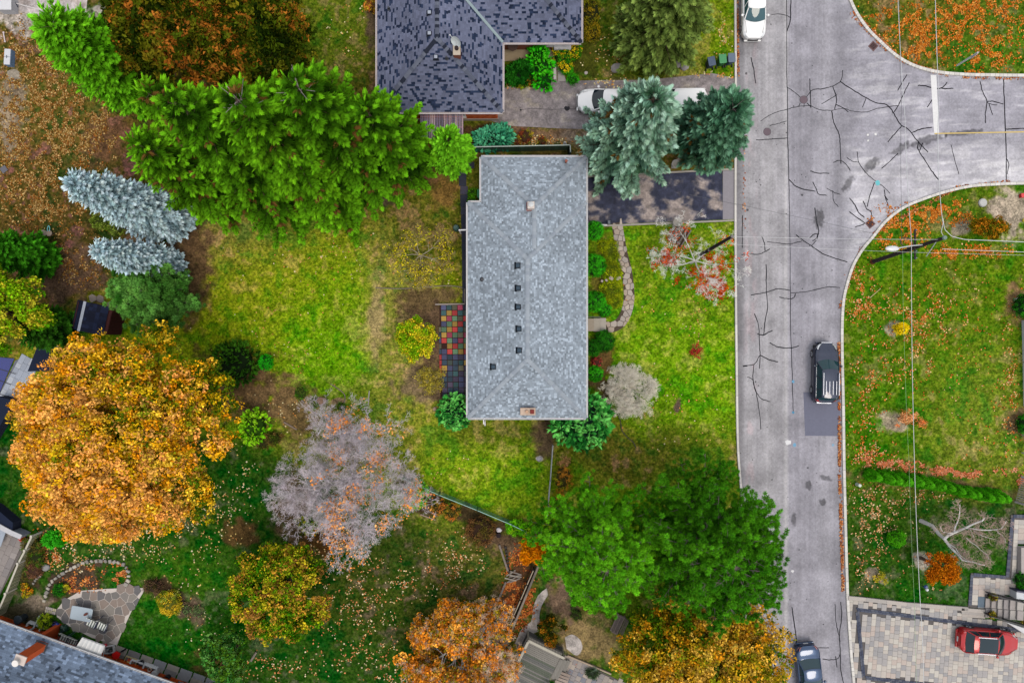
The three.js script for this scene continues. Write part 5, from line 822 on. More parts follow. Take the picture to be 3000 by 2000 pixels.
function car(name, label, at, turn, o) {
  const t = thing(name, label, o.cat ?? 'car'), L = o.L, W = o.W / 2, belt = o.belt, hood = o.hood, deck = o.deck, roofY = o.roof;
  const paintM = new THREE.MeshPhysicalMaterial({ color: col(...o.paint), roughness: .34, metalness: o.metal ?? .3, specularIntensity: .5, clearcoat: o.coat ?? .5, clearcoatRoughness: .08, side: THREE.DoubleSide });
  const glass = new THREE.MeshPhysicalMaterial({ color: col(...(o.glass ?? [30, 40, 48])), roughness: .06, metalness: 0, specularIntensity: .45, side: THREE.DoubleSide }), black = M(col(26, 26, 30), .7, { plain: true }), chrome = new THREE.MeshPhysicalMaterial({ color: 0x8a8c92, roughness: .25, metalness: .85 });
  const zf = -L / 2, zr = L / 2, wb = o.wb, wr = o.wr, rf = o.rf, rr = o.rr;      // windscreen base, rear glass base, roof front, roof rear (z)
  // body: half outline in plan and the height of its top edge along the car
  const half = (z) => { const u = (z - zf) / L, f = o.nose ?? .2, r = o.tail ?? .12; let k = 1; if (u < f) k = Math.pow(Math.max(0, 1 - Math.pow(1 - u / f, 2.6)), .5) * (1 - (o.taperF ?? .1)) + (o.taperF ?? .1); if (u > 1 - r) k = Math.pow(Math.max(0, 1 - Math.pow((u - 1 + r) / r, 2.8)), .45) * .75 + .25; if (u < .002 || u > .998) k = Math.min(k, .62); return W * Math.max(.55, k) * (1 - .03 * Math.cos((u - .5) * 6.28) * -1 * .3); };
  const topY = (z) => z < wb ? lerp(hood - .16, hood, smooth(zf, zf + .9, z)) + (belt - hood) * smooth(wb - .5, wb, z) : z > wr ? lerp(belt, deck, smooth(wr, wr + .4, z)) - .1 * smooth(zr - .3, zr, z) : belt;
  const N = 44, body = grid(N, 16, (u, v) => {
    const z = lerp(zf, zr, u), h = half(z), y1 = topY(z), s = v * 2 - 1, a = Math.abs(s), sg = Math.sign(s) || 1;   // v runs from the left sill over the top to the right sill
    if (a > .5) { const k = (a - .5) / .5; return [sg * h * (1 - .05 * k * k + .02 * Math.sin(k * 3)), lerp(y1 - .07, .24, k), z]; }
    const k = a / .5; return [sg * h * (k > .86 ? lerp(.93, 1, (k - .86) / .14) : k / .86 * .93), y1 - .07 * Math.pow(k, 6) + .035 * (1 - k * k), z];
  });
  const caps = [-1, 1].map((e) => grid(10, 4, (u, v) => { const z = e < 0 ? zf : zr, h = half(z), x = lerp(-h, h, u), y1 = topY(z) - .02; return [x * (1 - .05 * (1 - v)), lerp(.24, y1 - .05 + .05 * (1 - (x / h) ** 2), v), z + e * .05 * (1 - (x / h) ** 2) * Math.sin(v * 3.14)]; }));
  part(t, 'body', [body, ...caps], paintM); part(t, 'underbody', box(W * 1.7, .2, L * .93, 0, .3, 0), black);
  // cabin
  const wBase = o.cab ?? W * .93, wRoof = o.wRoof ?? W * .74, bow = o.bow ?? .22;
  const baseAt = (s, e) => [s * wBase * (1 - .06 * Math.abs(e)), belt + .02, 0];
  const scr = grid(12, 6, (u, v) => { const s = u * 2 - 1, x = s * lerp(wBase * .96, wRoof * .98, v), z = lerp(wb, rf, v) - bow * (1 - s * s) * lerp(1, .55, v) + bow * .5; return [x, lerp(belt + .02, roofY - .03, v) + .03 * (1 - s * s) + .03 * Math.sin(v * 3.14), z]; });
  const rear = grid(12, 5, (u, v) => { const s = u * 2 - 1, x = s * lerp(wBase * .94, wRoof * .97, v), z = lerp(wr, rr, v) + (o.bowR ?? .1) * (1 - s * s) - .05; return [x, lerp(belt + .02, roofY - .03, v) + .03 * (1 - s * s), z]; });
  part(t, 'windshield', scr, glass); part(t, 'rear_window', rear, glass);
  const side = (e, u0, u1) => grid(8, 4, (u, v) => { const q = lerp(u0, u1, u), zB = lerp(wb + .08, wr - .04, q), zT = lerp(rf + .02, rr - .04, q); return [e * (lerp(wBase, wRoof, v) + .02 * Math.sin(v * 3.14)), lerp(belt, roofY - .06, v), lerp(zB, zT, v)]; });
  for (const e of [-1, 1]) { const cut = o.cut ?? [0, .38, .74, 1]; for (let i = 0; i + 1 < cut.length; i++) part(t, 'side_window', side(e, cut[i] + .012, cut[i + 1] - .012), glass); const pil = cut.map((q) => { const zB = lerp(wb + .08, wr - .04, q), zT = lerp(rf + .02, rr - .04, q); return rod(V(e * wBase, belt, zB), V(e * wRoof, roofY - .05, zT), q === 0 || q === 1 ? .05 : .035, .04, 6); }); part(t, 'pillar', pil, o.pillar ?? paintM); }
  part(t, 'roof', grid(14, 16, (u, v) => { const s = u * 2 - 1, z0 = rf - bow * .55 * (1 - s * s) + bow * .5 - .06, z1 = rr + (o.bowR ?? .1) * (1 - s * s); return [s * wRoof * 1.02, roofY - .055 * Math.pow(Math.abs(s), 5) + .035 * (1 - s * s) - .05 * Math.pow(Math.abs(v * 2 - 1), 4) + .03, lerp(z0, z1, v)]; }), o.roofM ?? paintM);
  if (o.sunroof) { part(t, 'sunroof', grid(10, 8, (u, v) => { const s = (u * 2 - 1) * .84, z = lerp(rf + o.sunroof[0], rf + o.sunroof[1], v); return [s * wRoof, roofY + .035 + .034 * (1 - s * s) - .03 * Math.pow(Math.abs((z - (rf + rr) / 2) / ((rr - rf) / 2)), 4), z]; }), glass); }
  if (o.rails) for (const e of [-1, 1]) part(t, 'roof_rail', [bar(V(e * wRoof * .93, roofY + .1, rf + .25), V(e * wRoof * .93, roofY + .1, rr - .15), .045, .04), bar(V(e * wRoof * .93, roofY, rf + .3), V(e * wRoof * .93, roofY + .1, rf + .3), .05), bar(V(e * wRoof * .93, roofY, rr - .2), V(e * wRoof * .93, roofY + .1, rr - .2), .05)], chrome);
  if (o.strips) for (let i = 0; i < 4; i++) { const x = lerp(-wRoof * .62, wRoof * .62, i / 3); part(t, 'roof_strip', bar(V(x, roofY + .1, lerp(rf, rr, .42)), V(x, roofY + .1, rr - .18), .045, .02), chrome); }
  // seams, mirrors, lights, plates, trims
  const hz = zf + .38; part(t, 'hood_seam', [-1, 1].map((e) => tube([V(e * half(hz) * .74, hood - .045, hz), V(e * W * .78, hood + .0, lerp(hz, wb, .5)), V(e * W * .84, belt - .005, wb - .02)], .012, 10, 4)), black);
  for (const e of [-1, 1]) {
    part(t, 'mirror', [ball(.11, e * (W + .12), belt + .06, wb + .42, .8, 10).scale(1, 1, 1), bar(V(e * W * .94, belt + .02, wb + .46), V(e * (W + .08), belt + .05, wb + .44), .05)], o.mirror ?? paintM);
    part(t, 'headlight', grid(6, 3, (u, v) => { const z = lerp(zf + .06, zf + .5, u), h = half(z); return [e * (h * lerp(.8, 1.0, v) + .004), topY(z) - lerp(-.012, .09, v), z - .015]; }), new THREE.MeshPhysicalMaterial({ color: col(236, 240, 246), roughness: .1, metalness: .2, clearcoat: 1, side: THREE.DoubleSide }));
    part(t, 'tail_light', grid(6, 3, (u, v) => { const z = lerp(zr - .35, zr - .02, u), h = half(z); return [e * (h * lerp(.8, 1.005, v) + .004), topY(z) - lerp(-.01, .12, v), z + .012]; }), new THREE.MeshPhysicalMaterial({ color: col(...(o.tailC ?? [206, 30, 30])), roughness: .15, clearcoat: 1, side: THREE.DoubleSide }));
    if (o.trim) part(t, 'side_trim', [bar(V(e * W * 1.0, .62, zf + 1.15), V(e * W * 1.0, .62, zr - 1.2), .03, .05), bar(V(e * wBase * 1.015, belt + .015, wb + .2), V(e * wBase * 1.01, belt + .015, wr - .05), .025, .03)], chrome);
    for (const z of [zf + o.axF, zr - o.axR]) { const wgp = new THREE.Group(); wgp.name = 'wheel'; wgp.position.set(e * (W - .1), .33, z); t.add(wgp); piece(wgp, 'tyre', tyreGeo, black, V(0, 0, 0)); piece(wgp, 'rim', rimGeo, chrome, V(e * .06, 0, 0)); part(t, 'wheel_arch', new THREE.TorusGeometry(.37, .045, 6, 16, Math.PI).rotateY(Math.PI / 2).translate(e * (W - .015), .33, z), o.arch ?? paintM); }
  }
  part(t, 'grille', box(W * .9, .2, .05, 0, .52, zf - .045), o.grille ?? black); part(t, 'bumper', [rbox(W * 1.5, .16, .14, .05, 0, .36, zf - .01), rbox(W * 1.55, .18, .14, .05, 0, .4, zr + .01)], o.bumper ?? paintM);
  if (o.bright) part(t, 'bumper_trim', [bar(V(-W * .45, hood - .18, zf - .05), V(W * .45, hood - .18, zf - .05), .05, .03), bar(V(-W * .62, .62, zr + .05), V(W * .62, .62, zr + .05), .1, .03)], chrome);
  part(t, 'licence_plate', box(.4, .14, .02, 0, .6, zr + .055), M(col(226, 228, 232), .5)); part(t, 'wiper', [rod(V(-.05, belt + .045, wb - .12), V(-.35, belt + .18, wb + .22), .012), rod(V(.35, belt + .045, wb - .08), V(.02, belt + .18, wb + .2), .012)], black);
  t.position.copy(at); t.rotation.y = turn; return t;
}
{
  srand(4004);
  const at = (px, py, h = .9) => P(px, py, h).setY(ROADY);
  car('parked_suv', 'black sport utility vehicle with chrome roof rails parked at the kerb', at(2421, 1092), -.02, { L: 4.75, W: 1.88, hood: 1.06, belt: 1.12, deck: 1.08, roof: 1.74, wb: -.98, wr: 2.15, rf: -.28, rr: 1.86, paint: [14, 30, 62], metal: .5, rails: 1, strips: 1, trim: 1, bright: 1, axF: .88, axR: .98, wRoof: .66, glass: [24, 62, 70] });
  car('parked_car', 'dark blue grey sedan driving away at the bottom of the street', at(2375, 1978), Math.PI + .11, { L: 4.8, W: 1.86, hood: .92, belt: .98, deck: 1.02, roof: 1.45, wb: -.95, wr: 1.35, rf: -.15, rr: .7, paint: [26, 62, 104], metal: .5, axF: .9, axR: 1.05, tailC: [226, 150, 140], cut: [0, .46, .9, 1], glass: [40, 66, 76], tail: .16 });
  car('parked_suv', 'red sport utility vehicle with a glass roof on the paved driveway', at(2899, 1881), -Math.PI / 2 - .07, { L: 4.6, W: 1.86, hood: 1.02, belt: 1.06, deck: 1.02, roof: 1.62, wb: -1.0, wr: 2.0, rf: -.25, rr: 1.6, paint: [186, 4, 18], metal: .2, coat: .25, rails: 1, axF: .9, axR: .95, sunroof: [.05, 1.55], trim: 0, glass: [26, 46, 56], nose: .26, taperF: .0, arch: M(col(30, 24, 26), .6, { plain: true }) });
  car('parked_car', 'white car parked at the kerb, cut off by the top edge', at(2211, 26), Math.PI, { L: 4.6, W: 1.82, hood: .96, belt: 1.0, deck: 1.0, roof: 1.5, wb: -1.0, wr: 1.75, rf: -.2, rr: 1.3, paint: [250, 250, 252], metal: 0, axF: .9, axR: .95, glass: [60, 96, 106], nose: .14, taperF: .3 });
  car('parked_car', 'white car nose out under the blue green spruce, nearer the house', P(1778, 293, .9).setY(.03), Math.PI / 2, { L: 4.6, W: 1.8, hood: .94, belt: .98, deck: 1.0, roof: 1.45, wb: -1.1, wr: 1.5, rf: -.3, rr: .9, paint: [250, 250, 252], metal: 0, axF: .9, axR: 1, nose: .16, cut: [0, .46, .9, 1] });
  car('parked_suv', 'white sport utility vehicle half hidden by the spruces, nearer the street', P(1990, 294, 1).setY(.03), Math.PI / 2 + .01, { L: 4.6, W: 1.84, hood: 1.02, belt: 1.05, deck: 1.02, roof: 1.66, wb: -1.1, wr: 2.1, rf: -.5, rr: 1.85, paint: [250, 250, 252], metal: 0, axF: .9, axR: .9, nose: .16, wRoof: .72 });
}
// ---------------------------------------------------------------- paved places
function stones(parentName, poly, step, jit, o) {                        // flagstones, each a piece, on a bed of mortar or sand
  const g = new THREE.Group(); g.name = numbered(parentName); g.userData.kind = 'structure'; scene.add(g);
  if (o.bed) part(g, 'mortar', prism(PX(o.bedPoly ?? poly), -.02, o.y - .012), o.bed);
  const cs = cells(poly, step, jit, o.gap ?? .02); let lim = o.limits ?? [];
  for (let c of cs) {
    let q = c.map((p) => [p.x, p.z]);
    for (const [ax, ay, bx, by] of lim) { const A = P(ax, ay), B = P(bx, by), nx = B.z - A.z, nz = -(B.x - A.x), l = Math.hypot(nx, nz); q = clip(q, nx / l, nz / l, (A.x * nx + A.z * nz) / l); if (q.length < 3) break; }
    if (o.path && q.length >= 3) { const cx = q.reduce((s, p) => s + p[0], 0) / q.length, cz = q.reduce((s, p) => s + p[1], 0) / q.length; let bi = 1, bd = 1e9; const m = o.path.map(([x, y]) => P(x, y)); m.forEach((p, i) => { const dd = (p.x - cx) ** 2 + (p.z - cz) ** 2; if (i > 0 && i < m.length - 1 && dd < bd) { bd = dd; bi = i; } }); const a = m[bi - 1], b = m[bi + 1], l = Math.hypot(b.x - a.x, b.z - a.z), nx = -(b.z - a.z) / l, nz = (b.x - a.x) / l, c0 = m[bi].x * nx + m[bi].z * nz; q = clip(q, nx, nz, c0 + o.half / PPM); if (q.length >= 3) q = clip(q, -nx, -nz, -c0 + o.half / PPM); }
    if (q.length < 3) continue; const v = q.map((p) => V(p[0], 0, p[1])); let ar = 0; v.forEach((p, i) => { const n = v[(i + 1) % v.length]; ar += p.x * n.z - n.x * p.z; }); if (Math.abs(ar) < .02) continue;
    part(g, 'flagstone', prism(v, o.y - .03, o.y + R(.012), .008), pick(o.tones));
  }
  return g;
}
srand(6001);
{ // curved walk of pale flagstones
  const mid = curve([[1807, 652], [1815, 700], [1824, 745], [1834, 785], [1841, 830], [1843, 870], [1838, 905], [1823, 938], [1800, 956], [1776, 958]], 5), L = [], Rr = [];
  mid.forEach((p, i) => { const a = mid[Math.max(0, i - 1)], b = mid[Math.min(mid.length - 1, i + 1)], dx = b[0] - a[0], dy = b[1] - a[1], l = Math.hypot(dx, dy), w = 15.5; L.push([p[0] - dy / l * w, p[1] + dx / l * w]); Rr.push([p[0] + dy / l * w, p[1] - dx / l * w]); });
  stones('flagstone_walk', [...L, ...Rr.reverse()], .44, .3, { path: mid, half: 15.5, y: .045, gap: .018, bed: M(col(92, 80, 70), .95), tones: [M(col(196, 184, 174), .9), M(col(182, 172, 164), .9), M(col(206, 192, 178), .9), M(col(188, 172, 158), .9)] });
}
{ // grey flagstone terrace with white mortar behind the lower left house
  const poly = [[165, 1786], [188, 1757], [236, 1730], [312, 1724], [390, 1721], [420, 1722], [422, 1730], [384, 1791], [357, 1850], [342, 1890], [270, 1868], [200, 1832], [166, 1806]];
  stones('flagstone_terrace', poly, .66, .36, { y: .05, gap: .018, bed: M(col(216, 206, 200), .9), tones: [M(col(128, 124, 122), .9), M(col(142, 136, 132), .9), M(col(116, 114, 116), .9), M(col(148, 142, 136), .9), M(col(150, 136, 128), .9)], limits: [[422, 1726, 342, 1890]] });
}
{ // four coloured tile terrace behind the bungalow
  const g = new THREE.Group(); g.name = 'patio'; g.userData.kind = 'structure'; scene.add(g); srand(61);
  part(g, 'bedding', prism(PX([[1287, 892], [1380, 892], [1384, 1163], [1290, 1163]]), -.02, .025), M(col(70, 46, 42), .95));
  const geo = new RoundedBoxGeometry(.405, .05, .405, 1, .012), tones = { r: [206, 78, 78], p: [190, 84, 110], y: [196, 160, 84], g: [112, 150, 118], t: [72, 106, 110], b: [96, 100, 136], k: [118, 116, 96], d: [66, 84, 100], v: [92, 84, 108], e: [88, 100, 96] }, rows = ['btkpt', 'tyrte', 'ypgkr', 'bgyrt', 'gyrtk', 'ypgkp', 'rgbpg', 'tyrgy', 'brgyr', 'bdbvb', 'dedty', 'ybdkv', 'vdtve', 'ddvbv', 'dvtbv', 'vddve', 'dedde'], mm = {};
  for (const k in tones) mm[k] = [0, 1].map((i) => M(col(...tones[k].map((c) => c * (.9 + .16 * i))), .8));
  rows.forEach((s, j) => [...s].forEach((ch, i) => { const q = P(1299.5 + j * .25 + i * 16.2 + 0, 900.5 + j * 16.15); if (R() < .02) return; piece(g, 'tile', geo, pick(mm[ch]), V(q.x, .045 + R(.006), q.z), new THREE.Euler(R(-.008, .008), R(-.03, .03), R(-.008, .008))); }));
  for (let j = 4; j < 14; j++) { const q = P(1288 + j * .25, 900.5 + j * 16.15); piece(g, 'tile', geo, pick(mm[pick(['d', 'b', 'k', 'r'])]), V(q.x, .04, q.z), null, V(.45, 1, .95)); }
  const w = thing('low_wall', 'low pale concrete wall along the top of the coloured tile patio', 'wall', P(1318, 891)); part(w, 'wall_cap', bar(P(1276, 892).setY(.14), P(1362, 890.5).setY(.14), .1, .28), M(col(176, 164, 158), .9)); part(w, 'wall_return', bar(P(1362, 889).setY(.14), P(1361, 846).setY(.14), .07, .2), M(col(150, 140, 130), .9));
  const sl = new THREE.Group(); sl.name = 'side_path'; sl.userData.kind = 'structure'; scene.add(sl); const sg = new RoundedBoxGeometry(.6, .05, 1, 1, .012), sm = [M(col(70, 72, 88), .85), M(col(82, 80, 98), .85), M(col(60, 64, 80), .85)];
  for (let y = 486, x = 1354; y < 884;) { const h = R(24, 36); x = 1358 + (y - 486) * .022 - 3 * smooth(560, 500, y) + R(-1, 1); const q = P(x, y + h / 2); piece(sl, 'paving_slab', sg, pick(sm), V(q.x, .035 + R(.012), q.z), new THREE.Euler(0, R(-.03, .03), 0), V(1, 1, h / PPM - .02)); y += h; }
  for (const [x, y] of [[1366, 486], [1382, 484]]) { const q = P(x, y); piece(sl, 'paving_slab', sg, sm[0], V(q.x, .03, q.z), null, V(.7, 1, .5)); }
  solo('green_bin', [rbox(.22, .7, .62, .03, 0, .38, 0), rbox(.26, .06, .66, .02, 0, .76, 0)].map((q) => q.translate(P(1404, 572).x, 0, P(1404, 572).z)), M(col(30, 150, 96), .6), 'slim green bin against the grey roofed house step', 'bin', P(1404, 572));
  const rb = thing('rain_barrel', 'dark green rain barrel under the white downspout', 'barrel', P(1338, 671)), bq = P(1338, 671); part(rb, 'barrel', new THREE.LatheGeometry([[0, 0], [.22, 0], [.27, .25], [.27, .55], [.22, .82], [.2, .84], [.18, .8], [0, .8]].map((q) => new THREE.Vector2(...q)), 18).translate(bq.x, 0, bq.z), M(col(26, 84, 74), .6));
}
function pavers(parent, poly, ang, o) {                                  // running courses of mixed pavers inside a pixel polygon
  const w = poly.map(([x, y]) => P(x, y)).map((p) => [p.x, p.z]), c = Math.cos(ang), s = Math.sin(ang), to = ([x, z]) => [x * c + z * s, -x * s + z * c], u = w.map(to), x0 = Math.min(...u.map((p) => p[0])), x1 = Math.max(...u.map((p) => p[0])), z0 = Math.min(...u.map((p) => p[1])), z1 = Math.max(...u.map((p) => p[1])), items = [];
  for (let x = x0; x < x1;) { const cw = pick(o.widths); for (let z = z0 - R(.4); z < z1;) { const l = pick(o.lengths), cx = x + cw / 2, cz = z + l / 2, wx = cx * c - cz * s, wz = cx * s + cz * c; z += l; if (!inPoly(wx, wz, w) || o.skip?.(wx, wz)) continue; items.push([wx, wz, cw - .012, l - .012]); } x += cw; }
  return items;
}
const pgeo = new RoundedBoxGeometry(1, .06, 1, 1, .008);
{ // paved driveway, its dark border, the entrance walk and the stairs of the lower right house
  const g = new THREE.Group(); g.name = 'paved_drive'; g.userData.kind = 'structure'; scene.add(g); srand(62);
  part(g, 'bedding', prism(PX([[2484, 1749], [2840, 1782], [2838, 1805], [3090, 1850], [3090, 2060], [2507, 2010], [2500, 1990], [2490, 1880]]), -.02, .022), M(col(108, 104, 104), .95));
  const tones = [[196, 190, 186], [206, 198, 190], [182, 178, 178], [204, 190, 182], [172, 170, 172], [212, 206, 198]].map((c) => M(col(...c), .9)), ang = .085;
  const border = [[2507, 1786], [3090, 1858], [3090, 1846], [2504, 1775]], A = [], ring = [[3030, 1850], [2510, 1784], [2530, 1982], [2730, 2006]], keepOut = (px, py) => ring.some((a, i) => { const b = ring[i + 1]; if (!b) return false; const dx = b[0] - a[0], dy = b[1] - a[1], t = Math.max(0, Math.min(1, ((px - a[0]) * dx + (py - a[1]) * dy) / (dx * dx + dy * dy))); return Math.hypot(px - a[0] - dx * t, py - a[1] - dy * t) < 9; });
  const it = pavers(g, [[2487, 1756], [2838, 1790], [2842, 1806], [2920, 1812], [3060, 1850], [3060, 2040], [2506, 2000], [2490, 1880]], ang, { widths: [.42, .42, .36], lengths: [.28, .42, .42, .56, .42], skip: (x, z) => keepOut(1500 + x * PPM, 1000 + z * PPM) });
  it.sort((a, b) => (a[0] - 38) ** 2 + (a[1] - 25) ** 2 - ((b[0] - 38) ** 2 + (b[1] - 25) ** 2));
  it.slice(0, 300).forEach((q) => piece(g, 'paver', pgeo, pick(tones), V(q[0], .026 + R(.006), q[1]), new THREE.Euler(0, -ang, 0), V(q[2], 1, q[3])));
  const rest = it.slice(300).map((q) => ({ m: new THREE.Matrix4().compose(V(q[0], .026 + R(.006), q[1]), new THREE.Quaternion().setFromAxisAngle(UPV, -ang), V(q[2], 1, q[3])), c: pick(tones).color }));
  if (rest.length) inst(g, 'pavers', pgeo, MI, rest, 'stuff');
  const dk = [M(col(92, 98, 116), .9), M(col(78, 84, 104), .9), M(col(104, 108, 122), .9)], course = (list, n, w) => { for (let i = 0; i + 1 < list.length; i++) { const a = P(...list[i]), b = P(...list[i + 1]), L = a.distanceTo(b), k = Math.round(L / .3), ry = -Math.atan2(b.z - a.z, b.x - a.x), nn = V(-(b.z - a.z) / L, 0, (b.x - a.x) / L); for (let r = 0; r < n; r++) for (let j = 0; j < k; j++) { const p = a.clone().lerp(b, (j + .5 + (r % 2) * .3 - .15) / k).addScaledVector(nn, (r - (n - 1) / 2) * w); piece(g, 'border_paver', pgeo, pick(dk), V(p.x, .04, p.z), new THREE.Euler(0, ry, 0), V(L / k - .012, 1, w - .012)); } } };
  course([[2510, 1784], [3030, 1850]], 2, .15); course([[2512, 1790], [2530, 1980]], 2, .15); course([[2536, 1984], [2730, 2006]], 2, .15);
  const kb = [[2484, 1749], [2535, 1754], [2596, 1761], [2655, 1768], [2708, 1772], [2770, 1777], [2834, 1782]], km = [M(col(198, 190, 184), .9), M(col(186, 180, 176), .9)];
  for (let i = 0; i + 1 < kb.length; i++) { const a = P(...kb[i]), b = P(...kb[i + 1]); piece(g, 'edge_block', new THREE.BoxGeometry(1, 1, 1), km[i % 2], a.clone().lerp(b, .5).setY(.09), new THREE.Euler(0, -Math.atan2(b.z - a.z, b.x - a.x), 0), V(a.distanceTo(b) - .012, .18, .3)); }
  // walk
  const wk = new THREE.Group(); wk.name = 'entrance_walk'; wk.userData.kind = 'structure'; scene.add(wk);
  const wp = [[2845, 1678], [2950, 1686], [2962, 1508], [3060, 1508], [3060, 1590], [2982, 1594], [2976, 1740], [2888, 1750], [2884, 1782], [2836, 1778]]; part(wk, 'bedding', prism(PX(wp), -.02, .05), M(col(108, 104, 104), .95));
  const it2 = pavers(wk, [[2852, 1690], [2958, 1696], [2970, 1516], [3050, 1516], [3050, 1586], [2980, 1590], [2974, 1736], [2886, 1744], [2880, 1778], [2846, 1774]], .05, { widths: [.36, .42, .5], lengths: [.4, .55, .3] }); it2.forEach((q) => piece(wk, 'paver', pgeo, pick(tones), V(q[0], .058 + R(.006), q[1]), new THREE.Euler(0, -.05, 0), V(q[2], 1, q[3])));
  for (const [a, b] of [[[2841, 1772], [2848, 1683]], [[2852, 1682], [2946, 1690]], [[2951, 1690], [2966, 1516]], [[2968, 1511], [3040, 1512]]]) { const A = P(...a), B = P(...b), L = A.distanceTo(B), k = Math.round(L / .24), ry = -Math.atan2(B.z - A.z, B.x - A.x); for (let j = 0; j < k; j++) { const p = A.clone().lerp(B, (j + .5) / k); piece(wk, 'border_paver', pgeo, pick(dk), V(p.x, .062, p.z), new THREE.Euler(0, ry, 0), V(L / k - .012, 1, .26)); } }
  const mt = thing('door_mat', 'blue grey mat on the paved entrance walk at the foot of the stairs', 'mat', P(2874, 1762).setY(.09)); part(mt, 'mat', (() => { const p = P(2874, 1762); return rbox(.58, .02, .86, .01, p.x, .1, p.z, -.04); })(), M(col(112, 128, 144), .95));
  const sp = thing('stone_steps', 'three low stone steps from the paved driveway up to the entrance walk', 'steps', P(2846, 1795)); [[1786, .17], [1794, .12], [1803, .07]].forEach(([y, h], i) => { const p = P(2848 + i * 2, y); part(sp, 'step', rbox(1.9, h, .3, .015, p.x, h / 2 + .01, p.z, -.07), km[i % 2]); });
  // stairs
  const st = thing('stone_stairs', 'grey stone stairs with black railings leading to the house at the right edge', 'stairs', P(2945, 1775)); const sm = [M(col(178, 170, 168), .9), M(col(166, 160, 160), .9), M(col(188, 182, 178), .9)];
  [[2897, .18], [2915, .34], [2933, .5], [2951, .66], [2969, .82], [2990, .98]].forEach(([x, h], i) => { for (const s of [0, 1]) { const p = P(x, (s ? 1795 : 1766) + i * 1.5, h); part(st, 'tread', rbox(.52, .1, .76, .015, p.x, h, p.z, -.06), pick(sm)); } const p = P(x, 1780 + i * 1.5, h); part(st, 'riser', box(.48, h - .05, 1.45, p.x, (h - .05) / 2, p.z, -.06), sm[1]); });
  const ink = M(col(24, 26, 36), .5, { plain: true }); for (const [a, b] of [[[2908, 1743, 1.0], [3010, 1768, 1.9]], [[2905, 1806, 1.0], [3010, 1836, 1.9]]]) { const A = P(...a), B = P(...b), D = V(0, -.8, 0); const g2 = [bar(A, B, .06), bar(A.clone().add(D), B.clone().add(D), .05)]; for (let i = 0; i <= 16; i++) { const q = A.clone().lerp(B, i / 16); g2.push(bar(q, q.clone().add(D), i % 8 ? .025 : .06)); } part(st, 'railing', g2, ink); }
  const wl = thing('retaining_wall', 'white slanted coping beside the stone stairs at the right edge', 'wall', P(2975, 1835)); part(wl, 'coping', prism(PX([[2934, 1814], [3000, 1836], [3040, 1860], [3040, 1876], [3000, 1856], [2960, 1830]]), 0, .5, .02), M(col(226, 226, 230), .8));
  const hd = thing('porch_wall', 'white and navy porch edge cut off by the right edge', 'wall', P(2985, 1735)); part(hd, 'ledge', prism(PX([[2958, 1722], [3050, 1738], [3050, 1752], [2958, 1744]]), 0, .8, .02), M(col(214, 218, 226), .7)); part(hd, 'coping', prism(PX([[2956, 1718], [3050, 1734], [3050, 1738], [2956, 1722]]), 0, .9), M(col(40, 44, 80), .6)); part(hd, 'panel', prism(PX([[2980, 1732], [3050, 1742], [3050, 1750], [2984, 1745]]), .8, .86, .01), M(col(240, 240, 244), .6));
  const pc = [['potted plant with yellow flowers at the top of the stair foot', 2897, 1741], ['potted plant with yellow flowers at the bottom of the stair foot', 2896, 1793], ['leafy planter beside the railing at the right edge', 2990, 1812], ['leafy planter at the head of the stairs, right edge', 2996, 1768]];
  for (const [l, x, y] of pc) { const b = P(x, y), t = thing('planter', l, 'planter', b), cr = new Crown(); part(t, 'pot', new THREE.LatheGeometry([[0, 0], [.14, 0], [.2, .36], [.22, .36], [.22, .4], [.17, .4], [.15, .34], [0, .34]].map((q) => new THREE.Vector2(...q)), 16).translate(b.x, .06, b.z), M(col(60, 44, 40), .8)); for (let i = 0; i < 40; i++) { const d = dirIn(); d.y = Math.abs(d.y); cr.add(pick(G.small), V(b.x + d.x * .26, .45 + d.y * .28, b.z + d.z * .26), dirIn(), .15, vary(lc(...pick([[70, 60, 30], [110, 120, 30], [196, 180, 50], [90, 60, 40]])), .2)); } cr.build(t, 'foliage', leafMat); }
  const gl = thing('window_frame', 'grey framed panel with dark glass at the right edge, beside the walk', 'window', P(2994, 1630)); part(gl, 'frame', rbox(.9, .5, 2.2, .02, P(2996, 1638).x, .25, P(2996, 1638).z), M(col(186, 178, 176), .8)); part(gl, 'pane', box(.3, .04, 1.6, P(3002, 1632).x, .52, P(3002, 1632).z), M(col(40, 36, 40), .2, { plain: true }));
}
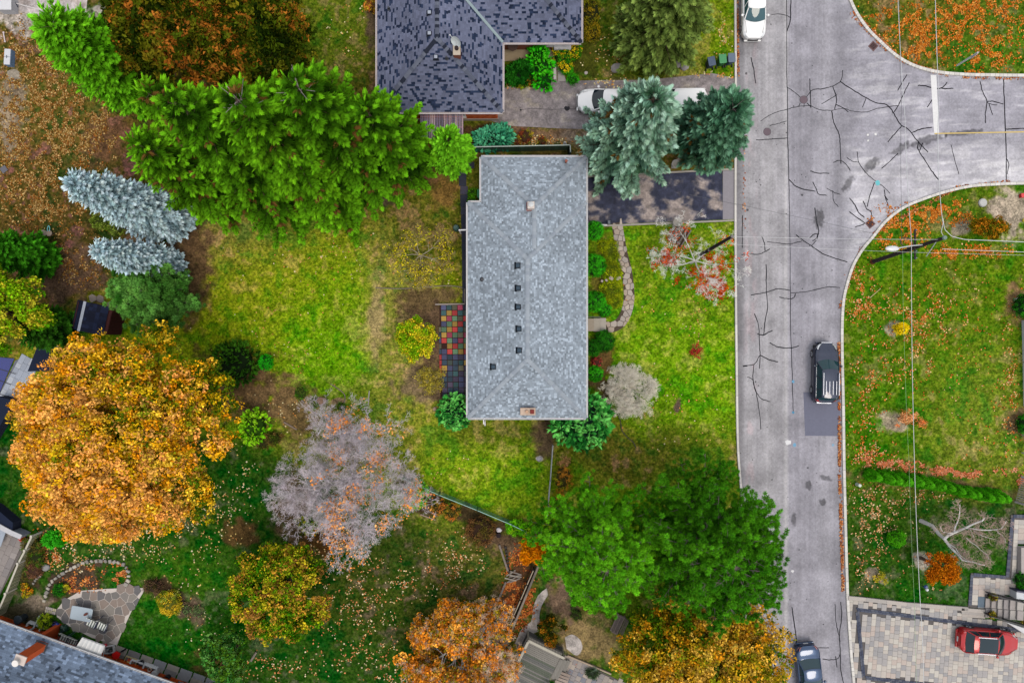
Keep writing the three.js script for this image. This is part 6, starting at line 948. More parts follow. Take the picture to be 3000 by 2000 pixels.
// ---------------------------------------------------------------- utility poles and wires
const WIRE = M(col(210, 212, 216), .4, { plain: true }), WIRED = M(col(70, 74, 78), .5, { plain: true });
function wire(name, label, pts, r, mat, sag = .25) { const v = pts.map((q) => P(...q)), c = []; for (let i = 0; i + 1 < v.length; i++) for (let k = 0; k < 8; k++) { const t = k / 8, p = v[i].clone().lerp(v[i + 1], t); p.y -= sag * 4 * t * (1 - t); c.push(p); } c.push(v[v.length - 1]); return solo(name, new THREE.TubeGeometry(new THREE.CatmullRomCurve3(c), c.length * 2, r, 5), mat, label, 'wire'); }
{
  const b = P(2557, 767), tp = P(2768, 696, 9.6), t = thing('utility_pole', 'dark wooden utility pole with a street light on the right lawn', 'utility pole', b), on = (y) => b.clone().lerp(tp, y / 9.6), wood = M(col(70, 62, 62), .9, { wood: 1 });
  part(t, 'pole', rod(b, tp, .17, .12, 12), wood); part(t, 'pole_foot', cyl(.22, .18, .25, b.x, 0, b.z), M(col(110, 62, 44), .9)); part(t, 'pole_cap', cyl(.16, .13, .12, tp.x, tp.y - .02, tp.z), M(col(110, 134, 124), .6));
  const lh = P(2614, 728, 7.6), ls = on(7.2); const arm = part(t, 'lamp_arm', tube([ls, ls.clone().lerp(lh, .5).add(V(0, .35, 0)), lh.clone().add(V(.2, .1, 0))], .04, 12, 6), M(col(206, 210, 214), .4));
  const gl = new THREE.SphereGeometry(1, 16, 10).scale(.5, .13, .2).translate(lh.x, lh.y + .05, lh.z); part(arm, 'lamp_head', gl, M(col(226, 230, 236), .35)); part(arm, 'lamp_lens', new THREE.SphereGeometry(1, 14, 8).scale(.26, .12, .15).translate(lh.x - .1, lh.y - .02, lh.z), M(col(220, 226, 230), .15, { plain: true }));
  const ca = on(6.3); part(t, 'crossarm', bar(ca.clone().add(V(-.1, 0, -1.3)), ca.clone().add(V(-.1, 0, .9)), .1), wood); for (const z of [-1.2, -.5, .3, .8]) part(t, 'insulator', cyl(.06, .04, .16, ca.x - .1, ca.y + .05, ca.z + z, 8), M(col(120, 130, 140), .3));
  const cl = on(5.4); part(t, 'cable_coil', new THREE.TorusGeometry(.45, .03, 6, 24).rotateX(1.1).translate(cl.x - .2, cl.y, cl.z - .5), M(col(30, 34, 40), .6, { plain: true })); part(t, 'bracket', [bar(on(8.8), on(8.8).add(V(-.2, -.9, 1.0)), .05)], M(col(150, 156, 160), .5));
  const b2 = P(2050, 748), t2p = P(2146, 692, 8.3), t2 = thing('utility_pole', 'dark wooden utility pole behind the bare tree with red leaves', 'utility pole', b2); part(t2, 'pole', rod(b2, t2p, .15, .11, 12), M(col(56, 48, 50), .9, { wood: 1 })); part(t2, 'pole_cap', cyl(.13, .1, .08, t2p.x, t2p.y - .02, t2p.z), M(col(120, 116, 112), .7));
  wire('overhead_wire', 'bright overhead wire from the top edge down to the top of the lamp pole', [[2740, -700, 9.4], [2752, 300, 9.2], [2765, 668, 9.3], [2768, 696, 9.5]], .022, WIRE, .3);
  wire('overhead_wire', 'bright overhead wire curving at the lamp pole and running to the right edge', [[2764, 640, 9.2], [2769, 672, 9.2], [2790, 692, 9.2], [2826, 701, 9.2], [3300, 721, 9.2]], .024, WIRE, .02);
  wire('overhead_wire', 'second bright wire from the lamp pole to the right edge, just below the first', [[2762, 729, 8.4], [3300, 746, 8.4]], .018, WIRE, .2);
  wire('overhead_wire', 'thin wire running straight across the street between the two poles', [[2146, 693, 8.2], [2560, 700, 8.2], [2768, 701, 9.2]], .011, WIRE, .1);
  wire('overhead_wire', 'lower thin wire across the street between the two poles and on to the right', [[2130, 714, 7], [2520, 733, 6.6], [2720, 740, 7], [3300, 754, 7]], .009, WIRE, .1);
  wire('overhead_wire', 'bright wire running down the right lawn from the lamp pole to the bottom edge', [[2630, -60, 7], [2652, 340, 6.8], [2671, 700, 7], [2680, 1350, 6.6], [2704, 1880, 6.6], [2730, 2500, 7]], .02, WIRE, .1);
  wire('overhead_wire', 'thin dark wire along the road from the top edge to the lamp pole', [[2636, -40, 6.4], [2642, 300, 6.4], [2643, 640, 6.2], [2646, 735, 6]], .012, WIRED, .1);
  wire('overhead_wire', 'thin pale green wire down the right lawn beside the bright one', [[2646, 735, 6], [2650, 990, 5.6], [2664, 1350, 5.4], [2680, 1762, 5.4], [2700, 2400, 5.6]], .009, M(col(150, 190, 130), .5, { plain: true }), .06);
  wire('service_wire', 'thin dark wire crossing the dark driveway and the street to the lamp pole', [[2020, 570, 4.4], [2200, 606, 5.6], [2400, 648, 6.4], [2560, 684, 7]], .011, WIRED, .05);
}
{ // stop sign seen from above
  const b = P(2804, 192), t = thing('stop_sign', 'stop sign on a slim post at the corner of the side street', 'stop sign', b), y = 2.1; part(t, 'post', bar(b.clone(), b.clone().setY(2.5), .13, .06), M(col(222, 224, 228), .6));
  const oct = new THREE.CylinderGeometry(.38, .38, .02, 8).rotateY(Math.PI / 8).rotateX(Math.PI / 2), turn = .75; oct.rotateY(turn); oct.translate(b.x + Math.sin(turn) * .06, y, b.z + Math.cos(turn) * .06); const f = part(t, 'sign_plate', oct, M(col(190, 196, 204), .4));
  const o2 = new THREE.CylinderGeometry(.36, .36, .006, 8).rotateY(Math.PI / 8).rotateX(Math.PI / 2); o2.rotateY(turn); o2.translate(b.x + Math.sin(turn) * .075, y, b.z + Math.cos(turn) * .075); part(f, 'sign_face', o2, M(col(200, 20, 30), .5));
  const font = await new FontLoader().loadAsync('fonts/droid/droid_sans_bold.typeface.json'), tx = new TextGeometry('STOP', { font, size: .19, depth: .004, curveSegments: 3 }); tx.computeBoundingBox(); tx.translate(-(tx.boundingBox.max.x + tx.boundingBox.min.x) / 2, -.09, 0); tx.rotateY(turn); tx.translate(b.x + Math.sin(turn) * .079, y, b.z + Math.cos(turn) * .079); part(f, 'lettering', tx, M(col(240, 240, 240), .5));
}
// ---------------------------------------------------------------- fences
function chainFence(label, pts, h, c, o = {}) {
  const v = pts.map((q) => P(...q)), t = thing('chain_link_fence', label, 'fence', v[0].clone()), mt = M(col(...c), .5), mesh = [];
  for (let i = 0; i + 1 < v.length; i++) {
    const a = v[i], b = v[i + 1], L = a.distanceTo(b), n = Math.max(1, Math.round(L / 2.4)), d = b.clone().sub(a).normalize();
    part(t, 'top_rail', rod(a.clone().setY(h), b.clone().setY(h), o.rail ?? .035, o.rail ?? .035, 6), M(col(...(o.railC ?? c)), .4));
    for (let k = 0; k <= n; k++) { const p = a.clone().lerp(b, k / n); part(t, 'post', [rod(p, p.clone().setY(h + .05), .035, .035, 7), ball(.05, p.x, h + .06, p.z, 1, 8)], mt); }
    for (let s = -h; s < L; s += .085) for (const k of [0, 1]) { const s0 = Math.max(0, s), s1 = Math.min(L, s + h); if (s1 <= s0) continue; const y0 = (k ? h - (s0 - s) : s0 - s), y1 = (k ? h - (s1 - s) : s1 - s); mesh.push(rod(a.clone().addScaledVector(d, s0).setY(y0), a.clone().addScaledVector(d, s1).setY(y1), .005, .005, 3)); }
  }
  part(t, 'wire_mesh', mesh, mt).userData.kind = 'stuff'; return t;
}
chainFence('green chain link fence slanting below the back lawn', [[1176, 1388], [1290, 1440], [1400, 1484], [1500, 1526], [1540, 1546]], 1.2, [40, 130, 110], { railC: [170, 216, 206], rail: .03 });
chainFence('grey wire fence from the large cedar down to the green fence corner', [[1618, 1300], [1611, 1400], [1601, 1510]], 1.1, [176, 180, 182], { railC: [206, 208, 208], rail: .022 });
{
  const t = thing('green_fence', 'dark green slatted fence between the grey roofed house and the driveway above it', 'fence', P(1520, 440)), a = P(1372, 446), b = P(1666, 440), c = P(1667, 460), gm = [M(col(30, 78, 66), .7), M(col(24, 66, 56), .7), M(col(38, 90, 74), .7)];
  const run = (p, q) => { const L = p.distanceTo(q), n = Math.round(L / .15), d = q.clone().sub(p).normalize(), ry = -Math.atan2(d.z, d.x); for (let i = 0; i < n; i++) { const m = p.clone().lerp(q, (i + .5) / n); piece(t, 'slat', SLAT, pick(gm), m.sub(t.position).add(V(0, .72, 0)), new THREE.Euler(0, ry, 0)); } part(t, 'top_rail', bar(p.clone().setY(1.48), q.clone().setY(1.48), .07, .05), M(col(176, 190, 184), .6)); for (let i = 0; i <= 4; i++) { const m = p.clone().lerp(q, i / 4); part(t, 'post', bar(m.clone(), m.clone().setY(1.5), .09), gm[1]); } };
  const SLAT = new THREE.BoxGeometry(.135, 1.4, .025); run(a, b); run(b, c);
}
{
  const t = thing('picket_fence', 'weathered picket fence seen leaning along the left garden edge', 'fence', P(55, 1690)), top = [[92, 1570], [72, 1612], [52, 1650], [16, 1738], [-16, 1812]], h = 1.15, gm = [M(col(176, 172, 140), .9, { wood: 1 }), M(col(160, 160, 132), .9, { wood: 1 }), M(col(190, 184, 156), .9, { wood: 1 })], SL = new THREE.BoxGeometry(.1, 1.1, .022);
  for (let i = 0; i + 1 < top.length; i++) { const a = P(...top[i], h).setY(0), b = P(...top[i + 1], h).setY(0), L = a.distanceTo(b), n = Math.round(L / .16), ry = -Math.atan2(b.z - a.z, b.x - a.x); for (let k = 0; k < n; k++) piece(t, 'picket', SL, pick(gm), a.clone().lerp(b, (k + .5) / n).sub(t.position).add(V(R(-.01, .01), .56, 0)), new THREE.Euler(R(-.03, .03), ry, 0)); part(t, 'top_rail', bar(a.clone().setY(h), b.clone().setY(h), .14, .04), M(col(206, 200, 186), .85)); part(t, 'post', [bar(a, a.clone().setY(h + .08), .12), box(.17, .05, .17, a.x, h + .1, a.z)], M(col(212, 206, 194), .85)); }
}
{
  const mk = (name, label, pts, h, w) => { const t = thing(name, label, 'wall', P(...pts[0])); for (let i = 0; i + 1 < pts.length; i++) { const a = P(...pts[i]), b = P(...pts[i + 1]), n = Math.max(1, Math.round(a.distanceTo(b) / 2.2)); for (let k = 0; k < n; k++) { const p = a.clone().lerp(b, k / n), q = a.clone().lerp(b, (k + 1) / n), d = q.clone().sub(p).normalize().multiplyScalar(.008); part(t, 'timber', bar(p.clone().add(d).setY(h / 2), q.clone().sub(d).setY(h / 2), w, h), pick(TM)); } } return t; }, TM = [M(col(150, 138, 130), .9, { wood: 1 }), M(col(132, 124, 116), .9, { wood: 1 }), M(col(164, 152, 142), .9, { wood: 1 })];
  mk('timber_wall', 'long weathered timber retaining wall beside the gravel path', [[1590, 1620], [1543, 1733], [1478, 1890]], .55, .16); mk('timber_wall', 'timber edging on the lawn side of the leaf filled strip', [[1482, 1702], [1450, 1780], [1424, 1848]], .25, .14); mk('timber_wall', 'short timber edging above the leaf filled strip', [[1463, 1594], [1488, 1670]], .25, .15);
  const f = thing('timber_fence', 'low dark timber rail fence along the leaf filled strip', 'fence', P(1540, 1700)), A = P(1562, 1660), B = P(1468, 1878), dk = M(col(60, 52, 48), .9, { wood: 1 }); part(f, 'top_rail', bar(A.clone().setY(.8), B.clone().setY(.8), .07, .06), M(col(196, 182, 160), .85, { wood: 1 })); for (let i = 0; i <= 5; i++) { const p = A.clone().lerp(B, i / 5); part(f, 'post', bar(p, p.clone().setY(.85), .09), dk); } for (const y of [.25, .5]) part(f, 'board', bar(A.clone().setY(y), B.clone().setY(y), .03, .2), dk);
  const sb = thing('stepping_stones', 'row of dark stones beside the short timber edging', 'stones', P(1488, 1640)); for (let i = 0; i < 8; i++) { const p = P(1482 + i * 1.3, 1603 + i * 10); part(sb, 'stone', rbox(.22, .14, .2, .05, p.x, .06, p.z, R(6)), M(col(70, 66, 64), .9)); }
  const dw = thing('wood_pile', 'grey heap of splintered boards at the timber corner', 'wood pile', P(1502, 1688)); for (let i = 0; i < 9; i++) { const p = P(1500 + R(-9, 12), 1688 + R(-14, 12)), a = R(-.5, .9); part(dw, 'board', bar(p.clone().add(V(-Math.cos(a) * .5, .08 + i * .03, Math.sin(a) * .35)), p.clone().add(V(Math.cos(a) * .5, .1 + i * .03, -Math.sin(a) * .35)), .1, .03), pick([M(col(176, 166, 156), .9, { wood: 1 }), M(col(150, 142, 136), .9, { wood: 1 })])); }
  // gravel path beside the timber wall
  const gp = asphalt('gravel_path', curve([[1602, 1722], [1576, 1744], [1561, 1786], [1556, 1820], [1530, 1840], [1516, 1866], [1492, 1930], [1470, 2010], [1520, 2010], [1534, 1900], [1545, 1862], [1584, 1846], [1580, 1810], [1586, 1776], [1606, 1742]], 2), .012, [176, 168, 164], [140, 128, 120], .55, 21);
  asphalt('gravel_path', curve([[1655, 1866], [1676, 1858], [1700, 1874], [1706, 1900], [1690, 1920], [1660, 1900]], 3), .012, [186, 178, 174], [140, 130, 124], .58, 23);
  const leafBox = thing('planting_frame', 'open timber frame with leaves beside the pale tree limbs', 'frame', P(1458, 1860)); for (const [a, b] of [[[1423, 1850], [1468, 1870]], [[1468, 1870], [1482, 1838]]]) part(leafBox, 'timber', bar(P(...a).setY(.12), P(...b).setY(.12), .07, .2), M(col(196, 176, 140), .9, { wood: 1 }));
}
// ---------------------------------------------------------------- deck at the bottom edge
{
  srand(6401); const t = thing('wooden_deck', 'weathered grey wooden deck with dark baluster railing at the bottom edge', 'deck', P(1560, 1950)), h = .9, A = P(1548, 1862, h), B = P(1650, 1912, h), D = P(1490, 2010, h), ax = B.clone().sub(A).setY(0).normalize(), az = V(-ax.z, 0, ax.x), W = A.distanceTo(B), wd = [M(col(140, 138, 134), .9, { wood: 1 }), M(col(122, 122, 120), .9, { wood: 1 }), M(col(152, 148, 142), .9, { wood: 1 }), M(col(110, 116, 104), .9, { wood: 1 })];
  for (let k = 0; k < 40; k++) { const p = A.clone().addScaledVector(az, k * .145 + .1); const q = p.clone().addScaledVector(ax, W - .05); part(t, 'plank', bar(p.clone().addScaledVector(ax, .1).setY(h + R(.006)), q.setY(h + R(.006)), .135, .035), k < 9 ? wd[2] : pick(wd)); }
  const cap = M(col(206, 200, 186), .85, { wood: 1 }), bk = M(col(40, 40, 46), .6, { plain: true }), rail = (p, q) => { part(t, 'rail_cap', bar(p.clone().setY(h + .95), q.clone().setY(h + .95), .2, .04), cap); part(t, 'rail', [bar(p.clone().setY(h + .85), q.clone().setY(h + .85), .05), bar(p.clone().setY(h + .12), q.clone().setY(h + .12), .05)], bk); const n = Math.round(p.distanceTo(q) / .14); for (let i = 1; i < n; i++) { const m = p.clone().lerp(q, i / n); part(t, 'baluster', bar(m.clone().setY(h + .14), m.clone().setY(h + .83), .028), bk); } for (const m of [p, q]) part(t, 'post', bar(m.clone().setY(0), m.clone().setY(h + .93), .11), cap); };
  rail(A, B); rail(A.clone().addScaledVector(az, .1), A.clone().addScaledVector(az, 5)); const e = B.clone().addScaledVector(az, 2.6); rail(e, e.clone().addScaledVector(az, 2.4));
  part(t, 'fascia', [bar(A.clone().setY(h / 2), B.clone().setY(h / 2), .04, h - .1), bar(A.clone().setY(h / 2), A.clone().addScaledVector(az, 5).setY(h / 2), .04, h - .1)], wd[1]);
  for (let i = 0; i < 3; i++) { const p = B.clone().addScaledVector(ax, .18 + i * .34).addScaledVector(az, .6); part(t, 'step', bar(p.clone().setY(.72 - i * .22), p.clone().addScaledVector(az, 1.7).setY(.72 - i * .22), .32, .05), wd[2]); }
  const b2 = thing('wooden_bench', 'slatted wooden bench on the pavers beside the deck', 'bench', P(1655, 1985)); for (let i = 0; i < 5; i++) { const p = P(1636 - i * 3, 1968 + i * 9, .45), q = P(1670 - i * 3, 1980 + i * 9, .45); part(b2, 'slat', bar(p, q, .2, .03), pick([M(col(186, 170, 160), .9, { wood: 1 }), M(col(168, 152, 142), .9, { wood: 1 })])); } part(b2, 'leg', [cyl(.04, .04, .43, P(1645, 1975).x, 0, P(1645, 1975).z), cyl(.04, .04, .43, P(1652, 2002).x, 0, P(1652, 2002).z)], wd[1]);
  const pv = new THREE.Group(); pv.name = 'paver_patio'; pv.userData.kind = 'structure'; scene.add(pv); part(pv, 'bedding', prism(PX([[1652, 1924], [1668, 1922], [1830, 2000], [1860, 2040], [1640, 2040]]), -.02, .02), M(col(110, 104, 102), .95));
  const tn = [[176, 166, 160], [190, 178, 168], [160, 154, 154], [140, 142, 152]].map((c) => M(col(...c), .9)); for (const q of pavers(pv, [[1652, 1924], [1668, 1922], [1830, 2000], [1860, 2040], [1640, 2040]], .46, { widths: [.42, .36], lengths: [.3, .42, .56] })) piece(pv, 'paver', pgeo, pick(tn), V(q[0], .026 + R(.005), q[1]), new THREE.Euler(0, -.46, 0), V(q[2], 1, q[3]));
  const ed = thing('timber_edging', 'pale timber edging along the pavers beside the deck', 'edging', P(1730, 1945)); part(ed, 'timber', [bar(P(1662, 1918).setY(.1), P(1745, 1952).setY(.1), .12, .2), bar(P(1746, 1953).setY(.1), P(1790, 1972).setY(.1), .12, .2)], M(col(196, 176, 156), .9, { wood: 1 }));
  const ch = thing('garden_bench', 'weathered grey wooden bench under the bright pine', 'bench', P(1806, 1822)); const c = P(1806, 1820), sl = [M(col(150, 134, 128), .9, { wood: 1 }), M(col(134, 120, 116), .9, { wood: 1 })], rot = -.45; const put = (g) => g.rotateY(-.42 + Math.PI / 2).translate(c.x, 0, c.z);
  for (let i = 0; i < 5; i++) part(ch, 'seat_slat', put(box(1.5, .03, .12, 0, .45, -.25 + i * .14)), sl[i % 2]); for (let i = 0; i < 4; i++) part(ch, 'back_slat', put(box(1.5, .12, .03, 0, .58 + i * .14, .42 + i * .05)), sl[i % 2]); for (const s of [-1, 1]) { part(ch, 'leg', put(box(.07, .45, .07, s * .68, .22, -.22)), sl[1]); part(ch, 'leg', put(box(.07, .95, .07, s * .68, .48, .42)), sl[1]); part(ch, 'armrest', put(box(.08, .04, .6, s * .7, .68, .06)), sl[0]); }
}
// ---------------------------------------------------------------- small things in the gardens
srand(7001);
const at0 = (px, py, h = 0) => P(px, py, h);
{ // porch steps of the bungalow
  const t = thing('porch_steps', 'grey stone porch steps at the bungalow front door', 'steps', P(1745, 950)); const q = (a, b, c, d) => PX([[a, b], [c, b], [c, d], [a, d]]);
  part(t, 'landing', prism(q(1712, 933, 1738, 970), 0, .42, .02), M(col(178, 166, 150), .9)); part(t, 'step', prism(q(1738.5, 932, 1757, 971), 0, .28, .02), M(col(186, 178, 166), .9)); part(t, 'step', prism(q(1757.5, 931, 1775, 972), 0, .14, .02), M(col(192, 184, 174), .9));
  part(t, 'railing', [bar(P(1722, 928, .42), P(1722, 928, 1.3), .04), bar(P(1760, 928, .14), P(1760, 928, 1.0), .04), bar(P(1722, 928, 1.3), P(1760, 928, 1.0), .05)], M(col(40, 44, 52), .5, { plain: true }));
  const sp = thing('light_post', 'short dark post light at the driveway corner of the bungalow', 'lamp', P(1781, 655)); part(sp, 'post', cyl(.07, .07, .6, P(1781, 655).x, 0, P(1781, 655).z), M(col(60, 66, 78), .6)); part(sp, 'cap', rbox(.22, .12, .3, .03, P(1781, 655).x, .66, P(1781, 655).z), M(col(90, 98, 110), .5));
  solo('curb_stone', bar(P(1760, 659).setY(.08), P(1778, 660).setY(.08), .12, .16), M(col(232, 232, 236), .8), 'short white kerb stone beside the driveway corner shrub', 'kerb stone', P(1769, 660));
  const bs = thing('stone_edging', 'pale stones crossing the planting bed below the largest clipped shrub', 'stones', P(1790, 817)); for (const [x, y, w, d] of [[1789, 816, .36, .26], [1810, 816, .4, .24], [1775, 822, .24, .18], [1762, 824, .2, .2]]) { const p = P(x, y); part(bs, 'stone', rbox(w, .16, d, .05, p.x, .32, p.z, R(6)), M(col(192, 178, 166), .9)); }
}
{ // wheelie bins on the front lawn
  const bin = (l, px, py, c, lid, rot) => { const b = P(px, py), t = thing('wheelie_bin', l, 'bin', b, 'bins on the lawn by the street'), w = .56; const body = new THREE.CylinderGeometry(.36, .29, .9, 4, 1).rotateY(Math.PI / 4).scale(1, 1, 1.15).translate(0, .5, 0); const put = (g) => g.rotateY(rot).translate(b.x, 0, b.z); part(t, 'body', put(body), M(col(...c), .6)); part(t, 'lid', [put(rbox(.6, .06, .7, .03, 0, 1.0, 0)), put(bar(V(-.25, 1.0, .36), V(.25, 1.0, .36), .05))], M(col(...lid), .5)); for (const s of [-1, 1]) part(t, 'wheel', put(new THREE.CylinderGeometry(.12, .12, .06, 14).rotateZ(Math.PI / 2).translate(s * .28, .12, .32)), M(col(24, 24, 26), .7, { plain: true })); };
  bin('dark navy wheelie bin, first of three beside the olive spruce', 2075, 193, [34, 56, 84], [52, 78, 110], .2); bin('green wheelie bin between the two others beside the street', 2107, 186, [30, 120, 66], [48, 150, 84], .1); bin('slate grey wheelie bin nearest the street kerb', 2133, 183, [66, 86, 112], [88, 108, 134], .05);
}
{ // boulders
  for (const [l, x, y, s, c] of [['pale boulder beside the driveway, left of the large blue green spruce', 1807, 201, .42, [176, 170, 166]], ['pale boulder under the olive spruce', 1980, 190, .36, [170, 164, 162]], ['smaller pale boulder under the olive spruce, nearer the bins', 2004, 196, .32, [186, 180, 180]], ['smooth white boulder at the tip of the two wire fences', 1462, 1552, .2, [236, 230, 240]], ['grey rock by the picket fence', 134, 1661, .3, [160, 160, 160]], ['white pebble rock beside the perennials above the green fence', 1655, 421, .12, [226, 224, 226]], ['round pale rock in the bed beside the entrance walk', 1717, 214, .13, [206, 196, 190]], ['pinkish flat rock on the back lawn', 941, 1174, .34, [176, 140, 118]], ['pale flat stone at the tip of the smaller round cedar', 1274, 1197, .16, [200, 170, 146]], ['pale stone on the lower garden by the wire fence', 1580, 1343, .18, [206, 200, 204]]]) { const p = P(x, y), g = new THREE.IcosahedronGeometry(s, 2), a = g.attributes.position; for (let i = 0; i < a.count; i++) { const k = .8 + .4 * noise(a.getX(i) * 4 / s * .4 + x, a.getZ(i) * 4 / s * .4 + a.getY(i) * 2 / s); a.setXYZ(i, a.getX(i) * k * 1.15, a.getY(i) * k * .7, a.getZ(i) * k); } g.computeVertexNormals(); solo('boulder', g.translate(p.x, s * .35, p.z), M(col(...c), .95), l, 'rock', p); }
}
{ // stone edging by the front spruces, urn and the garden seat under the bare tree
  const t = thing('stone_edging', 'angled grey stone edging between the two blue green spruces', 'edging', P(2000, 450)); const sm = [M(col(160, 146, 136), .9), M(col(176, 160, 148), .9)]; for (const [a, b] of [[[1977, 438], [2002, 424]], [[2003, 424], [2018, 434]], [[2017, 437], [1990, 466]], [[1988, 468], [1974, 482]]]) part(t, 'stone_block', bar(P(...a).setY(.14), P(...b).setY(.14), .24, .28), pick(sm));
  const urn = (l, px, py) => { const b = P(px, py), u = thing('garden_urn', l, 'urn', b); part(u, 'bowl', new THREE.LatheGeometry([[0, .3], [.1, .34], [.24, .55], [.3, .72], [.33, .74], [.33, .78], [.27, .78], [.22, .62], [0, .6]].map((q) => new THREE.Vector2(...q)), 20).translate(b.x, 0, b.z), M(col(190, 186, 178), .85)); part(u, 'pedestal', [rbox(.42, .1, .42, .02, b.x, .05, b.z), cyl(.14, .1, .25, b.x, .1, b.z)], M(col(170, 166, 160), .85)); };
  urn('stone urn at the corner of the grey stone edging', 1974, 486); urn('round stone birdbath urn at the driveway edge of the front lawn', 1978, 656);
  const g = thing('garden_glider', 'old grey garden seat full of red leaves under the bare front lawn tree', 'bench', P(1990, 695)); const c = P(1990, 692), put = (q) => q.rotateY(-.55).translate(c.x, 0, c.z), wd = [M(col(150, 142, 134), .9, { wood: 1 }), M(col(104, 84, 74), .9, { wood: 1 })];
  for (let i = 0; i < 6; i++) part(g, 'slat', put(box(.12, .04, 1.5, -.38 + i * .15, .36, 0)), wd[i % 2]); for (const s of [-1, 1]) { part(g, 'side_rail', put(box(.1, .45, 1.6, s * .5, .32, 0)), wd[0]); part(g, 'leg', put(box(.08, .34, .08, s * .4, .17, -.6)), wd[1]); part(g, 'leg', put(box(.08, .34, .08, s * .4, .17, .6)), wd[1]); }
  for (const [l, a, b] of [['yellow rod lying on the front lawn, the left one of two', [1955, 737], [1994, 726]], ['yellow rod lying on the front lawn, the right one of two', [2001, 741], [2034, 733]]]) solo('yellow_rod', rod(P(...a).setY(.05), P(...b).setY(.05), .025), M(col(226, 186, 60), .6), l, 'rod', P(...a));
  solo('garden_hose', tube([[1788, 1193], [1808, 1212], [1818, 1236], [1822, 1260], [1838, 1280], [1856, 1296], [1864, 1314]].map(([x, y]) => P(x, y).setY(.03)), .035, 40, 6), M(col(46, 40, 34), .7), 'dark edging strip winding beside the large round cedar', 'edging');
  for (const [l, pts, c] of [['thin stone edging curving at the top of the back garden bed', [[1100, 843], [1180, 845], [1250, 840], [1310, 837], [1340, 839], [1358, 844]], [150, 140, 124]], ['white edging strip lying at the end of the dry strip on the back lawn', [[1082, 1144], [1080, 1165], [1079, 1186]], [206, 200, 190]], ['curved edging around the bed on the back lawn', [[968, 1124], [990, 1138], [1010, 1158], [1006, 1190], [1000, 1220]], [170, 156, 136]]]) solo('edging_strip', tube(pts.map(([x, y]) => P(x, y).setY(.03)), .045, 30, 5), M(col(...c), .9), l, 'edging');
  for (const [l, a, b, c, r] of [['pale wooden stake lying on the right lawn', [2549, 872], [2580, 845], [214, 196, 140], .04], ['fallen grey log at the end of the lower bed', [735, 1935], [752, 1908], [150, 140, 130], .1], ['brown log edging at the border of the largest maple bed', [640, 1160], [750, 1206], [120, 84, 66], .07], ['weathered log edging next to the bare grey tree', [832, 1236], [870, 1258], [170, 150, 134], .08], ['thin bamboo stick beside the perennials above the green fence', [1582, 431], [1614, 392], [196, 160, 120], .02], ['pale board lying below the green fence', [1232, 1506], [1276, 1522], [186, 160, 146], .06]]) solo('wooden_log', rod(P(...a).setY(r), P(...b).setY(r), r, r * .85, 8), M(col(...c), .9, { wood: 1 }), l, 'log', P(...a));
  const wh = thing('watering_can', 'white bag and dark pot at the fence corner', 'pot', P(1462, 1556)); part(wh, 'pot', cyl(.18, .2, .3, P(1461, 1566).x, 0, P(1461, 1566).z), M(col(50, 40, 44), .8));
}
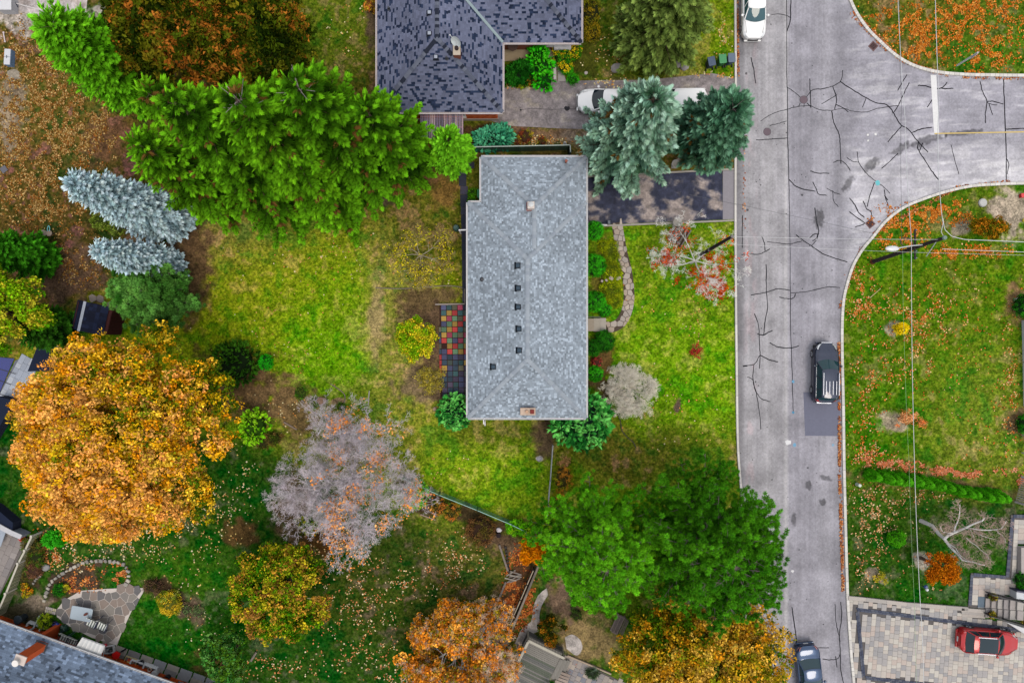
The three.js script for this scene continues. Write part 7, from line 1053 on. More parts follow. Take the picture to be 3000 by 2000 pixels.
{ // manholes and catch basins
  for (const [l, x, y, r] of [['round manhole cover with tar seams running into it, at the junction', 2355, 292, .33], ['round manhole cover beside the kerb spruce', 2248, 386, .32]]) { const b = P(x, y).setY(ROADY), t = thing('manhole_cover', l, 'manhole', b); part(t, 'frame', new THREE.RingGeometry(r * .9, r, 28).rotateX(-Math.PI / 2).translate(b.x, ROADY + .009, b.z), M(col(90, 80, 90), .8)); part(t, 'lid', cyl(r * .89, r * .88, .008, b.x, ROADY + .003, b.z, 28), M(col(128, 112, 122), .8)); for (let i = 0; i < 6; i++) part(t, 'rib', box(r * 1.5 * Math.sqrt(1 - ((i - 2.5) / 3.2) ** 2), .006, .02, b.x, ROADY + .013, b.z + (i - 2.5) * r * .25), M(col(104, 92, 100), .8)); }
  for (const [l, x, y, a] of [['square storm drain grate at the upper corner kerb', 2559, 135, -.75], ['square storm drain grate at the lower corner kerb', 2550, 655, .7]]) { const b = P(x, y).setY(ROADY), t = thing('storm_drain', l, 'drain', b); const put = (g) => g.rotateY(a).translate(b.x, 0, b.z); part(t, 'frame', put(box(.62, .012, .62, 0, ROADY + .006, 0)), M(col(120, 92, 92), .8)); for (let i = 0; i < 5; i++) part(t, 'slot', put(box(.05, .008, .44, -.18 + i * .09, ROADY + .012, 0)), M(col(24, 20, 24), .8, { plain: true })); }
  const w = P(2879, 594), t = thing('well_cover', 'round pale concrete well cover on the corner lawn', 'cover', w); part(t, 'rim', cyl(.34, .34, .1, w.x, 0, w.z, 24), M(col(190, 190, 190), .9)); part(t, 'lid', cyl(.29, .28, .04, w.x, .1, w.z, 24), M(col(206, 206, 206), .9));
  const mk = (l, x, y, c, h) => { const p = P(x, y), q = thing('marker_post', l, 'post', p); part(q, 'tube', cyl(.14, .12, h, p.x, 0, p.z, 14), M(col(...c), .6)); part(q, 'cap', ball(.14, p.x, h, p.z, .5), M(col(...c.map((v) => Math.min(255, v + 20))), .6)); };
  mk('white round utility marker near the kerb above the row of cones', 2511, 1418, [206, 216, 206], .5);
  const lb = P(2703, 1716), lt = thing('garden_light', 'small blue and white garden light near the rust orange tree', 'lamp', lb); part(lt, 'stake', cyl(.03, .03, .5, lb.x, 0, lb.z), M(col(40, 60, 130), .5)); part(lt, 'head', ball(.13, lb.x + .05, .55, lb.z + .1), M(col(236, 240, 246), .4)); part(lt, 'shade', cyl(.16, .1, .12, lb.x + .04, .42, lb.z - .08, 12), M(col(36, 70, 150), .5));
  const sg = P(2976, 878), st = thing('lawn_sign', 'small white sign box by the dark shrub at the right edge', 'sign', sg); part(st, 'panel', rbox(.44, .3, .3, .02, sg.x, .25, sg.z, .1), M(col(196, 196, 190), .7)); part(st, 'stake', bar(sg.clone(), sg.clone().setY(.2), .05), M(col(120, 116, 110), .8));
  const rd = P(2993, 574), rt = thing('red_crate', 'red plastic box on the sandy corner at the right edge', 'box', rd); part(rt, 'box', rbox(.4, .28, .32, .04, rd.x, .14, rd.z, .1), M(col(206, 26, 34), .5)); part(rt, 'lid', rbox(.43, .05, .35, .02, rd.x, .3, rd.z, .1), M(col(226, 40, 48), .5));
  const yb = P(2998, 646), yt = thing('yellow_ball', 'yellow ball on the sandy corner at the right edge', 'ball', yb); part(yt, 'ball', ball(.16, yb.x, .16, yb.z), M(col(226, 206, 60), .5));
}
{ // house edge and fences at the right border
  const t = thing('white_house_edge', 'white wall strip of the house at the right edge of the right lawn', 'wall', P(3000, 1060)); for (const [a, b] of [[[2999, 938], [3002, 1060]], [[3002, 1062], [3004, 1190]]]) part(t, 'wall_cap', bar(P(...a).setY(.6), P(...b).setY(.6), .25, 1.2), M(col(206, 208, 214), .8));
  const f = thing('white_fence', 'white slatted fence panel leaning at the right edge, beside the cone row', 'fence', P(2985, 1400)), A = P(2994, 1396), B = P(2976, 1470); part(f, 'top_rail', bar(A.clone().setY(1.2), B.clone().setY(1.2), .14, .06), M(col(222, 216, 214), .8)); for (let i = 0; i < 12; i++) { const p = A.clone().lerp(B, (i + .5) / 12); part(f, 'picket', bar(p.clone().setY(.02), p.clone().setY(1.16), .1, .03), M(col(206, 196, 192), .85)); } for (const p of [A, B]) part(f, 'post', bar(p.clone(), p.clone().setY(1.25), .12), M(col(214, 208, 206), .8));
  const f2 = thing('white_fence', 'white post rail at the right edge below the dark shrub', 'fence', P(2996, 1300)); part(f2, 'rail', bar(P(2998, 1270).setY(.5), P(2992, 1330).setY(.5), .22, .1), M(col(210, 210, 200), .8)); for (const y of [1274, 1326]) part(f2, 'post', bar(P(2996, y), P(2996, y).setY(.5), .1), M(col(200, 200, 192), .8));
}
{ // dark roofed house: entrance walk slabs
  const w = new THREE.Group(); w.name = 'entrance_path'; w.userData.kind = 'structure'; scene.add(w); const sl = (pts, c) => part(w, 'slab', prism(PX(pts), 0, .05 + R(.02), .01), M(col(...c), .9)); srand(71);
  sl([[1474, 126], [1552, 126], [1552, 176], [1474, 180]], [176, 160, 134]); sl([[1554, 126], [1592, 126], [1592, 150], [1554, 150]], [150, 138, 124]); sl([[1593, 126], [1622, 126], [1628, 158], [1593, 158]], [176, 162, 142]); sl([[1593, 160], [1629, 160], [1634, 190], [1603, 190]], [186, 172, 154]); sl([[1606, 192], [1634, 192], [1632, 238], [1612, 238]], [166, 156, 146]); sl([[1635, 192], [1644, 192], [1659, 238], [1634, 238]], [182, 176, 174]); solo('white_post', bar(P(1624, 193).setY(.15), P(1625, 236).setY(.15), .2, .3), M(col(226, 222, 218), .8), 'narrow white slab edge along the entrance walk', 'edging', P(1625, 215));
  for (const [l, x, y, c] of [['tiny white lantern box in the bed above the green fence', 1654, 420, [226, 226, 226]], ['small blue bottle in the bed above the green fence', 1506, 398, [90, 130, 190]]]) solo('garden_ornament', [rbox(.16, .3, .16, .02, P(x, y).x, .15, P(x, y).z), cyl(.06, .03, .1, P(x, y).x, .3, P(x, y).z)], M(col(...c), .5), l, 'ornament', P(x, y));
}
{ // upper left: concrete pad, bags, slabs, stools
  srand(72); const c = asphalt('concrete_pad', [[-60, -60], [262, -60], [250, 40], [205, 72], [150, 58], [80, 40], [56, 30], [-60, 26]], .01, [196, 188, 188], [160, 148, 142], .5, 5);
  const b1 = P(11, 8, .8), t1 = thing('metal_cabinet', 'grey white metal cabinet top in the upper left corner', 'cabinet', P(8, 8)); part(t1, 'cabinet', rbox(1.15, .8, 1.1, .04, b1.x, .4, b1.z), M(col(206, 206, 214), .6)); part(t1, 'lid', rbox(1.2, .06, 1.15, .02, b1.x, .83, b1.z), M(col(222, 222, 228), .6));
  const bg = P(44, 18), t2 = thing('trash_bag', 'navy blue trash bag beside the cabinet in the upper left corner', 'bag', bg), g = new THREE.IcosahedronGeometry(.34, 3), a = g.attributes.position; for (let i = 0; i < a.count; i++) { const k = .75 + .5 * noise(a.getX(i) * 7 + 4, a.getZ(i) * 7 + a.getY(i) * 5); a.setXYZ(i, a.getX(i) * k * .8, a.getY(i) * k * .8, a.getZ(i) * k * 1.1); } g.computeVertexNormals(); part(t2, 'sack', g.translate(bg.x, .24, bg.z), M(col(24, 34, 64), .35, { plain: true })); part(t2, 'knot', new THREE.ConeGeometry(.08, .2, 8).translate(bg.x, .56, bg.z), M(col(60, 84, 120), .35, { plain: true }));
  solo('white_pole', rod(P(46, 13).setY(.3), P(198, 50).setY(.1), .035), M(col(240, 234, 234), .6), 'long white pole lying across the concrete in the upper left corner', 'pole', P(120, 30));
  [['first pale square block in the scattered row below the white pole', 95, 51, 10, .05], ['second pale square block in the scattered row below the white pole', 113, 57, 11, .2], ['larger grey block in the scattered row, closest to the white pole', 143, 50, 13, .3], ['pale square block lying lowest in the scattered row', 132, 66, 12, .35], ['smallest pale block at the right end of the scattered row', 163, 50, 9, .05]].forEach(([l, x, y, s, r]) => { const p = P(x, y); solo('concrete_block', rbox(s / PPM * 1.1, .2, s / PPM * 1.1, .02, p.x, .1, p.z, -r), M(col(190, 196, 194), .9), l, 'block', p); });
  solo('wooden_plank', bar(P(122, 53).setY(.05), P(114, 72).setY(.05), .06), M(col(170, 150, 120), .9, { wood: 1 }), 'little stick among the scattered blocks', 'stick', P(118, 62));
  const bx = P(34, 174), t3 = thing('storage_bench', 'long pale storage box on the leafy lawn near the left edge', 'storage box', bx); part(t3, 'box', rbox(.52, .5, 1.28, .03, bx.x, .25, bx.z, -.06), M(col(110, 140, 176), .6)); for (const s of [-1, 1]) part(t3, 'lid', rbox(.5, .05, .62, .02, bx.x + s * -.02, .53, bx.z + s * .32, -.06), M(col(216, 218, 226), .6)); part(t3, 'handle', box(.04, .06, .2, bx.x - .02, .58, bx.z), M(col(120, 130, 140), .5));
  solo('white_pipe', [rod(P(10, 96).setY(.06), P(15, 122).setY(.06), .05), ball(.08, P(15, 122).x, .06, P(15, 122).z), ball(.08, P(11, 96).x, .06, P(11, 96).z)], M(col(226, 210, 214), .6), 'short white pipe on the leafy lawn at the left edge', 'pipe', P(12, 108));
  const sl = P(11, 496); solo('paving_slab', rbox(.5, .06, .5, .01, sl.x, .04, sl.z, .6), M(col(112, 112, 122), .9), 'single grey slab lying on the leafy lawn at the left edge', 'slab', sl);
  asphalt('stone_ring', curve([[20, 208], [40, 202], [58, 214], [56, 232], [36, 238], [18, 226]], 3), .008, [150, 140, 126], [120, 110, 90], .5, 17);
  const s1 = P(136, 685), s2 = P(153, 685); for (const [l, p, c, r] of [['round pale wooden stool on the leafy lawn, left of two', s1, [170, 156, 140], .27], ['round pale wooden stool with dark centre on the leafy lawn, right of two', s2, [186, 166, 150], .24]]) { const t = thing('garden_stool', l, 'stool', p); part(t, 'seat', cyl(r, r, .06, p.x, .4, p.z, 22), M(col(...c), .85, { wood: 1 })); for (let k = 0; k < 3; k++) { const a = k * 2.1; part(t, 'leg', rod(V(p.x + Math.cos(a) * r * .8, 0, p.z + Math.sin(a) * r * .8), V(p.x + Math.cos(a) * r * .5, .41, p.z + Math.sin(a) * r * .5), .03), M(col(120, 100, 84), .85)); } }
  solo('garden_tool', [tube([P(150, 680).setY(.5), P(151, 670).setY(.52), P(154, 664).setY(.52), P(157, 670).setY(.52), P(156, 680).setY(.5)], .03, 16, 6)], M(col(110, 206, 214), .5), 'teal handle standing behind the round stools', 'tool', P(153, 672));
}
{ // shed, its path, pool yard at the left
  srand(73); const c = P(253, 929, 2.2), t = thing('garden_shed', 'small brown shed with navy shingle roof and white ridge strip', 'shed', V(c.x, 0, c.z)), rot = -.22, put = (g) => g.rotateY(rot).translate(c.x, 0, c.z), nv = [M(col(28, 36, 62), .8), M(col(34, 44, 74), .8), M(col(24, 30, 52), .8)];
  part(t, 'wall', put(box(2.75, 1.95, 2.05, .3, .98, 0)), M(col(86, 46, 44), .85, { wood: 1 })); for (let i = 0; i < 6; i++) part(t, 'board', put(box(.02, 1.9, .3, 1.686, .96, -.84 + i * .335)), M(col(96, 52, 50), .85, { wood: 1 }));
  const sl = (x0, y0, x1, y1, m) => put(bar(V((x0 + x1) / 2, (y0 + y1) / 2, -1.16), V((x0 + x1) / 2, (y0 + y1) / 2, 1.16), Math.hypot(x1 - x0, y1 - y0), .05).translate(-(x0 + x1) / 2, -(y0 + y1) / 2, 0).rotateZ(Math.atan2(y1 - y0, x1 - x0)).translate((x0 + x1) / 2, (y0 + y1) / 2, 0));
  const rf = part(t, 'roof', [sl(-1.25, 1.75, -.35, 2.25), sl(-.35, 2.25, 1.35, 1.95)], nv[0]); for (let i = 0; i < 9; i++) for (let j = 0; j < 8; j++) { const left = i < 3, x = left ? -1.1 + i * .3 : -.12 + (i - 3) * .28, y = left ? 1.86 + i * .165 : 2.25 - (i - 3) * .05; piece(rf, 'shingle', SHG(), pick(nv), V(0, 0, 0)).geometry = putShingle(x, y, -1.0 + j * .286, left ? .51 : -.17); }
  function SHG() { return brickGeo; } function putShingle(x, y, z, a) { return box(.31, .02, .276, 0, 0, 0).rotateZ(a).translate(x, y + .035, z).rotateY(rot); }
  part(rf, 'ridge_strip', put(box(.22, .03, 2.36, -.33, 2.31, 0)), M(col(186, 196, 214), .5));
  stones('stepping_path', [[264, 852], [330, 880], [346, 896], [330, 900], [258, 880]], .6, .2, { y: .03, gap: .012, tones: [M(col(186, 170, 158), .9), M(col(170, 156, 146), .9)] });
  const pool = new THREE.Group(); pool.name = 'pool_deck'; pool.userData.kind = 'structure'; scene.add(pool); const dk = [[40, 1050], [110, 1050], [105, 1090], [60, 1170], [-60, 1400], [-60, 1190]];
  part(pool, 'bedding', prism(PX([[44, 1056], [60, 1050], [112, 1050], [100, 1096], [60, 1170], [-60, 1390], [-60, 1200], [0, 1150]]), -.02, .03), M(col(120, 124, 136), .95));
  for (const q of pavers(pool, [[44, 1056], [60, 1050], [112, 1050], [100, 1096], [60, 1170], [-60, 1390], [-60, 1200], [0, 1150]], .5, { widths: [.42], lengths: [.42, .6, .8] })) piece(pool, 'paver', pgeo, pick([M(col(176, 184, 200), .85), M(col(190, 196, 208), .85), M(col(166, 174, 190), .85)]), V(q[0], .035, q[1]), new THREE.Euler(0, -.5, 0), V(q[2], 1, q[3]));
  const cv = thing('pool_cover', 'royal blue pool cover with dark straps at the left edge', 'pool cover', P(0, 1110)); part(cv, 'cover', prism(PX([[-80, 1040], [42, 1050], [20, 1100], [0, 1148], [-80, 1290]]), .03, .07, .01), M(col(30, 44, 130), .6)); for (const [a, b] of [[[-40, 1068], [46, 1095]], [[-40, 1100], [33, 1126]], [[-40, 1140], [20, 1160]]]) part(cv, 'strap', bar(P(...a).setY(.085), P(...b).setY(.085), .05, .02), M(col(26, 26, 34), .7, { plain: true }));
  for (const [l, pts] of [['dark navy flat shed roof beside the white coping at the top of the pool yard', [[138, 998], [208, 1030], [196, 1070], [150, 1086], [104, 1086]]], ['dark navy flat roof panel at the left edge of the pool yard', [[22, 1158], [62, 1170], [50, 1200], [-10, 1300], [-70, 1380], [-70, 1320], [-10, 1220]]], ['dark navy wall panel below the largest maple at the left edge', [[-60, 1440], [10, 1478], [62, 1522], [60, 1545], [-60, 1500]]]]) { const b = P(...pts[0]); const q = thing('pool_shed', l, 'shed', b); part(q, 'wall', prism(PX(pts), 0, .9), M(col(40, 46, 66), .9)); part(q, 'roof', prism(PX(pts), .905, .96, .01), M(col(28, 38, 62), .85)); }
  for (const [l, pts, h] of [['pale coping wall at the top of the pool yard', [[138, 990], [196, 1018], [276, 1052]], .9], ['pale coping wall below the largest maple, left edge', [[-40, 1498], [0, 1518], [60, 1550], [88, 1562]], 1.0]]) { const v = pts.map((q) => P(...q)), t2 = thing('coping_wall', l, 'wall', v[0].clone()); for (let i = 0; i + 1 < v.length; i++) { part(t2, 'wall', bar(v[i].clone().setY(h / 2), v[i + 1].clone().setY(h / 2), .2, h), M(col(150, 156, 172), .9)); part(t2, 'coping', bar(v[i].clone().setY(h + .04), v[i + 1].clone().setY(h + .04), .38, .08), M(col(206, 206, 212), .9)); } }
  const gp = new THREE.Group(); gp.name = 'garden_patio'; gp.userData.kind = 'structure'; scene.add(gp); part(gp, 'bedding', prism(PX([[-60, 1520], [0, 1535], [84, 1578], [20, 1700], [-60, 1860]]), -.02, .02), M(col(120, 114, 112), .95)); for (const q of pavers(gp, [[-60, 1535], [0, 1540], [84, 1578], [10, 1730], [-60, 1860]], .42, { widths: [.5, .6], lengths: [.5, .7, .9] })) piece(gp, 'paver', pgeo, pick([M(col(172, 164, 162), .9), M(col(160, 152, 150), .9), M(col(150, 144, 144), .9)]), V(q[0], .026 + R(.004), q[1]), new THREE.Euler(0, -.42, 0), V(q[2], 1, q[3]));
  const dr = thing('patio_table', 'grey table edge with a dark centre cut off by the left edge', 'table', P(-2, 1572)); part(dr, 'tabletop', prism(PX([[-30, 1535], [20, 1554], [4, 1600], [-30, 1606]], .6), .7, .74, .01), M(col(160, 170, 186), .5)); part(dr, 'inset', prism(PX([[-30, 1553], [3, 1561], [-4, 1576], [-30, 1580]], .6), .742, .75), M(col(90, 80, 76), .7)); part(dr, 'leg', bar(P(-2, 1580).setY(0), P(-2, 1580).setY(.7), .08), M(col(120, 126, 136), .6));
  const fl = P(72, 1573), ft = thing('flower_pot', 'red flowers in a pot at the top of the picket fence', 'planter', fl), cr = new Crown(); part(ft, 'pot', cyl(.12, .17, .25, fl.x, 0, fl.z, 14), M(col(90, 70, 60), .8)); for (let i = 0; i < 24; i++) cr.add(pick(G.small), V(fl.x + R(-.18, .18), .32 + R(.15), fl.z + R(-.18, .18)), dirIn(), .12, vary(lc(...pick([[206, 20, 20], [220, 40, 30], [40, 120, 40]])), .15)); cr.build(ft, 'foliage', leafMat);
}
{ // raised bed stones
  srand(74); const t = thing('bed_edging', 'curved row of rough stones edging the mulched bed above the terrace', 'edging', P(215, 1680)), m = [M(col(190, 182, 172), .95), M(col(170, 164, 156), .95), M(col(202, 194, 180), .95), M(col(150, 146, 140), .95)], l = curve([[128, 1768], [136, 1740], [150, 1706], [180, 1682], [214, 1662], [250, 1646], [290, 1642], [330, 1644], [362, 1652], [376, 1672], [376, 1700], [366, 1716]], 6);
  let acc = 0; for (let i = 0; i + 1 < l.length; i++) { const a = P(...l[i]), b = P(...l[i + 1]); acc += a.distanceTo(b); if (acc < .3) continue; acc = 0; const s = R(.24, .36); part(t, 'stone', rbox(s, .2, s * R(.6, .9), .06, a.x, .08, a.z, R(6)), pick(m)); }
  const t2 = thing('bed_edging', 'short row of small stones at the path by the picket fence', 'edging', P(110, 1690)); for (const [x, y] of [[103, 1700], [108, 1694], [113, 1689], [118, 1686], [98, 1708]]) { const p = P(x, y); part(t2, 'stone', rbox(.2, .14, .16, .05, p.x, .06, p.z, R(6)), pick(m)); }
  const sg = thing('stepping_grate', 'pale grid of brick pieces beside the stone terrace', 'bricks', P(148, 1785)); for (let i = 0; i < 6; i++) for (let j = 0; j < 2; j++) { const p = P(134 + i * 5.2 + (j ? 0 : 2), 1780 + j * 9 + i * 1.3); part(sg, 'brick', rbox(.12, .06, .22, .01, p.x, .04, p.z, -.2), pick([M(col(216, 206, 176), .9), M(col(206, 196, 190), .9)])); }
}
{ // terrace furniture and the clutter along the brick wall
  srand(75); const c = P(237, 1798, .72), t = thing('patio_table', 'frosted glass topped patio table with rounded corners on the flagstone terrace', 'table', V(c.x, 0, c.z)), put = (g) => g.rotateY(-.18).translate(c.x, 0, c.z), gm = new THREE.MeshPhysicalMaterial({ color: col(176, 192, 206), roughness: .25, transmission: .25, thickness: 0 });
  part(t, 'tabletop', put(rbox(1.68, .03, 1.05, .014, 0, .72, 0)), gm); part(t, 'rim', [put(box(1.5, .04, .04, 0, .71, .53)), put(box(1.5, .04, .04, 0, .71, -.53)), put(box(.04, .04, .9, .85, .71, 0)), put(box(.04, .04, .9, -.85, .71, 0))], M(col(150, 160, 172), .5)); for (const [x, z] of [[-.7, -.4], [.7, -.4], [-.7, .4], [.7, .4]]) part(t, 'leg', put(cyl(.025, .025, .7, x, 0, z, 8)), M(col(120, 130, 140), .5));
  const dp = P(250, 1799, .78); solo('leaf_dish', [new THREE.LatheGeometry([[0, 0], [.14, .01], [.2, .05], [.19, .06], [0, .02]].map((q) => new THREE.Vector2(...q)), 16).scale(1, 1, .5).rotateY(.5).translate(dp.x, .745, dp.z)], M(col(110, 66, 60), .8), 'brown oval dish on the glass patio table', 'dish', V(dp.x, .745, dp.z));
  const chair = (l, px, py, rot) => { const b = P(px, py), q = thing('lounge_chair', l, 'chair', V(0, 0, 0), 'striped folding garden chairs'), fr = M(col(40, 52, 84), .5, { plain: true }), st = [M(col(246, 248, 242, 1.3), .85), M(col(120, 130, 126), .85)];
    const pf = [[-.32, .98], [-.24, .72], [-.12, .46], [.0, .38], [.3, .4], [.42, .38]].map(([z, y]) => V(0, y, z)); for (let i = 0; i < 7; i++) { const x = -.24 + i * .08; const g = []; for (let k = 0; k + 1 < pf.length; k++) g.push(bar(V(x, pf[k].y, pf[k].z), V(x, pf[k + 1].y, pf[k + 1].z), .078, .015)); part(q, 'strap', g, st[i % 2]); }
    for (const s of [-1, 1]) { part(q, 'frame', [rod(V(s * .29, 1.0, -.34), V(s * .29, .36, .0), .016), rod(V(s * .29, .36, 0), V(s * .29, .4, .46), .016), rod(V(s * .32, .62, -.3), V(s * .32, .6, .34), .022)], fr); part(q, 'leg', rod(V(s * .31, .6, .3), V(s * .3, 0, .42), .016), fr); part(q, 'leg', rod(V(s * .31, .62, -.2), V(s * .3, 0, -.36), .016), fr); }
    q.position.copy(b); q.rotation.y = rot; q.scale.set(1.3, 1.1, 1.25); return q; };
  chair('striped lounge chair next to the glass table', 281, 1812, -.45); chair('striped lounge chair on the terrace, right of the one by the table', 311, 1821, -.45); chair('striped lounge chair against the brick wall, the left one of the pair', 202, 1858, -.45); chair('striped lounge chair against the brick wall, beside the white canopy', 225, 1867, -.45);
  const { at, d, n, ang } = BL, H = 1.9;
  { const q = thing('canopy', 'white corrugated canopy over the back door of the brick house', 'canopy', at(258, 1905, 0, .6)); const a = P(239, 1868, 1.95), b = P(304, 1892, 1.95), a2 = P(210, 1912, 2.15), b2 = P(284, 1941, 2.15), m = [M(col(226, 226, 226), .6), M(col(206, 208, 210), .6)]; for (let i = 0; i < 12; i++) { const p = a.clone().lerp(b, (i + .5) / 12), r = a2.clone().lerp(b2, (i + .5) / 12); part(q, 'panel', bar(p, r, a.distanceTo(b) / 12 - .004, .03 + .02 * (i % 2)), m[i % 2]); } part(q, 'frame', [bar(a.clone().add(V(0, -.06, 0)), b.clone().add(V(0, -.06, 0)), .06), bar(b.clone().add(V(0, -.06, 0)), b2.clone().add(V(0, -.06, 0)), .06)], M(col(236, 236, 240), .5)); for (const p of [[a, a2], [b, b2]]) part(q, 'bracket', bar(p[0].clone().add(V(0, -.08, 0)), p[1].clone().add(V(0, -.7, 0)), .05), M(col(226, 226, 230), .5)); }
  const walk = new THREE.Group(); walk.name = 'house_path'; walk.userData.kind = 'structure'; scene.add(walk); { const sm = [M(col(150, 152, 158), .9), M(col(132, 130, 130), .9), M(col(164, 158, 150), .9)]; for (let i = 0; i < 9; i++) for (let j = 0; j < 2; j++) { const p = P(308 + i * 38, 1906 + i * 13.5 + j * -14).add(V(j * .2, 0, 0)); piece(walk, 'slab', pgeo, pick(sm), V(p.x, .012 + R(.01), p.z), new THREE.Euler(0, ang, 0), V(1.0, 1, .62)); } }
  // clutter
  const bag = (l, px, py, r, c, name = 'garden_bag', cat = 'bag') => { const p = P(px, py), g = new THREE.IcosahedronGeometry(r, 3), a = g.attributes.position; for (let i = 0; i < a.count; i++) { const k = .7 + .6 * noise(a.getX(i) * 9 + px, a.getZ(i) * 9 + a.getY(i) * 6); a.setXYZ(i, a.getX(i) * k, a.getY(i) * k * .8, a.getZ(i) * k); } g.computeVertexNormals(); const t = thing(name, l, cat, p); part(t, 'sack', g.translate(p.x, r * .6, p.z), M(col(...c), .45, { plain: true })); part(t, 'knot', new THREE.ConeGeometry(r * .25, r * .5, 8).translate(p.x + r * .3, r * 1.35, p.z), M(col(...c.map((v) => Math.min(255, v + 30))), .45, { plain: true })); };
  bag('blue plastic bag heaped by the brick wall', 168, 1830, .26, [44, 60, 150]); bag('dark green bag next to the blue plastic bag', 191, 1838, .3, [14, 60, 44]); bag('small white bag in front of the blue plastic bag', 157, 1841, .17, [206, 214, 226]);
  const bucket = (name, l, px, py, r, h, c, o = {}) => { const p = P(px, py), t = thing(name, l, o.cat ?? 'bucket', p); part(t, 'pail', new THREE.LatheGeometry([[0, 0], [r * .78, 0], [r, h], [r * 1.06, h], [r * 1.06, h + .02], [r * .94, h + .02], [r * .75, .04], [0, .04]].map((q) => new THREE.Vector2(...q)), 22).translate(p.x, 0, p.z), M(col(...c), .5)); if (o.lid) part(t, 'lid', cyl(r * 1.06, r, .05, p.x, h + .02, p.z, 22), M(col(...o.lid), .5)); if (o.fill) part(t, 'contents', cyl(r * .85, r * .85, .02, p.x, h * .7, p.z, 18), M(col(...o.fill), .8)); return t; };
  bucket('bucket', 'purple rimmed pot by the green bush at the brick wall', 163, 1823, .15, .3, [80, 60, 120], { fill: [30, 26, 30] }); bucket('bucket', 'round black bucket on the house path', 417, 1937, .22, .3, [40, 40, 50], { fill: [50, 54, 64] }); bucket('bucket', 'beige flower pot with a brown inside on the house path', 445, 1954, .15, .45, [226, 206, 190], { fill: [140, 90, 66], cat: 'pot' }); bucket('bucket', 'white lidded plastic drum on the house path', 462, 1964, .26, .62, [214, 214, 220], { lid: [206, 206, 212], cat: 'drum' }); bucket('bucket', 'round black barbecue with a silver tool, bottom edge', 494, 1981, .26, .5, [16, 16, 22], { fill: [30, 34, 44], cat: 'barbecue' });
  const box1 = (name, l, px, py, w, h, dd, c, o = {}) => { const p = P(px, py), t = thing(name, l, o.cat ?? 'box', p), pt = (g) => g.rotateY(ang + (o.rot ?? 0)).translate(p.x, o.y ?? 0, p.z); part(t, 'box', [pt(box(w, .03, dd, 0, .015, 0)), pt(box(w, h, .03, 0, h / 2, dd / 2)), pt(box(w, h, .03, 0, h / 2, -dd / 2)), pt(box(.03, h, dd - .06, w / 2, h / 2, 0)), pt(box(.03, h, dd - .06, -w / 2, h / 2, 0))], M(col(...c), .5)); (o.items ?? []).forEach(([n, cc]) => part(t, n, pt(rbox(w * R(.25, .4), h * .7, dd * R(.25, .4), .03, R(-.25, .25) * w, h * .6, R(-.25, .25) * dd)), M(col(...cc), .6))); return t; };
  box1('storage_crate', 'white crate of assorted tools and cans beside the canopy', 323, 1899, .75, .3, .55, [226, 228, 232], { rot: .5, items: [['can', [60, 70, 90]], ['jar', [206, 210, 214]], ['cloth', [190, 150, 150]], ['bottle', [40, 60, 50]], ['can', [176, 180, 190]]] });
  box1('seed_tray', 'tray of red and yellow bags on the house path', 384, 1935, .95, .22, .6, [206, 190, 140], { rot: 0, items: [['bag', [214, 40, 40]], ['bag', [230, 190, 40]], ['bag', [232, 214, 120]], ['bag', [226, 90, 60]], ['bag', [240, 230, 200]], ['pot', [40, 80, 60]]] });
  box1('toy_crate', 'blue open toy crate on the leaf filled strip', 1453, 1802, .4, .34, .52, [40, 60, 190], { rot: -.5 - ang, items: [['toy', [90, 40, 40]], ['toy', [60, 50, 50]]] });
  solo('green_cushion', [0, 1, 2].map((i) => rbox(.48, .1, .15, .03, P(276 + i * 3, 1873 + i * 3.5).x, .45, P(276 + i * 3, 1873 + i * 3.5).z, ang)), M(col(40, 170, 116), .8), 'green padded cushion leaning beside the canopy', 'cushion', P(279, 1876));
  solo('red_ball', [ball(.14, P(311, 1888).x, .14, P(311, 1888).z)], M(col(214, 50, 70), .4), 'small pink red ball beside the canopy', 'ball', P(311, 1888));
  { const p = P(352, 1909), t2 = thing('wheelbarrow', 'red wheelbarrow tray with two wooden handles on the house path', 'wheelbarrow', p); part(t2, 'tray', new THREE.CylinderGeometry(.4, .26, .26, 5, 1).scale(1, 1, .85).rotateY(.6).translate(p.x, .5, p.z), M(col(222, 24, 24), .4)); for (const s of [0, .3]) part(t2, 'handle', rod(V(p.x - .1 + s, .5, p.z + .1), V(p.x - .75 + s, .55, p.z + 1.0), .025), M(col(206, 170, 110), .8)); part(t2, 'wheel', new THREE.TorusGeometry(.17, .06, 8, 18).rotateY(.5).translate(p.x + .35, .2, p.z - .2), M(col(30, 30, 34), .8)); part(t2, 'leg', [rod(V(p.x - .15, .4, p.z + .2), V(p.x - .25, 0, p.z + .3), .02), rod(V(p.x + .15, .4, p.z + .3), V(p.x + .1, 0, p.z + .4), .02)], M(col(60, 66, 74), .5)); }
  for (const [l, x, y, c, r] of [['red ball beside the blue toy crate', 1470, 1803, [226, 90, 76], .15], ['light blue ball beside the blue toy crate', 1480, 1793, [70, 140, 206], .19], ['green ball beside the blue toy crate', 1474, 1783, [30, 120, 50], .14]]) solo('toy_ball', ball(r, P(x, y).x, r, P(x, y).z), M(col(...c), .4), l, 'ball', P(x, y));
  solo('garden_statue', [cyl(.16, .12, .5, P(1452, 1824).x, 0, P(1452, 1824).z), ball(.15, P(1452, 1824).x, .6, P(1452, 1824).z)], M(col(190, 190, 190), .8), 'grey stone ornament below the blue toy crate', 'ornament', P(1452, 1824));
  solo('hose_pole', rod(at(286, 1938, .3, .3).setY(1.8), P(330, 1915).setY(.2), .025), M(col(30, 32, 40), .6, { plain: true }), 'dark slanting pole between the canopy and the brick wall', 'pole');
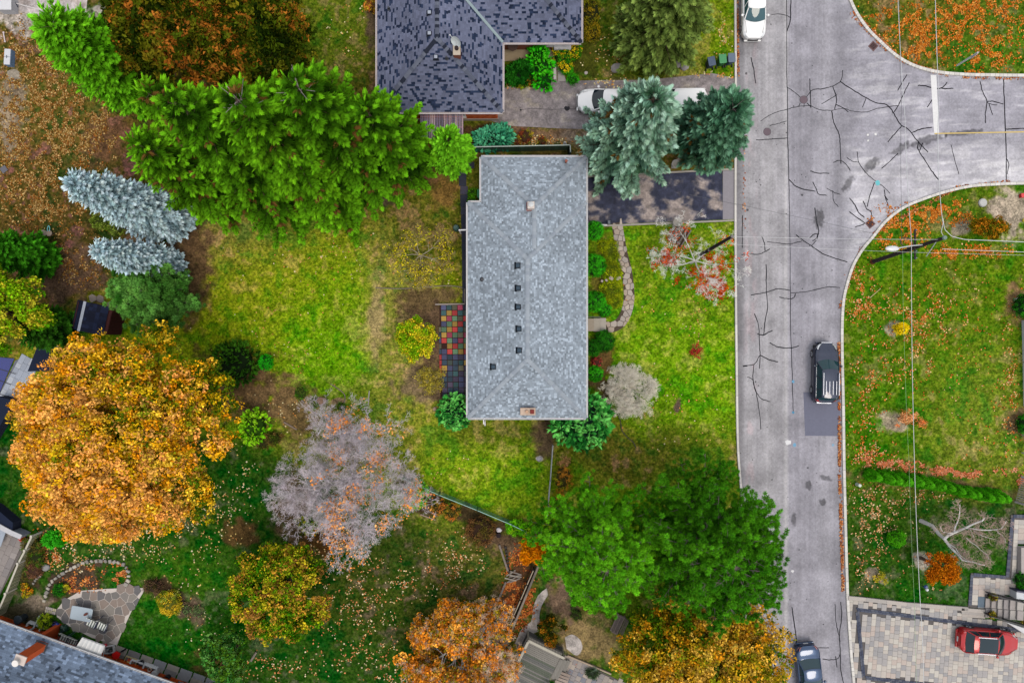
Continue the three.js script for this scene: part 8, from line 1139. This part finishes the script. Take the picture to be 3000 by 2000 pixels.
  { const p = P(535, 1990), t3 = thing('folding_chair', 'dark folded garden chair at the bottom edge by the brick house', 'chair', p); part(t3, 'frame', [rod(V(p.x - .4, .1, p.z + .3), V(p.x + .1, .9, p.z - .3), .03), rod(V(p.x, .1, p.z + .4), V(p.x + .5, .9, p.z - .2), .03)], M(col(40, 44, 60), .5)); for (let i = 0; i < 4; i++) part(t3, 'slat', bar(V(p.x - .3 + i * .11, .28 + i * .16, p.z + .18 - i * .12), V(p.x + .1 + i * .11, .28 + i * .16, p.z + .26 - i * .12), .09, .02), M(col(150, 160, 172), .6)); }
  { const p = P(72, 1806), t4 = thing('trash_bin', 'dark bin with its lid up at the corner of the brick house', 'bin', p); part(t4, 'body', cyl(.26, .32, .85, p.x, 0, p.z, 18), M(col(26, 40, 50), .6)); part(t4, 'lid', cyl(.34, .3, .08, p.x + .05, .86, p.z - .1, 18), M(col(34, 52, 64), .6)); }
}

{ // crumpled white tarps on the ground under the bare limbs of the orange tree
  srand(76);
  for (const [l, x, y, rx, rz, n] of [['crumpled white tarp on the ground by the timber frame, the upper of two', 1412, 1858, .95, .8, 3], ['crumpled white tarp at the bottom edge under the pale limbs', 1375, 1972, 1.3, .7, 9]]) {
    const b = P(x, y), g = grid(26, 26, (u, v) => { const a = u * 2 - 1, c = v * 2 - 1, k = 1 + .35 * (fbm(a * 2 + n, c * 2, 2) - .5) * 2; return [b.x + a * rx * k, .03 + .28 * fbm(a * 3.1 + n, c * 3.1, 3) * (1 - Math.pow(Math.max(Math.abs(a), Math.abs(c)), 4)), b.z + c * rz * k]; });
    solo('white_tarp', g, new THREE.MeshLambertMaterial({ color: col(236, 236, 242), side: THREE.DoubleSide }), l, 'tarp', b);
  }
  const bt = P(1362, 1990), tb = thing('blue_tub', 'small blue tub beside the lower white tarp', 'tub', bt); part(tb, 'tub', rbox(.5, .25, .36, .05, bt.x, .4, bt.z, .2), M(col(30, 70, 170), .5)); part(tb, 'rim', rbox(.54, .04, .4, .015, bt.x, .53, bt.z, .2), M(col(60, 100, 200), .5));
}
// ---------------------------------------------------------------- fallen leaves: one drift per yard, far too many to count
function drift(name, label, blobs, colors, s, mul) {                          // blobs: [x, y, rx, ry, count]
  srand(s); const pos = [], clr = [], cs = colors.map((c) => col(...c));
  const ry = (px, py) => inPoly(px, py, ROADPOLY) ? ROADY : 0;
  for (const [x, y, rx, rz, n, mode] of blobs) for (let i = 0; i < n * (mul ?? 1.5); i++) {
    let px, py; if (mode === 'line') { const t = R(); if (fbm(t * 40 + x, y * .1, 2) < .4) continue; px = x + (rx - x) * t + R(-3, 3) * R(1, 1.6); py = y + (rz - y) * t + R(-5, 5); } else { const a = R(6.283), q = Math.sqrt(-2 * Math.log(1 - R() * .94)) * .62; px = x + Math.cos(a) * rx * q; py = y + Math.sin(a) * rz * q; if (fbm(px / 16 + s, py / 16, 3) < .42 + R(.22)) continue; }
    const p = P(px, py), a = R(6.283), l = R(.045, .09), w = l * R(.55, .95), h = ry(px, py) + .012 + R(.03), c = pick(cs), k = R(.55, 1.25), dx = Math.cos(a), dz = Math.sin(a), t1 = R(.05), t2 = R(.05);
    const A = [p.x + dx * l, h + t1, p.z + dz * l], B = [p.x - dz * w, h + t2, p.z + dx * w], C = [p.x - dx * l, h, p.z - dz * l], D = [p.x + dz * w, h + R(.04), p.z - dx * w];
    pos.push(...A, ...C, ...B, ...A, ...D, ...C); for (let j = 0; j < 6; j++) clr.push(c.r * k, c.g * k, c.b * k);
  }
  const g = new THREE.BufferGeometry(); g.setAttribute('position', new THREE.Float32BufferAttribute(pos, 3)); g.setAttribute('color', new THREE.Float32BufferAttribute(clr, 3)); g.computeVertexNormals();
  return solo(name, g, MVL, label, 'leaves', null, null, 'stuff');
}
const MVL = new THREE.MeshLambertMaterial({ color: 0xffffff, vertexColors: true, side: THREE.DoubleSide }), ROADPOLY = [...westKerb, ...seKerb.slice().reverse(), ...neKerb.slice().reverse()];
const warm = [[226, 136, 60], [206, 112, 44], [236, 170, 100], [190, 100, 44], [240, 196, 140]], hot = [[226, 134, 40], [206, 108, 28], [236, 164, 76], [186, 92, 28], [216, 140, 66]], pale = [[240, 226, 190], [226, 196, 120], [236, 206, 150], [214, 150, 90]], brown = [[146, 108, 52], [176, 140, 80], [116, 84, 36], [210, 176, 116], [160, 98, 44]];
drift('fallen_leaves', 'dense orange leaves on the corner lawn at the top right', [[2620, 40, 80, 50, 900], [2680, 100, 80, 50, 1400], [2780, 60, 90, 60, 1800], [2900, 100, 80, 60, 1300], [2960, 30, 60, 60, 900], [2700, 150, 50, 26, 700], [2790, 150, 40, 40, 500], [2868, 180, 20, 16, 160], [2840, 10, 90, 40, 900], [2920, 170, 60, 30, 600], [2850, 212, 26, 7, 110]], hot, 801, 1.05);
drift('fallen_leaves', 'orange leaves along the corner kerb below the side street', [[2640, 640, 70, 36, 800], [2720, 630, 60, 26, 700], [2790, 620, 50, 30, 900], [2650, 690, 60, 40, 600], [2780, 740, 40, 20, 350], [2870, 735, 80, 20, 400], [2600, 680, 30, 40, 260]], hot, 802);
drift('fallen_leaves', 'scattered tan and orange leaves over the right lawn', [[2530, 830, 40, 60, 260], [2530, 900, 46, 40, 420], [2680, 900, 110, 60, 500], [2560, 1090, 50, 120, 520], [2660, 1040, 60, 80, 420], [2530, 1230, 40, 130, 360], [2740, 1000, 120, 150, 420], [2850, 900, 120, 200, 380], [2900, 1250, 90, 120, 260], [2560, 1330, 60, 40, 260], [2960, 1150, 30, 160, 420], [2690, 960, 40, 60, 160]], warm, 803, 1.1);
drift('fallen_leaves', 'band of peach leaves above the row of clipped cones', [[2545, 1345, 30, 20, 200], [2620, 1358, 60, 10, 500], [2700, 1372, 60, 9, 600], [2780, 1382, 60, 9, 600], [2850, 1388, 60, 10, 340], [2985, 1400, 24, 22, 320], [2940, 1380, 30, 10, 120]], [[232, 140, 96], [216, 120, 76], [236, 170, 130], [200, 110, 66]], 804);
drift('fallen_leaves', 'scattered tan leaves on the lower right lawn', [[2560, 1490, 70, 90, 900], [2560, 1600, 60, 80, 460], [2680, 1450, 90, 40, 240], [2540, 1680, 40, 50, 200], [2620, 1540, 70, 90, 260], [2750, 1450, 60, 30, 120], [2700, 1700, 60, 40, 90]], [[206, 146, 92], [222, 176, 124], [186, 118, 70], [236, 206, 160]], 805, .75);
drift('fallen_leaves', 'line of orange leaves in the gutters of the street', [[2458, 1000, 2460, 1400, 900, 'line'], [2460, 1400, 2470, 1730, 800, 'line'], [2524, 722, 2462, 900, 300, 'line'], [2160, 0, 2162, 220, 420, 'line'], [2498, 30, 2640, 176, 420, 'line'], [2640, 178, 2780, 222, 260, 'line'], [2560, 682, 2800, 552, 420, 'line'], [2800, 550, 2960, 532, 200, 'line'], [2492, 40, 2600, 150, 200, 'line'], [2180, 430, 2180, 680, 60, 'line'], [2820, 226, 3000, 230, 160, 'line']], [[196, 110, 60], [166, 86, 48], [214, 140, 86], [136, 80, 54], [224, 170, 120]], 806, .9);
drift('fallen_leaves', 'thick brown and tan leaf litter on the upper left yard', [[100, 150, 90, 80, 1700], [150, 300, 120, 110, 5200], [60, 330, 60, 90, 1300], [200, 420, 110, 80, 2600], [70, 470, 80, 80, 1900], [100, 590, 110, 60, 2300], [230, 560, 90, 50, 1200], [230, 770, 70, 70, 900], [40, 180, 30, 60, 420], [200, 640, 90, 50, 1000], [260, 340, 50, 60, 800], [330, 420, 30, 40, 160]], brown, 807);
drift('fallen_leaves', 'pale yellow leaves dotted over the lower left lawn', [[620, 1500, 110, 90, 520], [500, 1560, 140, 70, 520], [330, 1590, 110, 50, 620], [200, 1640, 90, 40, 300], [560, 1700, 110, 90, 180], [600, 1850, 100, 60, 120], [700, 1400, 50, 80, 160]], pale, 808, .9);
drift('fallen_leaves', 'tan leaves scattered on the lower middle lawn', [[1010, 1640, 80, 80, 900], [1080, 1800, 110, 90, 700], [960, 1580, 60, 40, 500], [1330, 1640, 80, 70, 620], [1200, 1700, 110, 60, 420], [1040, 1920, 110, 50, 420], [800, 1960, 110, 40, 420], [1150, 1980, 60, 40, 420], [960, 1800, 60, 90, 300]], [[226, 150, 96], [232, 196, 140], [206, 130, 76], [240, 220, 180]], 809, .8);
drift('fallen_leaves', 'rust leaves filling the strip between the timber walls', [[1500, 1720, 24, 60, 700], [1480, 1790, 24, 60, 800], [1560, 1740, 20, 40, 300], [1540, 1780, 20, 50, 380], [1470, 1850, 24, 30, 400], [1520, 1640, 30, 40, 260], [1500, 1830, 30, 40, 300], [1690, 1960, 40, 14, 60], [1420, 1960, 60, 50, 900], [1360, 1880, 70, 70, 900]], [[190, 96, 50], [214, 126, 60], [160, 76, 40], [226, 150, 80]], 810);
drift('fallen_leaves', 'orange and brown leaves in the stone edged bed', [[340, 1680, 26, 24, 700], [270, 1680, 50, 20, 320], [230, 1700, 40, 20, 240], [130, 1600, 40, 40, 260], [150, 1640, 24, 20, 200], [230, 1730, 60, 8, 200]], [[226, 136, 60], [240, 170, 100], [190, 100, 60], [150, 90, 60]], 811);
drift('fallen_leaves', 'rust red leaves fallen under the bare tree on the front lawn', [[2100, 760, 36, 24, 500], [2090, 820, 34, 44, 900], [2120, 850, 20, 30, 300], [1985, 690, 30, 20, 240], [2000, 705, 16, 14, 120], [1990, 825, 16, 16, 60], [1950, 770, 30, 10, 60], [2030, 795, 20, 14, 60]], [[206, 84, 26], [180, 66, 24], [226, 104, 40], [160, 56, 24]], 812);
drift('fallen_leaves', 'small pale leaves dotted on the lawns round the bungalow', [[900, 750, 260, 110, 160], [800, 1000, 200, 150, 140], [2000, 1200, 130, 120, 120], [1900, 880, 140, 60, 60], [2050, 940, 90, 60, 60], [1250, 1380, 140, 60, 70], [860, 1230, 90, 50, 160], [1250, 760, 90, 60, 120], [1780, 240, 60, 20, 120], [1760, 140, 60, 60, 100], [2100, 220, 50, 10, 120], [2120, 100, 26, 70, 120], [1540, 250, 60, 10, 160], [1560, 410, 90, 14, 260], [2060, 390, 50, 10, 90], [1000, 100, 60, 120, 60]], [[236, 220, 170], [226, 180, 110], [220, 150, 80]], 813);
// ---------------------------------------------------------------- draw
const renderer = new THREE.WebGLRenderer({ antialias: true });
renderer.setSize(1024, 682);
renderer.shadowMap.enabled = true; renderer.shadowMap.type = THREE.PCFSoftShadowMap;
renderer.toneMapping = THREE.LinearToneMapping; renderer.toneMappingExposure = EXPOSURE;
renderer.outputColorSpace = THREE.SRGBColorSpace;
renderer.render(scene, camera);
